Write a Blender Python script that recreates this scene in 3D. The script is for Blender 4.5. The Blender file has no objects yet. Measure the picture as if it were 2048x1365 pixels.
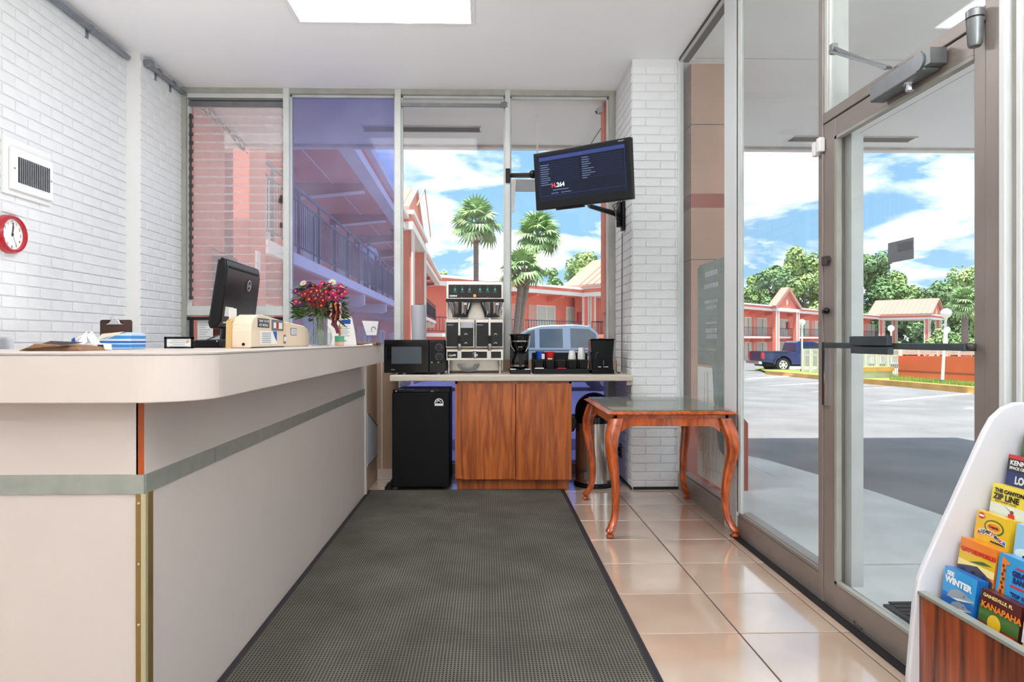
import bpy, bmesh, math, random
from mathutils import Vector, Matrix, Euler
random.seed(7)
sc = bpy.context.scene
COL = sc.collection
PI = math.pi

# ---------------------------------------------------------------- camera
F, CX, CY, TH, H = 1310.0, 1002.8, 681.0, 0.022, 1.15
cam = bpy.data.cameras.new('camera')
cam.sensor_width = 36.0
cam.lens = F / 2048 * 36.0
cam.shift_x = (1024 - CX) / 2048
cam.shift_y = (CY - 682.5) / 2048
cam.clip_start = 0.05
cam.clip_end = 1000
camo = bpy.data.objects.new('camera', cam)
COL.objects.link(camo)
camo.location = (0, 0, H)
camo.rotation_euler = (PI / 2, 0, -TH)
sc.camera = camo

# ---------------------------------------------------------------- view, sky, sun
sc.view_settings.view_transform = 'Standard'
sc.view_settings.look = 'None'
sc.view_settings.gamma = 1.0
sc.view_settings.use_curve_mapping = False
sc.view_settings.exposure = 1.03
SKY = 1.0
SUN = 4.0
LAMP = 11.0
FILL_REAR = 125.0  # power of the added lamp behind the camera
FILL_COUNTER = 6.0  # power of the added lamp hidden behind the counter

def S(r, g, b):
    f = lambda v: (v / 255 / 12.92) if v / 255 <= 0.04045 else ((v / 255 + 0.055) / 1.055) ** 2.4
    return (f(r), f(g), f(b), 1.0)

world = bpy.data.worlds.new('sky')
sc.world = world
world.use_nodes = True
nt = world.node_tree
nt.nodes.clear()
def N(t, kind, **kw):
    n = t.nodes.new(kind)
    for k, v in kw.items():
        setattr(n, k, v)
    return n
def ramp(t, stops, fac, interp='LINEAR'):
    n = N(t, 'ShaderNodeValToRGB')
    n.color_ramp.interpolation = interp
    el = n.color_ramp.elements
    while len(el) > 1:
        el.remove(el[-1])
    el[0].position, el[0].color = stops[0]
    for p, c in stops[1:]:
        e = el.new(p)
        e.color = c
    t.links.new(fac, n.inputs[0])
    return n.outputs[0]
def mathn(t, op, a, b=None, clamp=False):
    n = N(t, 'ShaderNodeMath', operation=op, use_clamp=clamp)
    for i, v in enumerate((a, b)):
        if v is None:
            continue
        if isinstance(v, (int, float)):
            n.inputs[i].default_value = v
        else:
            t.links.new(v, n.inputs[i])
    return n.outputs[0]
def mixc(t, fac, a, b):
    n = N(t, 'ShaderNodeMix', data_type='RGBA')
    for i, v in ((0, fac), (6, a), (7, b)):
        if isinstance(v, (int, float, tuple)):
            n.inputs[i].default_value = v
        else:
            t.links.new(v, n.inputs[i])
    return n.outputs[2]

tc = N(nt, 'ShaderNodeTexCoord')
sep = N(nt, 'ShaderNodeSeparateXYZ')
nt.links.new(tc.outputs['Generated'], sep.inputs[0])
zc = mathn(nt, 'MAXIMUM', sep.outputs[2], 0.0)
den = mathn(nt, 'ADD', zc, 0.22)
comb = N(nt, 'ShaderNodeCombineXYZ')
nt.links.new(mathn(nt, 'DIVIDE', sep.outputs[0], den), comb.inputs[0])
nt.links.new(mathn(nt, 'DIVIDE', sep.outputs[1], den), comb.inputs[1])
nt.links.new(mathn(nt, 'MULTIPLY', zc, 1.6), comb.inputs[2])
mp = N(nt, 'ShaderNodeMapping')
mp.inputs['Location'].default_value = (3.1, 1.15, 0.4)
nt.links.new(comb.outputs[0], mp.inputs[0])
n1 = N(nt, 'ShaderNodeTexNoise')
n1.inputs['Scale'].default_value = 2.1
n1.inputs['Detail'].default_value = 9
n1.inputs['Roughness'].default_value = 0.55
n1.inputs['Distortion'].default_value = 0.25
nt.links.new(mp.outputs[0], n1.inputs['Vector'])
n2 = N(nt, 'ShaderNodeTexNoise')
n2.inputs['Scale'].default_value = 3.6
n2.inputs['Detail'].default_value = 5
nt.links.new(mp.outputs[0], n2.inputs['Vector'])
blue = ramp(nt, [(0.0, S(150, 180, 202)), (0.12, S(124, 162, 192)), (0.35, S(112, 154, 190)), (1.0, S(80, 125, 180))], zc)
cover = ramp(nt, [(0.0, (0, 0, 0, 1)), (0.44, (0, 0, 0, 1)), (0.53, (1, 1, 1, 1)), (1.0, (1, 1, 1, 1))], n1.outputs['Fac'])
cloudc = ramp(nt, [(0.0, S(150, 168, 186)), (0.40, S(188, 200, 210)), (0.54, S(240, 244, 246)), (1.0, S(255, 255, 255))], n2.outputs['Fac'])
skyc = mixc(nt, cover, blue, cloudc)
below = mathn(nt, 'LESS_THAN', sep.outputs[2], -0.02)
skyc = mixc(nt, below, skyc, S(150, 155, 150))
bg = N(nt, 'ShaderNodeBackground')
bg.inputs[1].default_value = SKY
nt.links.new(skyc, bg.inputs[0])
wo = N(nt, 'ShaderNodeOutputWorld')
nt.links.new(bg.outputs[0], wo.inputs[0])

sun = bpy.data.lights.new('sun', 'SUN')
sun.energy = SUN
sun.angle = 0.012
sun.color = (1.0, 0.96, 0.9)
suno = bpy.data.objects.new('sun', sun)
COL.objects.link(suno)
SUNDIR = Vector((0.0, -0.26, 1.0)).normalized()          # towards the sun: near the zenith, a little behind the lobby
suno.rotation_euler = SUNDIR.to_track_quat('Z', 'Y').to_euler()
suno.location = (0, 0, 40)

# ---------------------------------------------------------------- aiming helpers (photograph pixel + one known coordinate -> point)
_c, _s = math.cos(TH), math.sin(TH)
def ray(px, py):
    dx = (px - CX) / F
    return Vector((_c * dx + _s, -_s * dx + _c, -(py - CY) / F))
def P(px, py, X=None, Y=None, Z=None):
    r = ray(px, py)
    t = X / r.x if X is not None else Y / r.y if Y is not None else (Z - H) / r.z
    return Vector((r.x * t, r.y * t, H + r.z * t))
SLOPE = 0.0165
def gz(y):
    return -0.1 - SLOPE * max(0.0, y - 8)
def G(px, py):
    r = ray(px, py)
    t = (-.1 + 8 * SLOPE - H) / (r.z + SLOPE * r.y)
    return Vector((r.x * t, r.y * t, H + r.z * t))

# ---------------------------------------------------------------- materials
MATS = {}
def mat(name, col, rough=0.5, metal=0.0, var=0.0, vscale=4.0, bump=0.0, bscale=40.0, coat=0.0, stretch=(1, 1, 1), col2=None, spec=0.5, vdetail=4, lo=0.35, hi=0.65, emit=0):
    m = bpy.data.materials.new(name)
    m.use_nodes = True
    t = m.node_tree
    b = t.nodes['Principled BSDF']
    b.inputs['Base Color'].default_value = col
    b.inputs['Roughness'].default_value = rough
    b.inputs['Metallic'].default_value = metal
    b.inputs['Specular IOR Level'].default_value = spec
    b.inputs['Coat Weight'].default_value = coat
    b.inputs['Coat Roughness'].default_value = 0.08
    if emit:
        b.inputs['Emission Color'].default_value = col
        b.inputs['Emission Strength'].default_value = emit
    co = N(t, 'ShaderNodeTexCoord')
    mp = N(t, 'ShaderNodeMapping')
    mp.inputs['Scale'].default_value = stretch
    t.links.new(co.outputs['Object'], mp.inputs[0])
    if var or col2:
        n = N(t, 'ShaderNodeTexNoise')
        n.inputs['Scale'].default_value = vscale
        n.inputs['Detail'].default_value = vdetail
        t.links.new(mp.outputs[0], n.inputs['Vector'])
        c2 = col2 or tuple(min(1, v * (1 - var)) for v in col[:3]) + (1,)
        c = ramp(t, [(lo, c2), (hi, col)], n.outputs['Fac'])
        t.links.new(c, b.inputs['Base Color'])
    if bump:
        n = N(t, 'ShaderNodeTexNoise')
        n.inputs['Scale'].default_value = bscale
        n.inputs['Detail'].default_value = 5
        t.links.new(mp.outputs[0], n.inputs['Vector'])
        bn = N(t, 'ShaderNodeBump')
        bn.inputs['Strength'].default_value = bump
        bn.inputs['Distance'].default_value = 0.01
        t.links.new(n.outputs['Fac'], bn.inputs['Height'])
        t.links.new(bn.outputs[0], b.inputs['Normal'])
    MATS[name] = m
    return m
def glass(name, tint, haze=0.0, hazecol=(0.8, 0.8, 0.8, 1), ior=1.16):
    m = bpy.data.materials.new(name)
    m.use_nodes = True
    t = m.node_tree
    t.nodes.clear()
    tr = N(t, 'ShaderNodeBsdfTransparent')
    tr.inputs[0].default_value = tint
    gl = N(t, 'ShaderNodeBsdfGlossy')
    gl.inputs['Roughness'].default_value = 0.02
    fr = N(t, 'ShaderNodeFresnel')
    gb = N(t, 'ShaderNodeNewGeometry')              # a pane reflects alike from its two faces
    t.links.new(mathn(t, 'ADD', mathn(t, 'MULTIPLY', gb.outputs['Backfacing'], 1 / ior - ior), ior), fr.inputs[0])
    mx = N(t, 'ShaderNodeMixShader')
    t.links.new(fr.outputs[0], mx.inputs[0])
    t.links.new(tr.outputs[0], mx.inputs[1])
    t.links.new(gl.outputs[0], mx.inputs[2])
    last = mx
    if haze:
        df = N(t, 'ShaderNodeBsdfDiffuse')
        df.inputs[0].default_value = hazecol
        co = N(t, 'ShaderNodeTexCoord')
        n = N(t, 'ShaderNodeTexNoise')
        n.inputs['Scale'].default_value = 3.0
        n.inputs['Detail'].default_value = 6
        t.links.new(co.outputs['Object'], n.inputs['Vector'])
        f = mathn(t, 'MULTIPLY', n.outputs['Fac'], haze * 2)
        m2 = N(t, 'ShaderNodeMixShader')
        t.links.new(f, m2.inputs[0])
        t.links.new(mx.outputs[0], m2.inputs[1])
        t.links.new(df.outputs[0], m2.inputs[2])
        last = m2
    o = N(t, 'ShaderNodeOutputMaterial')
    t.links.new(last.outputs[0], o.inputs[0])
    MATS[name] = m
    return m
def wood(name, c1, c2, rough=0.35, scale=(9, 9, 0.9), dist=5.0, coat=0.3, wscale=1.0, grain=60):
    m = bpy.data.materials.new(name)
    m.use_nodes = True
    t = m.node_tree
    b = t.nodes['Principled BSDF']
    b.inputs['Roughness'].default_value = rough
    b.inputs['Coat Weight'].default_value = coat
    b.inputs['Coat Roughness'].default_value = 0.15
    co = N(t, 'ShaderNodeTexCoord')
    mp = N(t, 'ShaderNodeMapping')
    mp.inputs['Scale'].default_value = scale
    t.links.new(co.outputs['Object'], mp.inputs[0])
    w = N(t, 'ShaderNodeTexNoise')
    w.inputs['Scale'].default_value = wscale * 0.8
    w.inputs['Detail'].default_value = 2
    w.inputs['Distortion'].default_value = 0.6
    t.links.new(mp.outputs[0], w.inputs['Vector'])
    rings = mathn(t, 'PINGPONG', mathn(t, 'MULTIPLY', w.outputs['Fac'], dist * 2.2), 1.0)
    n = N(t, 'ShaderNodeTexNoise')
    n.inputs['Scale'].default_value = grain / 9
    n.inputs['Detail'].default_value = 5
    t.links.new(mp.outputs[0], n.inputs['Vector'])
    f = mathn(t, 'ADD', mathn(t, 'MULTIPLY', rings, 0.45), mathn(t, 'MULTIPLY', n.outputs['Fac'], 0.6))
    c = ramp(t, [(0.2, c2), (0.75, c1)], f)
    t.links.new(c, b.inputs['Base Color'])
    MATS[name] = m
    return m

mat('white_brick', S(229, 231, 231), 0.55, var=0.05, vscale=6, bump=0.25, bscale=90)
mat('brick_joint', S(221, 223, 223), 0.8, var=0.04, vscale=8)
mat('white_plaster', S(251, 251, 251), 0.7, var=0.03, vscale=1.5, bump=0.12, bscale=30)
mat('white_wall', S(232, 232, 230), 0.6)
mat('grout', S(66, 58, 56), 0.8)
mat('tile', S(206, 184, 165), 0.14, coat=1.0, var=0.0, vscale=2.2, bump=0.14, bscale=9, col2=S(190, 164, 142), lo=0.3, hi=0.7)
MATS['tile'].node_tree.nodes['Principled BSDF'].inputs['Coat IOR'].default_value = 1.9
mat('frame_white', S(206, 209, 205), 0.45, var=0.12, vscale=5)
mat('frame_grey', S(166, 166, 156), 0.45, var=0.15, vscale=8)
mat('post_white', S(222, 226, 226), 0.4, var=0.05, vscale=3)
mat('bronze_metal', S(152, 142, 135), 0.42, metal=0.3, var=0.12, vscale=5)
mat('bronze_dark', S(76, 70, 68), 0.5, metal=0.3)
mat('dark_gap', S(24, 22, 24), 0.7)
mat('steel_grey', S(128, 132, 134), 0.38, metal=0.6, var=0.15, vscale=12)
mat('push_bar', S(74, 84, 88), 0.45, metal=0.3, var=0.25, vscale=10)
mat('galvanised', S(150, 156, 162), 0.4, metal=0.7, var=0.2, vscale=14)
mat('laminate', S(212, 199, 190), 0.42, var=0.045, vscale=2.0, bump=0.03, bscale=200)
mat('laminate_tan', S(182, 152, 126), 0.5, var=0.08, vscale=3)
mat('strip_metal', S(168, 172, 162), 0.45, metal=0.45, var=0.12, vscale=20)
mat('orange_edge', S(178, 78, 22), 0.4, var=0.2, vscale=30)
mat('brass', S(150, 122, 72), 0.4, metal=0.6, var=0.15, vscale=10)
mat('brass_light', S(196, 186, 150), 0.4, metal=0.4)
mat('black_plastic', S(9, 9, 11), 0.35, spec=0.3)
mat('black_gloss', S(6, 6, 8), 0.12, spec=0.4)
mat('black_matt', S(8, 8, 10), 0.5, var=0.2, vscale=30, bump=0.1, bscale=300, spec=0.25)
mat('black_soft', S(15, 16, 19), 0.6, spec=0.3)
mat('dark_grey', S(64, 66, 70), 0.5)
mat('mid_grey', S(112, 116, 120), 0.5)
mat('light_grey', S(176, 178, 184), 0.5)
mat('white', S(240, 240, 240), 0.45)
mat('paper', S(236, 236, 232), 0.7, var=0.03, vscale=6)
mat('ink', S(40, 42, 48), 0.6)
mat('ink_grey', S(120, 128, 140), 0.6)
mat('stainless', S(206, 202, 196), 0.16, metal=0.95, var=0.08, vscale=8)
mat('stainless_brushed', S(196, 190, 180), 0.3, metal=0.9, var=0.1, vscale=6, stretch=(1, 1, 20))
mat('chrome', S(220, 222, 226), 0.12, metal=1.0)
mat('rack_white', S(212, 212, 216), 0.4, var=0.04, vscale=3)
mat('shelf_top', S(206, 196, 180), 0.4, var=0.04, vscale=4)
wood('cabinet_wood', S(196, 106, 42), S(136, 62, 20), 0.35, (17, 17, 1.2), 4.0)
wood('cabinet_frame_wood', S(190, 102, 42), S(132, 62, 22), 0.4, (14, 14, 1.0), 3.0)
wood('table_wood', S(206, 94, 28), S(140, 54, 14), 0.22, (10, 10, 3), 5, coat=0.6)
wood('rack_wood', S(172, 78, 34), S(50, 18, 12), 0.25, (14, 14, 0.7), 4.0, coat=0.5)
glass('clear_glass', (0.97, 0.985, 0.98, 1), haze=0.012)
glass('door_glass', (0.965, 0.98, 0.98, 1), haze=0.018)
glass('film_glass', (0.62, 0.65, 0.88, 1), haze=0.10, hazecol=(0.78, 0.76, 0.92, 1))  # haze adds a pale veil that lifts the dark view behind
glass('film_glass_strong', (0.5, 0.54, 0.9, 1), haze=0.22, hazecol=(0.72, 0.78, 0.96, 1))  # haze stands for pale reflections and the wrinkled film
glass('louvre_glass', (0.98, 0.96, 0.96, 1), haze=0.24, hazecol=(0.9, 0.86, 0.88, 1))  # haze stands for dirty glass and a pale reflection on it
glass('louvre_edge', (0.9, 0.9, 0.9, 1), haze=0.4, hazecol=(0.95, 0.93, 0.95, 1))
glass('green_glass', (0.80, 0.90, 0.87, 1), haze=0.08, hazecol=(0.62, 0.72, 0.7, 1))
glass('vase_glass', (0.93, 0.96, 0.96, 1), haze=0.05, hazecol=(0.85, 0.9, 0.92, 1), ior=1.5)
glass('poster_film', (0.55, 0.62, 0.6, 1), haze=0.36, hazecol=(0.40, 0.47, 0.46, 1))
glass('pot_glass', (0.55, 0.55, 0.55, 1), ior=1.6)
glass('car_glass', (0.42, 0.45, 0.47, 1), ior=1.9)
mat('red_gloss', S(176, 22, 36), 0.2, coat=0.5)
mat('red', S(196, 26, 32), 0.4)
mat('blue', S(30, 80, 176), 0.4)
mat('sky_blue', S(66, 150, 214), 0.45)
mat('cup_white', S(236, 236, 232), 0.5)
mat('mat_border', S(34, 32, 38), 0.55)
mat('salmon', S(240, 146, 124), 0.75, var=0.08, vscale=1.2)
mat('salmon_deep', S(250, 140, 116), 0.75, var=0.1, vscale=1.2)
mat('brick_red', S(112, 36, 34), 0.8, var=0.2, vscale=9)
mat('stucco_tan', S(204, 160, 138), 0.85, var=0.14, vscale=3, bump=0.3, bscale=120)
mat('stucco_red', S(176, 92, 78), 0.85, var=0.15, vscale=5, bump=0.2, bscale=90)
mat('trim_white', S(244, 236, 230), 0.6, var=0.04, vscale=2)
mat('canopy_white', S(250, 249, 246), 0.75, var=0.07, vscale=0.7, bump=0.1, bscale=12, vdetail=7)
mat('canopy_edge', S(206, 198, 190), 0.7, var=0.25, vscale=4, vdetail=8)
mat('asphalt', S(140, 139, 139), 0.85, var=0.28, vscale=0.9, bump=0.3, bscale=60, vdetail=9)
mat('concrete', S(222, 224, 222), 0.8, var=0.2, vscale=2.0, bump=0.15, bscale=50, vdetail=8)
mat('line_paint', S(250, 250, 250), 0.7, var=0.1, vscale=2)
mat('kerb_yellow', S(226, 176, 96), 0.7, var=0.25, vscale=2.0)
mat('grass', S(160, 182, 84), 0.9, var=0.4, vscale=1.5)
mat('leaf_green', S(162, 192, 116), 0.6, col2=S(98, 138, 80), vscale=0.35)
mat('leaf_light', S(188, 208, 132), 0.6, col2=S(122, 160, 94), vscale=0.35)
mat('leaf_dark', S(140, 174, 112), 0.6, col2=S(86, 124, 78), vscale=0.35)
mat('palm_green', S(176, 200, 142), 0.5, col2=S(126, 164, 98), vscale=1.0)
mat('palm_yellow', S(190, 188, 72), 0.6)
mat('bark', S(150, 132, 120), 0.9, var=0.35, vscale=6, stretch=(1, 1, 4), bump=0.5, bscale=20)
mat('boot', S(150, 116, 96), 0.9, var=0.35, vscale=8)
mat('rail_iron', S(56, 56, 74), 0.5)
mat('curtain', S(214, 220, 204), 0.7, var=0.12, vscale=2.5, stretch=(6, 6, 0.2))
mat('room_door', S(226, 172, 156), 0.6)
mat('roof_metal', S(206, 148, 132), 0.5, var=0.06, vscale=2)
mat('window_dark', S(70, 78, 84), 0.15)
mat('wall_orange', S(255, 118, 80), 0.75, var=0.14, vscale=1.0, vdetail=8)
mat('truck_blue', S(18, 42, 96), 0.2, metal=0.3, coat=0.8)
mat('truck_silver', S(116, 130, 152), 0.22, metal=0.45, coat=0.8)
mat('tyre', S(30, 30, 32), 0.8)
mat('lamp_globe', S(248, 246, 244), 0.35)
mat('cream_board', S(232, 212, 186), 0.45, var=0.03, vscale=4)
mat('cream_dark', S(206, 170, 110), 0.5)
mat('kraft', S(150, 110, 78), 0.8, var=0.25, vscale=14)
mat('clip_brown', S(48, 25, 17), 0.5, var=0.2, vscale=14)
mat('flower_pink', S(206, 40, 128), 0.6, var=0.25, vscale=60)
mat('flower_crimson', S(164, 22, 62), 0.6, var=0.3, vscale=60)
mat('flower_purple', S(128, 32, 128), 0.6, var=0.25, vscale=60)
mat('flower_pale', S(226, 214, 196), 0.6)
mat('flower_centre', S(222, 160, 40), 0.7)
mat('leaf_bouquet', S(70, 104, 40), 0.5, col2=S(34, 58, 24), vscale=24)
mat('stem', S(120, 142, 66), 0.5)
mat('ribbon_plum', S(104, 24, 58), 0.45, var=0.2, vscale=40)
mat('ribbon_stripe', S(226, 190, 150), 0.5)
mat('mint', S(96, 176, 142), 0.5)
mat('peach', S(236, 192, 156), 0.6)
mat('twig', S(214, 130, 70), 0.7, var=0.3, vscale=50)
mat('skin', S(120, 82, 62), 0.6)
mat('shirt_blue', S(190, 204, 226), 0.7)
mat('trousers', S(40, 44, 66), 0.7)
mat('hair', S(26, 22, 22), 0.7)
mat('led_green', S(40, 140, 112), 0.4, emit=0.25)
mat('led_orange', S(240, 110, 50), 0.4, emit=0.9)
mat('screen_navy', S(8, 14, 32), 0.15, emit=0.3, spec=0.3)
mat('screen_line', S(70, 84, 112), 0.3, emit=0.35)
mat('screen_blue', S(26, 44, 96), 0.3, emit=0.35)
mat('screen_white', S(170, 174, 184), 0.3, emit=0.7)
mat('screen_red', S(190, 50, 56), 0.3, emit=0.7)
mat('diffuser_light', S(246, 246, 250), 0.4, emit=LAMP)
mat('rubber', S(44, 44, 46), 0.7, var=0.3, vscale=40, bump=0.4, bscale=60)
# brochure inks
for nm, c in dict(b_yellow=(236, 214, 70), b_gold=(232, 190, 40), b_orange=(232, 130, 40), b_blue=(34, 110, 190), b_navy=(28, 44, 112), b_sky=(150, 200, 226), b_cyan=(52, 156, 216),
                  b_black=(22, 20, 24), b_red=(206, 36, 36), b_green=(70, 110, 50), b_maroon=(84, 30, 30), b_grey=(150, 160, 170), b_pale=(214, 226, 220), b_rock=(70, 66, 74), b_cream=(250, 226, 150), b_brown=(110, 62, 34), b_lime=(120, 150, 60)).items():
    mat(nm, S(*c), 0.28, coat=0.3)

# patterned materials
def weave_material():
    m = bpy.data.materials.new('mat_weave')
    m.use_nodes = True
    t = m.node_tree
    b = t.nodes['Principled BSDF']
    b.inputs['Roughness'].default_value = 0.9
    co = N(t, 'ShaderNodeTexCoord')
    sp = N(t, 'ShaderNodeSeparateXYZ')
    t.links.new(co.outputs['Object'], sp.inputs[0])
    p = 0.0125
    fx = mathn(t, 'FRACT', mathn(t, 'DIVIDE', sp.outputs[0], p))
    fy = mathn(t, 'FRACT', mathn(t, 'DIVIDE', sp.outputs[1], p * 1.1))
    dot = mathn(t, 'MULTIPLY', mathn(t, 'GREATER_THAN', fx, 0.42), mathn(t, 'GREATER_THAN', fy, 0.38))
    n = N(t, 'ShaderNodeTexNoise')
    n.inputs['Scale'].default_value = 3.0
    n.inputs['Detail'].default_value = 6
    t.links.new(co.outputs['Object'], n.inputs['Vector'])
    light = ramp(t, [(0.3, S(80, 76, 65)), (0.7, S(108, 106, 94))], n.outputs['Fac'])
    dark = ramp(t, [(0.3, S(8, 8, 8)), (0.7, S(14, 15, 15))], n.outputs['Fac'])
    t.links.new(mixc(t, dot, light, dark), b.inputs['Base Color'])
    bn = N(t, 'ShaderNodeBump')
    bn.inputs['Strength'].default_value = 0.5
    bn.inputs['Distance'].default_value = 0.004
    t.links.new(mathn(t, 'SUBTRACT', 1.0, dot), bn.inputs['Height'])
    t.links.new(bn.outputs[0], b.inputs['Normal'])
    MATS['mat_weave'] = m
weave_material()
def band_material(name, pairs, axis=2, rough=0.4):
    """printed stripes along one object axis: flat print"""
    m = bpy.data.materials.new(name)
    m.use_nodes = True
    t = m.node_tree
    b = t.nodes['Principled BSDF']
    b.inputs['Roughness'].default_value = rough
    co = N(t, 'ShaderNodeTexCoord')
    sp = N(t, 'ShaderNodeSeparateXYZ')
    t.links.new(co.outputs['Generated'], sp.inputs[0])
    c = ramp(t, pairs, sp.outputs[axis], 'CONSTANT')
    t.links.new(c, b.inputs['Base Color'])
    MATS[name] = m
band_material('tissue_stripes', [(0, S(150, 186, 220)), (.12, S(60, 130, 200)), (.3, S(200, 220, 236)), (.36, S(40, 104, 186)), (.5, S(220, 230, 236)), (.56, S(180, 204, 222)), (.62, S(60, 140, 206)), (.8, S(206, 222, 236)), (.9, S(170, 200, 230))])
band_material('ribbon_print', [(0, S(104, 24, 58)), (.2, S(230, 196, 160)), (.3, S(60, 18, 36)), (.45, S(220, 120, 70)), (.55, S(80, 20, 46)), (.7, S(230, 210, 200)), (.8, S(90, 22, 50))], 0)

# ---------------------------------------------------------------- mesh builder
class MB:
    """collects simple shapes; build() links them as ONE mesh object under a parent (coordinates given in world unless local=True)"""
    def __init__(self, root=None, local=False):
        self.v, self.f, self.m = [], [], []
        self.off = Vector((0, 0, 0)) if (root is None or local) else Vector(root.location)
        self.root = root
        self.mi = 0
    def add(self, vs, fs):
        n = len(self.v)
        self.v += [Vector(p) for p in vs]
        self.f += [tuple(n + i for i in q) for q in fs]
        self.m += [self.mi] * len(fs)
        return self
    def box(self, x0, x1, y0, y1, z0, z1):
        return self.add([(x0, y0, z0), (x1, y0, z0), (x1, y1, z0), (x0, y1, z0), (x0, y0, z1), (x1, y0, z1), (x1, y1, z1), (x0, y1, z1)],
                        [(3, 2, 1, 0), (4, 5, 6, 7), (0, 1, 5, 4), (1, 2, 6, 5), (2, 3, 7, 6), (3, 0, 4, 7)])
    def obox(self, c, dx, dy, dz):
        """box from centre and three half-axis vectors"""
        c, dx, dy, dz = Vector(c), Vector(dx), Vector(dy), Vector(dz)
        vs = [c + dx * a + dy * b + dz * e for e in (-1, 1) for a, b in ((-1, -1), (1, -1), (1, 1), (-1, 1))]
        return self.add(vs, [(3, 2, 1, 0), (4, 5, 6, 7), (0, 1, 5, 4), (1, 2, 6, 5), (2, 3, 7, 6), (3, 0, 4, 7)])
    def bar(self, p, q, w, h=None, up=(0, 0, 1)):
        p, q = Vector(p), Vector(q)
        d = (q - p)
        u = Vector(up)
        s = d.cross(u)
        if s.length < 1e-6:
            s = d.cross(Vector((1, 0, 0)))
        s.normalize()
        u = s.cross(d).normalized()
        return self.obox((p + q) / 2, d / 2, s * w / 2, u * (h or w) / 2)
    def tube(self, pts, rs, n=10, caps=True):
        pts = [Vector(p) for p in pts]
        if not isinstance(rs, (list, tuple)):
            rs = [rs] * len(pts)
        vs, fs = [], []
        ref = None
        for i, p in enumerate(pts):
            d = (pts[min(i + 1, len(pts) - 1)] - pts[max(i - 1, 0)])
            d = d.normalized() if d.length > 1e-9 else Vector((0, 0, 1))
            if ref is None:
                ref = d.orthogonal().normalized()
            ref = (ref - d * ref.dot(d))
            ref = ref.normalized() if ref.length > 1e-6 else d.orthogonal().normalized()
            s = d.cross(ref)
            for k in range(n):
                a = 2 * PI * k / n
                vs.append(p + (ref * math.cos(a) + s * math.sin(a)) * rs[i])
        for i in range(len(pts) - 1):
            for k in range(n):
                a, b = i * n + k, i * n + (k + 1) % n
                fs.append((a, b, b + n, a + n))
        if caps:
            fs.append(tuple(range(n - 1, -1, -1)))
            fs.append(tuple((len(pts) - 1) * n + k for k in range(n)))
        return self.add(vs, fs)
    def lathe(self, prof, c=(0, 0, 0), n=24, sx=1, sy=1):
        """profile of (radius, z) turned about the vertical through c"""
        c = Vector(c)
        vs, fs = [], []
        for r, z in prof:
            for k in range(n):
                a = 2 * PI * k / n
                vs.append(c + Vector((r * sx * math.cos(a), r * sy * math.sin(a), z)))
        for i in range(len(prof) - 1):
            for k in range(n):
                a, b = i * n + k, i * n + (k + 1) % n
                fs.append((a, b, b + n, a + n))
        if prof[0][0] > 1e-4:
            fs.append(tuple(range(n - 1, -1, -1)))
        if prof[-1][0] > 1e-4:
            fs.append(tuple((len(prof) - 1) * n + k for k in range(n)))
        return self.add(vs, fs)
    def prism(self, poly, a, b, axis='y'):
        """2D outline swept between a and b along an axis; outline in the other two axes"""
        def pt(u, v, w):
            return (w, u, v) if axis == 'x' else (u, w, v) if axis == 'y' else (u, v, w)
        n = len(poly)
        vs = [pt(u, v, a) for u, v in poly] + [pt(u, v, b) for u, v in poly]
        fs = [tuple(range(n)), tuple(range(2 * n - 1, n - 1, -1))]
        fs += [(i, i + n, (i + 1) % n + n, (i + 1) % n) for i in range(n)]
        return self.add(vs, fs)
    def ball(self, c, r, n=12, m=8, sz=1.0):
        prof = [(max(1e-5, r * math.sin(PI * i / m)), -r * sz * math.cos(PI * i / m)) for i in range(m + 1)]
        return self.lathe(prof, c, n)
    def xf(self, M):
        self.v = [M @ p for p in self.v]
        return self
    def build(self, name, mats, parent='root', smooth=False, bev=0.0, kind=None, seg=2):
        me = bpy.data.meshes.new(name)
        me.from_pydata([p - self.off for p in self.v], [], self.f)
        if isinstance(mats, str):
            mats = [mats]
        for m in mats:
            me.materials.append(MATS[m])
        if len(mats) > 1:
            me.polygons.foreach_set('material_index', self.m)
        bm = bmesh.new()
        bm.from_mesh(me)
        bmesh.ops.recalc_face_normals(bm, faces=bm.faces)
        bm.to_mesh(me)
        bm.free()
        if smooth:
            me.polygons.foreach_set('use_smooth', [True] * len(me.polygons))
            me.set_sharp_from_angle(angle=math.radians(40))
        o = bpy.data.objects.new(name, me)
        COL.objects.link(o)
        par = self.root if parent == 'root' else parent
        if par is not None:
            o.parent = par
        if bev:
            md = o.modifiers.new('bevel', 'BEVEL')
            md.width, md.segments, md.limit_method = bev, seg, 'ANGLE'
            md.angle_limit = math.radians(40)
        if kind:
            o['kind'] = kind
        return o

def thing(name, label, cat, loc=(0, 0, 0), rotz=0.0, group=None):
    o = bpy.data.objects.new(name, None)
    COL.objects.link(o)
    o.location = loc
    o.rotation_euler = (0, 0, rotz)
    o['label'], o['category'] = label, cat
    if group:
        o['group'] = group
    o.empty_display_size = 0.1
    return o
def box(root, name, m, x0, x1, y0, y1, z0, z1, bev=0.0, parent='root', local=False, kind=None):
    return MB(root, local).box(x0, x1, y0, y1, z0, z1).build(name, m, parent, bev=bev, kind=kind)
def struct(mb, name, m, **kw):
    return mb.build(name, m, None, kind='structure', **kw)
def copy_tree(o, parent=None):
    c = o.copy()
    COL.objects.link(c)
    if parent is not None:
        c.parent = parent
    for ch in list(o.children):
        copy_tree(ch, c)
    return c
def dup(o, loc, rotz=None, label=None, group=None):
    c = copy_tree(o)
    c.location = loc
    if rotz is not None:
        c.rotation_euler = (0, 0, rotz)
    if label:
        c['label'] = label
    if group:
        c['group'] = group
    return c
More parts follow.
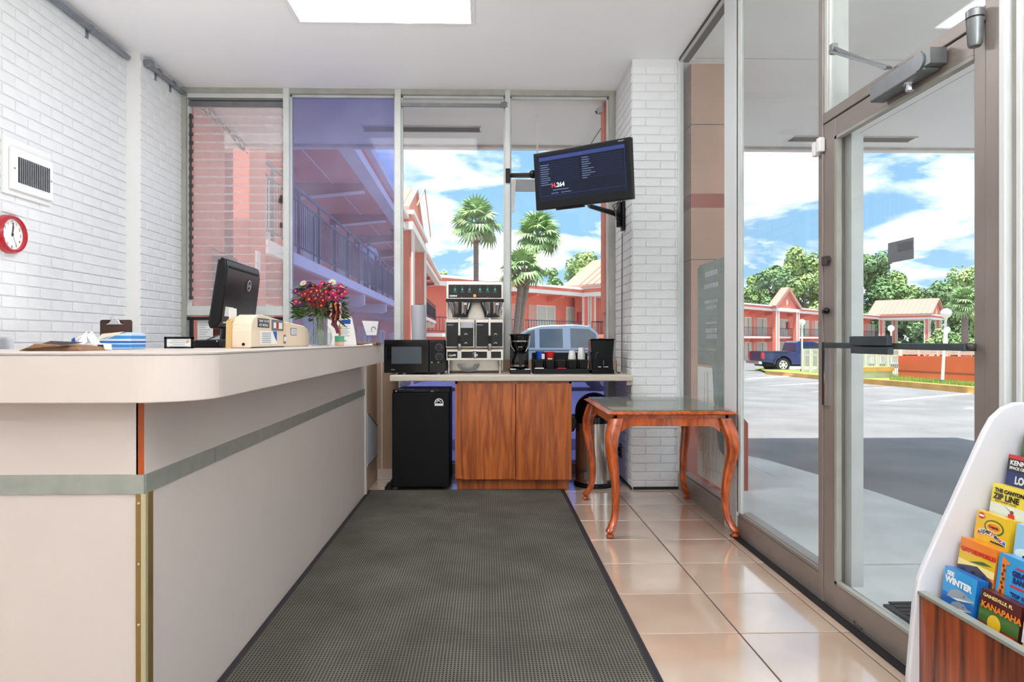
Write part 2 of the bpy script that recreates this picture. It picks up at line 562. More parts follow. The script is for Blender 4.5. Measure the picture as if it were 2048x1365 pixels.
def text(s, size, m, parent, at, right, up, off=Vector((0, 0, 0)), bold=0.0, align='LEFT', name='lettering', xs=1.0):
    """flat printed words: at = lower left corner, right/up = directions of the line"""
    cu = bpy.data.curves.new(name, 'FONT')
    cu.body = s
    cu.size = size
    cu.offset = bold
    cu.resolution_u = 3
    cu.align_x = align
    cu.materials.append(MATS[m])
    o = bpy.data.objects.new(name, cu)
    COL.objects.link(o)
    r, u = Vector(right).normalized(), Vector(up).normalized()
    n = r.cross(u)
    M = Matrix((r * xs, u, n)).transposed().to_4x4()
    M.translation = Vector(at) - Vector(off)
    o.parent = parent
    o.matrix_local = M
    return o

# ================================================================ ROOM SHELL
ZC = 3.32                      # ceiling
XL, XC = -2.72, -2.62          # left wall, side of the left corner column
YC, YW = 5.0, 5.68             # column front, front window plane
XP0, XP1, YP = 1.12, 1.512, 5.03   # brick pier at the right
XG = 1.475                     # inner face of the glazed right wall
XPANE = 1.487
YB = -3.6                      # wall behind the camera

# ---- floor: grout bed and one object per visible tile
floor = struct(MB().box(XL - .1, 1.56, YB, 5.72, -0.12, -0.006), 'floor', 'grout')
TP = 0.403
tile_me = {}
def tile(x, y, w, d):
    k = (round(w, 3), round(d, 3))
    if k not in tile_me:
        o = MB().box(-w / 2, w / 2, -d / 2, d / 2, -0.012, 0.0).build('tile', 'tile', floor, bev=0.0025)
        tile_me[k] = o
    else:
        o = tile_me[k].copy()
        COL.objects.link(o)
    o.location = (x, y, random.uniform(-0.0006, 0.0))
    return o
jx = [0.588 + TP * i for i in range(-9, 3)]
jy = [2.55 + TP * k for k in range(-16, 9)]
rest = MB()
g = 0.0065
for i in range(len(jx)):
    x0, x1 = jx[i], (jx[i] + TP if i < len(jx) - 1 else 1.56)
    x0 = max(x0, XL)
    for y0 in jy:
        y1 = min(y0 + TP, 5.70)
        if y0 > 5.6:
            continue
        vis = (x0 > 0.1 and y0 > 1.2) or (y1 > 4.9 and x0 > -1.1)
        if vis:
            tile((x0 + x1) / 2, (y0 + y1) / 2, x1 - x0 - g, y1 - y0 - g)
        else:
            rest.box(x0 + g / 2, x1 - g / 2, y0 + g / 2, y1 - g / 2, -0.012, 0)
rest.build('tiles', 'tile', floor, kind='stuff')

# ---- ceiling (with the opening for nothing: fixtures sit on it), rear wall
struct(MB().box(XL - .1, 1.6, YB, 5.80, ZC, ZC + 0.12), 'ceiling', 'white_plaster')
struct(MB().box(XL - .1, 1.6, YB - .1, YB, 0, ZC), 'wall_rear', 'white_wall')

# ---- painted brick walls
CP, BH, BL, BJ = 0.0667, 0.0575, 0.2, 0.0095     # course, brick height, length, joint
brick_me = {}
def brick(par, n, face_c, along, L, out):
    """one proud brick: along = unit vector along the wall, out = outward normal"""
    k = (round(L, 3), tuple(along), tuple(out))
    if k not in brick_me:
        a, o_ = Vector(along), Vector(out)
        ob = MB().obox((0, 0, 0), a * L / 2, o_ * 0.006, (0, 0, BH / 2)).build('brick', 'white_brick', par, bev=0.0022, seg=1)
        brick_me[k] = ob
    else:
        ob = brick_me[k].copy()
        COL.objects.link(ob)
        ob.parent = par
    ob.location = Vector(face_c) + Vector(out) * random.uniform(-0.0018, 0.0008)
    return ob
# left wall
wl = struct(MB().box(XL - .12, XL, YB, 5.80, 0, ZC), 'wall_left', 'brick_joint')
bulk = MB()
nrow = int(ZC / CP)
for r in range(nrow + 1):
    z = 0.004 + r * CP + BH / 2
    if z + BH / 2 > ZC:
        continue
    y = YB + (0.105 if r % 2 else 0.0)
    while y < YC:
        y1 = min(y + BL, YC - 0.002)
        if y1 - y > 0.03:
            if z > 1.08 and y > 3.38:
                brick(wl, r, (XL, (y + y1) / 2, z), (0, 1, 0), y1 - y, (1, 0, 0))
            else:
                bulk.box(XL - .005, XL + .0055, y, y1, z - BH / 2, z + BH / 2)
        y += BL + BJ
bulk.build('bricks', 'white_brick', wl, kind='stuff')
# column in the left corner
wc = struct(MB().box(XL, XC, YC, 5.80, 0, ZC), 'wall_corner', 'white_wall')
for r in range(nrow + 1):
    z = 0.004 + r * CP + BH / 2
    if z + BH / 2 > ZC:
        continue
    if z > 1.0:
        cuts = [YC, YC + .2, YC + .41, 5.67] if r % 2 else [YC, YC + .1, YC + .305, YC + .51, 5.67]
        for a, b in zip(cuts[:-1], cuts[1:]):
            brick(wc, r, (XC, (a + b) / 2, z), (0, 1, 0), b - a - BJ, (1, 0, 0))
# brick pier on the right
wr = struct(MB().box(XP0, XP1, YP, 5.80, 0, ZC), 'wall_right', 'brick_joint')
for r in range(nrow + 1):
    z = 0.004 + r * CP + BH / 2
    if z + BH / 2 > ZC:
        continue
    cuts = [XP0, XP0 + .218, XP1] if r % 2 else [XP0, XP0 + .104, XP0 + .33, XP1]
    for a, b in zip(cuts[:-1], cuts[1:]):
        brick(wr, r, ((a + b) / 2, YP, z), (1, 0, 0), b - a - BJ * .8, (0, -1, 0))
    cuts = [YP, YP + .2, YP + .41, 5.66] if r % 2 else [YP, YP + .1, YP + .305, YP + .51, 5.66]
    for a, b in zip(cuts[:-1], cuts[1:]):
        brick(wr, r, (XP0, (a + b) / 2, z), (0, 1, 0), b - a - BJ * .8, (-1, 0, 0))
struct(MB().box(XP0 + .005, XP1, YP - .012, YP - .007, 0, 0.02).box(XP0 - .012, XP0 - .007, YP - .01, 5.66, 0, .02), 'baseboard_right', 'dark_gap')

# ---- front window wall (y = YW)
Y0, Y1 = YW, YW + 0.10
mull = [(-1.751, -1.700), (-0.796, -0.744), (0.157, 0.201)]
tr = 0
def trim(mb, m='frame_white', **kw):
    global tr
    tr += 1
    return struct(mb, 'trim_%d' % tr, m, **kw)
for a, b in mull:
    trim(MB().box(a, b, Y0 - .02, Y1, 0.0, ZC), bev=.003)
trim(MB().box(XC, -2.575, Y0 - .02, Y1, 0, ZC), 'frame_grey', bev=.003)
trim(MB().box(1.062, XP0, Y0 - .01, Y1, 0, ZC), 'frame_grey', bev=.003)
trim(MB().box(XC, XP0, Y0 - .012, Y1, ZC - .045, ZC), 'frame_grey', bev=.003)
trim(MB().box(XC, XP0, Y0 - .03, Y1, 0, 0.085), 'bronze_metal', bev=.003)

def window(n):
    return n
def window_obj(n, mb, m):
    return struct(mb, 'window_%d' % n, m)
# window_1: jalousie of tilted glass louvres over a fixed lower pane
a, b = -2.575, -1.751
w = window_obj(1, MB().box(a, b, Y0, Y0 + .07, 1.365, 1.445).box(a, b, Y0, Y0 + .07, 3.235, 3.275).box(a, a + .02, Y0 + .01, Y0 + .06, 1.445, 3.235), 'frame_white')
MB().box(a + .01, b, Y0 + .004, Y0 + .05, 3.165, 3.205).box(a + .01, b, Y0 - .002, Y0 + .03, 3.215, 3.235).build('head_rail', 'steel_grey', w)
crank = MB().box(a + .02, a + .035, Y0 + .0, Y0 + .02, 1.5, 3.1)
for i in range(22):
    crank.box(a + .018, a + .05, Y0 - .004, Y0 + .01, 1.5 + i * .074, 1.5 + i * .074 + .03)
crank.build('louvre_bracket', 'bronze_dark', w)
MB().box(b - .03, b - .012, Y0 - .012, Y0 + .01, 2.33, 2.40).box(b - .03, b - .012, Y0 - .012, Y0 + .01, 2.12, 2.16).bar((b - .02, Y0 - .02, 2.38), (b - .02, Y0 - .05, 2.33), .012).build('louvre_latch', 'bronze_dark', w)
lv0 = None
for i in range(23):
    z = 1.485 + i * 0.0745
    if lv0 is None:
        mb = MB()
        mb.obox((0, 0, 0), ((b - a - .06) / 2, 0, 0), Vector((0, .016, -.040)), Vector((0, .0022, .0009)))
        lv0 = mb.build('louvre', ['louvre_glass'], w)
        o = lv0
        e = MB().box(-(b - a - .06) / 2, (b - a - .06) / 2, .0155, .0175, -.0435, -.0395).build('louvre_edge', 'louvre_edge', lv0)
    else:
        o = copy_tree(lv0, w)
    o.location = ((a + b) / 2 + .01, Y0 + .035, z)
# lower pane of window_1 with black gasket, notices taped on it
MB().box(a + .02, b, Y0 + .035, Y0 + .041, .1, 1.36).build('pane', 'clear_glass', w)
MB().box(a + .0, b - .01, Y0 + .0, Y0 + .03, 1.325, 1.35).box(a + .02, a + .045, Y0, Y0 + .03, .1, 1.33).box(b - .03, b - .01, Y0, Y0 + .03, .1, 1.33).build('gasket', 'dark_gap', w)
# windows 2 to 4
def pane_window(n, a, b, z0, z1, m, y=Y0 + .05):
    o = window_obj(n, MB().box(a, a + .012, y - .02, y + .03, z0, z1).box(b - .012, b, y - .02, y + .03, z0, z1).box(a, b, y - .02, y + .03, z1 - .015, z1).box(a, b, y - .02, y + .03, z0, z0 + .015), 'frame_white')
    MB().box(a + .012, b - .012, y, y + .006, z0 + .015, z1 - .015).build('pane', m, o)
    return o
w2 = pane_window(2, -1.700, -0.796, .085, ZC - .045, 'film_glass')
w3 = pane_window(3, -0.744, 0.157, .885, ZC - .045, 'clear_glass')
MB().box(-0.744, .157, Y0 - .012, Y0 + .012, 3.172, 3.200).box(.12, .175, Y0 - .03, Y0 + .0, 3.165, 3.21).build('cross_rail', 'steel_grey', w3)
w4 = pane_window(4, .201, 1.062, .885, ZC - .045, 'clear_glass')
pane_window(9, -0.744, .157, .085, .87, 'film_glass_strong')
pane_window(10, .201, 1.062, .085, .87, 'film_glass_strong')

# ---- glazed right wall (x = XG): posts, sills, sidelights, door, transom
trim(MB().box(XG - .005, 1.492, 3.83, 4.03, 0, ZC), 'post_white', bev=.004)
trim(MB().box(XG - .003, 1.492, 3.826, 3.83, .14, ZC), 'dark_gap')
trim(MB().box(XG + .001, 1.492, 3.803, 3.826, .14, ZC), 'post_white')
trim(MB().box(XG, 1.575, 4.03, 5.03, 0, .125).box(XG + .02, 1.555, 4.03, 5.03, .125, .14), 'bronze_metal', bev=.003)
trim(MB().box(XG, 1.575, 2.873, 3.83, 0, .118).box(XG - .004, XG + .006, 2.873, 3.80, .122, .14).box(XG + .02, 1.555, 2.873, 3.83, .118, .135), 'bronze_metal', bev=.003)
trim(MB().box(1.47, 1.484, 5.0, 5.03, .14, ZC).box(1.488, 1.51, 5.0, 5.03, .14, ZC), 'post_white', bev=.003)
trim(MB().box(XG, 1.56, 1.76, 5.03, ZC - .022, ZC), 'bronze_dark')
trim(MB().box(XG - .006, 1.58, 2.836, 2.874, 0, ZC), 'bronze_metal', bev=.003)
trim(MB().box(XG + .0, 1.57, 2.808, 2.836, 2.14, ZC), 'frame_white', bev=.003)
trim(MB().box(XG - .006, 1.58, 1.901, 2.835, 2.096, 2.140), 'bronze_metal', bev=.003)
trim(MB().box(XG - .006, 1.58, 1.845, 1.90, 0, ZC), 'bronze_metal', bev=.003)
trim(MB().box(XG - .01, 1.60, 1.822, 1.845, 0, ZC), 'post_white', bev=.003)
trim(MB().box(XG + .01, 1.60, 1.796, 1.822, 0, ZC), 'frame_grey', bev=.003)
trim(MB().box(XG + .0, 1.60, 1.778, 1.796, 0, ZC), 'post_white', bev=.003)
trim(MB().box(XG, 1.575, YB, 1.778, 0, .13), 'bronze_metal', bev=.003)
for yy in (0.7, -0.5, -1.7, -2.9):
    trim(MB().box(XG, 1.58, yy - .05, yy + .05, .13, ZC), 'post_white', bev=.003)
def side_window(n, y0, y1, z0, z1, m='clear_glass', x=XPANE):
    o = window_obj(n, MB().box(x - .008, x + .012, y0, y0 + .012, z0, z1).box(x - .008, x + .012, y1 - .012, y1, z0, z1).box(x - .008, x + .012, y0, y1, z1 - .012, z1), 'frame_white')
    MB().box(x, x + .006, y0 + .012, y1 - .012, z0, z1 - .012).build('pane', m, o)
    return o
w5 = side_window(5, 4.03, 5.0, .14, ZC - .022)
w6 = side_window(6, 2.874, 3.803, .135, ZC - .022)
w7 = side_window(7, 1.90, 2.808, 2.14, ZC - .022)
ys = [1.778, .75, .65, -.45, -.55, -1.65, -1.75, -2.85, -2.95, YB]
for i in range(0, 10, 2):
    side_window(11 + i // 2, ys[i + 1], ys[i], .13, ZC - .022)
# door leaf
dx0, dx1 = XG - .002, XG + .042
door = struct(MB().box(dx0, dx1, 2.738, 2.834, .012, 2.092).box(dx0, dx1, 1.902, 1.950, .012, 2.092).box(dx0, dx1, 1.950, 2.738, 2.012, 2.092).box(dx0, dx1, 1.950, 2.738, .012, .122), 'door_1', 'bronze_metal', bev=.003)
MB().box(1.495, 1.501, 1.950, 2.738, .122, 2.012).build('pane', 'door_glass', door)
MB().box(dx0 - .004, dx0 + .018, 2.722, 2.738, .122, 2.012).box(dx0 - .004, dx0 + .018, 1.950, 2.738, 2.0, 2.012).box(dx0 - .004, dx0 + .018, 1.950, 2.738, .122, .134).build('glazing_bead', 'frame_grey', door)
MB().box(1.515, 1.565, 2.69, 2.738, .122, 2.012).build('outer_stile', 'frame_white', door)
pb = MB().box(XG - .05, XG - .032, 1.94, 2.73, 1.118, 1.140)
pb.obox((XG - .03, 1.935, 1.129), (.02, 0, 0), (0, .008, 0), (0, 0, .012)).obox((XG - .03, 2.735, 1.129), (.02, 0, 0), (0, .008, 0), (0, 0, .012)).build('push_bar', 'push_bar', door, bev=.002)
MB().ball((XG - .03, 1.925, 1.130), .013).build('bar_bolt', 'bronze_dark', door, smooth=True)
q = P(1706, 673, X=XG - .06); q2 = P(1782, 710, X=XG - .06)
MB().box(XG - .075, XG - .055, q2.y, q.y, 1.131, q.z).box(XG - .07, XG - .05, q2.y, q.y, q2.z, 1.125).build('push_plate', 'push_bar', door, bev=.002)
# pull groove, deadbolt thumb turn, latch, alarm contact
q = P(1652, 748, X=XG - .006)
MB().box(XG - .009, XG - .002, 2.812, 2.836, P(1652, 811, X=XG).z, P(1652, 685, X=XG).z).build('strike_groove', 'dark_gap', door)
MB().box(XG - .018, XG - .002, 2.795, 2.803, P(1652, 811, X=XG).z, P(1652, 687, X=XG).z).build('strike_guard', 'chrome', door)
q = P(1655, 622, X=XG - .01)
MB().ball((XG - .015, q.y, q.z), .014).box(XG - .014, XG - .004, q.y + .012, q.y + .04, q.z - .008, q.z + .006).build('thumb_turn', 'black_gloss', door, smooth=True)
q = P(1652, 522, X=XG - .01)
MB().box(XG - .022, XG - .002, q.y - .018, q.y + .018, q.z - .02, q.z + .02).box(XG - .014, XG - .004, q.y - .03, q.y + .03, q.z - .004, q.z + .004).build('latch', 'bronze_dark', door, bev=.003)
q = P(1712, 1250, X=XG - .01)
MB().tube([(XG - .004, q.y + .025, q.z + .004), (XG - .014, q.y, q.z), (XG - .004, q.y - .03, q.z - .004)], .004, 6).build('floor_bolt', 'bronze_dark', door)
q, q2 = P(1776, 487, X=1.493), P(1827, 517, X=1.493)
MB().box(1.4925, 1.4945, q2.y, q.y, q.z - .075, q.z).build('sticker', 'mid_grey', door)
MB().box(1.4918, 1.4925, q2.y + .005, q.y - .06, q.z - .04, q.z - .012).build('sticker_print', 'steel_grey', door)
q = P(1640, 296, X=XG - .01)
for k, dy in ((0, .022), (1, -.018)):
    MB().box(XG - .03, XG - .004, q.y + dy - .015, q.y + dy + .015, q.z - .032 + k * .008, q.z + .03 + k * .008).build('alarm_contact', 'white', door, bev=.004)
# closer: body on the leaf, arm to the head, pivot barrel
cl = MB().obox((XG - .035, 2.24, 2.06), (.028, 0, 0), (0, .15, 0), (0, 0, .034)).build('door_closer', 'steel_grey', door, bev=.006)
MB().tube([(XG - .07, 2.11, 2.06), (XG - .056, 2.11, 2.06)], .03, 12).box(XG - .064, XG - .01, 2.055, 2.085, 2.035, 2.085).build('closer_cap', 'steel_grey', cl, smooth=False)
MB().tube([(XG - .035, 2.2, 2.03), (XG - .035, 2.2, 2.0)], .014, 10).tube([(XG - .035, 2.2, 2.03), (XG - .035, 2.2, 2.022)], .022, 10).build('closer_spindle', 'chrome', cl)
q = P(1672, 103, X=XG - .03)
MB().bar((XG - .045, 2.30, 2.12), (XG - .05, q.y, q.z), .022, .010).bar((XG - .045, 2.32, 2.125), (XG - .04, q.y, q.z + .018), .01, .008).obox((XG - .04, q.y, q.z + .01), (.012, 0, 0), (0, .012, 0), (0, 0, .02)).build('closer_arm', 'steel_grey', cl)
q = P(1950, 56, X=XG - .03)
MB().lathe([(.016, -.055), (.02, -.045), (.023, .02), (.024, .025)], (XG - .03, q.y, q.z), 14).lathe([(.024, .03), (.024, .05), (.018, .055)], (XG - .03, q.y, q.z), 14).build('pivot_barrel', 'steel_grey', door, smooth=True)
MB().lathe([(.021, .024), (.021, .031)], (XG - .03, q.y, q.z), 14).build('pivot_ring', 'dark_gap', door)
struct(MB().box(XG - .045, XG - .004, 1.845, 3.83, 0, .006), 'trim_40', 'dark_gap')

# ---- ceiling fixtures: flush lensed fluorescent panels (one in view, one added unseen at the rear for fill)
def ceiling_light(x0, x1, y0, y1, label):
    t = thing('ceiling_light', label, 'ceiling light', ((x0 + x1) / 2, (y0 + y1) / 2, ZC), group='lensed ceiling lights')
    MB(t).box(x0 - .03, x1 + .03, y0 - .03, y0, ZC - .014, ZC).box(x0 - .03, x1 + .03, y1, y1 + .03, ZC - .014, ZC).box(x0 - .03, x0, y0, y1, ZC - .014, ZC).box(x1, x1 + .03, y0, y1, ZC - .014, ZC).build('frame', 'white', bev=.002)
    vs, fs = [], []
    nx, ny = 24, 6
    for j in range(ny + 1):
        for i in range(nx + 1):
            u, v = i / nx, j / ny
            sag = -.006 - .010 * math.exp(-((u - .62) / .13) ** 2) * v
            vs.append((x0 + (x1 - x0) * u, y0 + (y1 - y0) * v, ZC + sag))
    for j in range(ny):
        for i in range(nx):
            k = j * (nx + 1) + i
            fs.append((k, k + 1, k + nx + 2, k + nx + 1))
    MB(t).add(vs, fs).build('diffuser', 'diffuser_light', smooth=True)
    return t
ceiling_light(-1.26, -.11, 3.86, 4.46, 'lensed fluorescent panel in the ceiling over the reception counter')
ceiling_light(-1.26, -.11, -2.7, -2.1, 'added lensed ceiling panel near the rear wall, out of view')
def fill_uplight(x, y, label, top=1.86, power=None):  # added lamps, placed out of view to brighten ceiling and walls
    t = thing('added_fill_lamp', label, 'lamp', (x, y, 0), group='added fill uplighters')
    MB(t).lathe([(.15, 0), (.15, .015), (.03, .03)], (x, y, 0), 24).build('base', 'dark_grey', smooth=True)
    d_ = top - 1.86
    MB(t).tube([(x, y, .02), (x, y, 1.72 + d_)], .014, 12).build('pole', 'dark_grey', smooth=True)
    MB(t).lathe([(.02, 1.70), (.14, 1.78), (.20, 1.86), (.195, 1.86), (.13, 1.79), (.02, 1.72)], (x, y, d_), 28).build('lamp_shade', 'white', smooth=True)
    la = bpy.data.lights.new('fill_bulb', 'AREA')
    la.shape, la.size, la.energy = 'DISK', .24, power or FILL_REAR
    lo = bpy.data.objects.new('fill_bulb', la)
    COL.objects.link(lo)
    lo.parent = t
    lo.location = (0, 0, top - .01)
    lo.rotation_euler = (PI, 0, 0)
fill_uplight(-1.64, 3.3, 'added short fill uplighter, unseen on the floor behind the counter', 1.0, FILL_COUNTER)
fill_uplight(1.2, -.35, 'added fill uplighter at the right behind the camera')

# ================================================================ OUTSIDE
# ---- ground
def grid_ground(name, x0, x1, ys, m):
    mb = MB()
    for a, b in zip(ys[:-1], ys[1:]):
        mb.add([(x0, a, gz(a)), (x1, a, gz(a)), (x1, b, gz(b)), (x0, b, gz(b))], [(0, 1, 2, 3)])
    return struct(mb, name, m)
grid_ground('ground_asphalt', -160, 260, [-30, 8, 40, 90, 180, 300], 'asphalt')
sw = [(-9, 5.5), (-9, 7.0), (1.9, 7.0), (2.55, 6.85), (2.76, 6.4), (2.9, 5.7), (3.02, 5.0), (3.08, 4.2), (3.12, 3.4), (3.12, -8), (1.3, -8), (1.3, 5.5)]
paths = [[(-9, 5.5), (-9, 7.0), (1.9, 7.0), (2.48, 6.9), (2.48, 5.5)], [(1.3, 3.41), (1.3, 5.5), (2.48, 5.5), (2.48, 6.9), (2.6, 6.75), (2.76, 6.4), (2.9, 5.7), (3.02, 5.0), (3.08, 4.2), (3.12, 3.41)], [(1.3, -8), (1.3, 3.39), (3.12, 3.39), (3.12, -8)]]
sb = struct(MB().prism(sw, -.16, -.045, 'z'), 'sidewalk', 'bronze_dark')
for p_ in paths:
    MB().prism(p_, -.05, -.028, 'z').build('slab', 'concrete', sb, bev=.006)
# parking lines
for i, (p1, p2, p3, p4) in enumerate([((1757, 803), (1778, 804), (1945, 789), (1945, 786)), ((1620, 785), (1640, 783), (1800, 774), (1770, 775)), ((1518, 773), (1540, 772), (1640, 766), (1640, 768)), ((1490, 760), (1500, 757), (1570, 752), (1580, 754)), ((1926, 818), (1945, 815), (1947, 818), (1946, 820))]):
    pts = [G(*q) + Vector((0, 0, .005)) for q in (p1, p2, p3, p4)]
    t = thing('parking_line', ['white bay line nearest the door, left of the grey rack', 'white bay line behind the door push bar', 'white bay line ending at the door edge', 'white bay line closest to the blue pickup', 'short white bay line end beside the brochure rack'][i], 'road marking', pts[0])
    MB(t).add(pts, [(0, 1, 2, 3)]).build('paint', 'line_paint')
# canopy over the front and side walk
cn = struct(MB().box(-5, 6.0, 5.80, 7.32, ZC, ZC + .14).box(1.6, 6.0, .3, 5.80, ZC, ZC + .14), 'roof_canopy', 'canopy_white')
MB().box(-5, 6.05, 7.30, 7.36, ZC - .035, ZC + .24).box(5.99, 6.05, .3, 7.36, ZC - .03, ZC + .24).build('fascia', 'trim_white', cn)
MB().box(-5, 6.0, 7.27, 7.30, ZC - .018, ZC + .01).build('drip_edge', 'canopy_edge', cn)
MB().box(1.6, 5.99, 4.995, 5.0, ZC - .002, ZC).box(1.6, 5.99, 2.6, 2.605, ZC - .002, ZC).box(3.9, 3.905, .3, 7.3, ZC - .002, ZC).build('joint', 'canopy_edge', cn)
for i, (a, b, y) in enumerate([(-1.26, -.075, 6.72), (3.28, 4.58, 6.96)]):
    t = thing('soffit_vent', ['dark slot vent in the porch ceiling seen through the rear windows', 'dark slot vent in the porch ceiling seen through the door'][i], 'vent', (a, y, ZC))
    MB(t).box(a, b, y - .075, y + .075, ZC - .008, ZC).build('screen', 'bronze_dark')
    MB(t).box(a - .012, b + .012, y - .088, y - .075, ZC - .012, ZC).box(a - .012, b + .012, y + .075, y + .088, ZC - .012, ZC).build('flange', 'canopy_edge')
# stucco pier outside, left of the sidelight
cp = struct(MB().box(1.60, 1.985, 5.10, 6.1, -.03, ZC).box(1.09, 1.985, 5.80, 6.1, -.03, ZC), 'pillar_outside', 'stucco_tan')
MB().prism([(1.56, -.03), (2.04, -.03), (2.04, .50), (1.985, .565), (1.60, .565), (1.56, .5)], 5.075, 6.13, 'y').build('plinth', 'stucco_red', cp)
MB().box(1.597, 1.99, 5.095, 6.105, 2.19, 2.30).build('band', 'stucco_red', cp)
MB().box(1.598, 1.988, 5.097, 6.1, 2.84, 2.846).box(1.598, 1.988, 5.097, 6.1, 1.78, 1.786).build('joint', 'bronze_dark', cp)
MB().box(1.05, 1.09, 5.85, 6.02, 1.4, 3.3).build('corner_strip', 'salmon', cp)
# salmon walls and post left of the front window
struct(MB().box(-2.80, -2.70, 5.80, 6.8, -.1, ZC), 'wall_outside', 'salmon')
lw = struct(MB().box(-2.78, -2.545, 6.50, 6.75, -.1, 1.98), 'wall_low', 'brick_red')
struct(MB().box(-3.6, -2.93, 7.66, 7.76, -.1, ZC), 'wall_recess', 'brick_red')
struct(MB().box(-2.93, -2.74, 7.62, 8.18, -.2, 5.6), 'pillar_left', 'salmon', bev=.01)
t = thing('wire_bundle', 'tangle of dark wires strung under the porch ceiling', 'wires', (-2.6, 6, ZC))
for k in range(5):
    pts = []
    for i in range(9):
        u = i / 8
        pts.append((-2.52 - .12 * u + .03 * math.sin(u * 9 + k), 5.85 + 1.4 * u, ZC - .02 - .05 * abs(math.sin(u * 6 + k * 1.3)) - .012 * k))
    MB(t).tube(pts, .006, 5).build('wire', 'bronze_dark', smooth=True)
t = thing('cable', 'thin dark cable looping over the low red wall', 'cable', (-2.6, 6.5, 2))
MB(t).tube([(-2.69, 6.48, 2.05), (-2.62, 6.48, 2.01), (-2.55, 6.48, 2.0), (-2.52, 6.48, 1.99), (-2.50, 6.48, 1.94), (-2.495, 6.48, 1.7), (-2.495, 6.48, 1.3)], .008, 6).build('cord', 'bronze_dark', smooth=True)
# security camera on the pier outside
q = P(1206, 219, Y=5.95)
t = thing('security_camera', 'small grey security camera outside the top right window corner', 'camera', q)
MB(t).obox(q, (.045, -.03, .012), (.012, .02, 0), (-.008, 0, .024)).build('housing', 'light_grey', bev=.004)
MB(t).tube([q + Vector((-.045, .03, -.012)), q + Vector((-.058, .038, -.016))], .016, 10).build('lens', 'black_gloss')
MB(t).tube([q + Vector((.03, 0, 0)), q + Vector((.06, .02, -.05)), q + Vector((.06, .02, -.12))], .008, 6).build('bracket', 'light_grey')
t = thing('antenna_wire', 'thin black wire hanging from the porch ceiling edge near the camera', 'wire', P(1210, 245, Y=5.95))
MB(t).tube([P(1212, 240, Y=6.0), P(1208, 248, Y=6.0), P(1190, 275, Y=6.6), P(1180, 291, Y=7.2)], .004, 5).build('cord', 'dark_gap')
t = thing('wall_hook', 'tiny bracket on the pier below the security camera', 'hook', P(1212, 240, Y=6.0))
MB(t).box(*[v for v in (P(1212, 240, Y=6.0).x - .02, P(1212, 240, Y=6.0).x + .03, 5.97, 6.03, P(1212, 240, Y=6.0).z - .02, P(1212, 240, Y=6.0).z + .02)]).build('plate', 'light_grey', bev=.004)

# rubber mat outside the door
t = thing('door_mat', 'black rubber mat on the walk outside the glass door', 'mat', (2.2, 2.2, -.028))
MB(t).box(1.75, 2.75, 1.5, 2.86, -.028, -.016).build('base', 'rubber', bev=.004)
rb = MB(t)
for i in range(34):
    rb.box(1.78, 2.72, 1.53 + i * .04, 1.548 + i * .04, -.016, -.010)
rb.build('ribs', 'rubber', kind='stuff')

# ---- two-storey motel wing on the left (runs away from the lobby)
WZ, WS = 2.40, 4.80            # balcony floor, soffit
o0 = P(588, 507, Z=WZ)
ang = 0.018
lw_root = thing('motel_wing', 'long salmon two-storey motel wing with balcony running away at left', 'building', (o0.x, o0.y, 0), ang)
L0, L1 = -1.3, 34.0            # local run: y away from us; x = 0 at the railing, negative inside
def wb():
    return MB(lw_root, True)
wb().box(-1.75, -1.6, L0, L1 + 6, -1.0, WS).build('wall', 'salmon')
wb().box(-1.6, .04, L0, L1, WZ - .17, WZ).build('balcony_slab', 'trim_white')
wb().box(-1.6, .24, L0, L1, WS, WS + .02).build('soffit', 'salmon')
wb().box(-1.7, .27, L0, L1, WS + .02, WS + .46).build('roof_edge', 'salmon_deep')
wb().box(.0, .31, L0, L1, WS - .02, WS + .17).build('fascia_board', 'trim_white')
wb().box(-1.8, .42, L0, L1, WS + .34, WS + .48).build('gutter', 'trim_white')
wb().box(-1.6, -.02, L0, L1, WZ - .19, WZ - .17).build('balcony_soffit', 'salmon')
k = 0
for i in range(10):
    y = 2.15 + 3.75 * i - 3.75
    bm_ = wb().prism([(-1.6, WS), (0, WS), (0, WS - .17), (-1.6, WS - .34)], y - .09, y + .09, 'y').build('beam', 'stucco_red')  # darker red puts the shade on the beams into their colour
    wb().prism([(-1.6, WS - .34), (0, WS - .17), (.01, WS - .20), (-1.6, WS - .37)], y - .10, y + .10, 'y').build('beam_edge', 'trim_white', bm_)
    wb().prism([(-1.6, WZ - .19), (.02, WZ - .19), (.02, WZ - .42), (-.12, WZ - .47), (-1.6, WZ - .38)], y - .07, y + .07, 'y').build('bracket', 'trim_white')
wb().bar((-.7, L0, WS - .005), (-.7, L1, WS - .005), .02, .02).build('conduit', 'trim_white')
wb().box(-.02, .02, L0, L1, WZ + .955, WZ + .995).build('hand_rail', 'rail_iron')
wb().box(-.015, .015, L0, L1, WZ + .79, WZ + .82).build('middle_rail', 'rail_iron')
wb().box(-.012, .012, L0, L1, WZ + .12, WZ + .145).build('lower_rail', 'rail_iron')
for i in range(28):
    y = L0 + .3 + i * 1.25
    if y < L1:
        wb().box(-.02, .02, y - .02, y + .02, WZ, WZ + .96).build('rail_post', 'rail_iron')
bl = wb()
y = L0 + .1
while y < L1 - .2:
    bl.box(-.006, .006, y - .006, y + .006, WZ + .13, WZ + .80)
    y += .115
bl.build('balusters', 'rail_iron', kind='stuff')
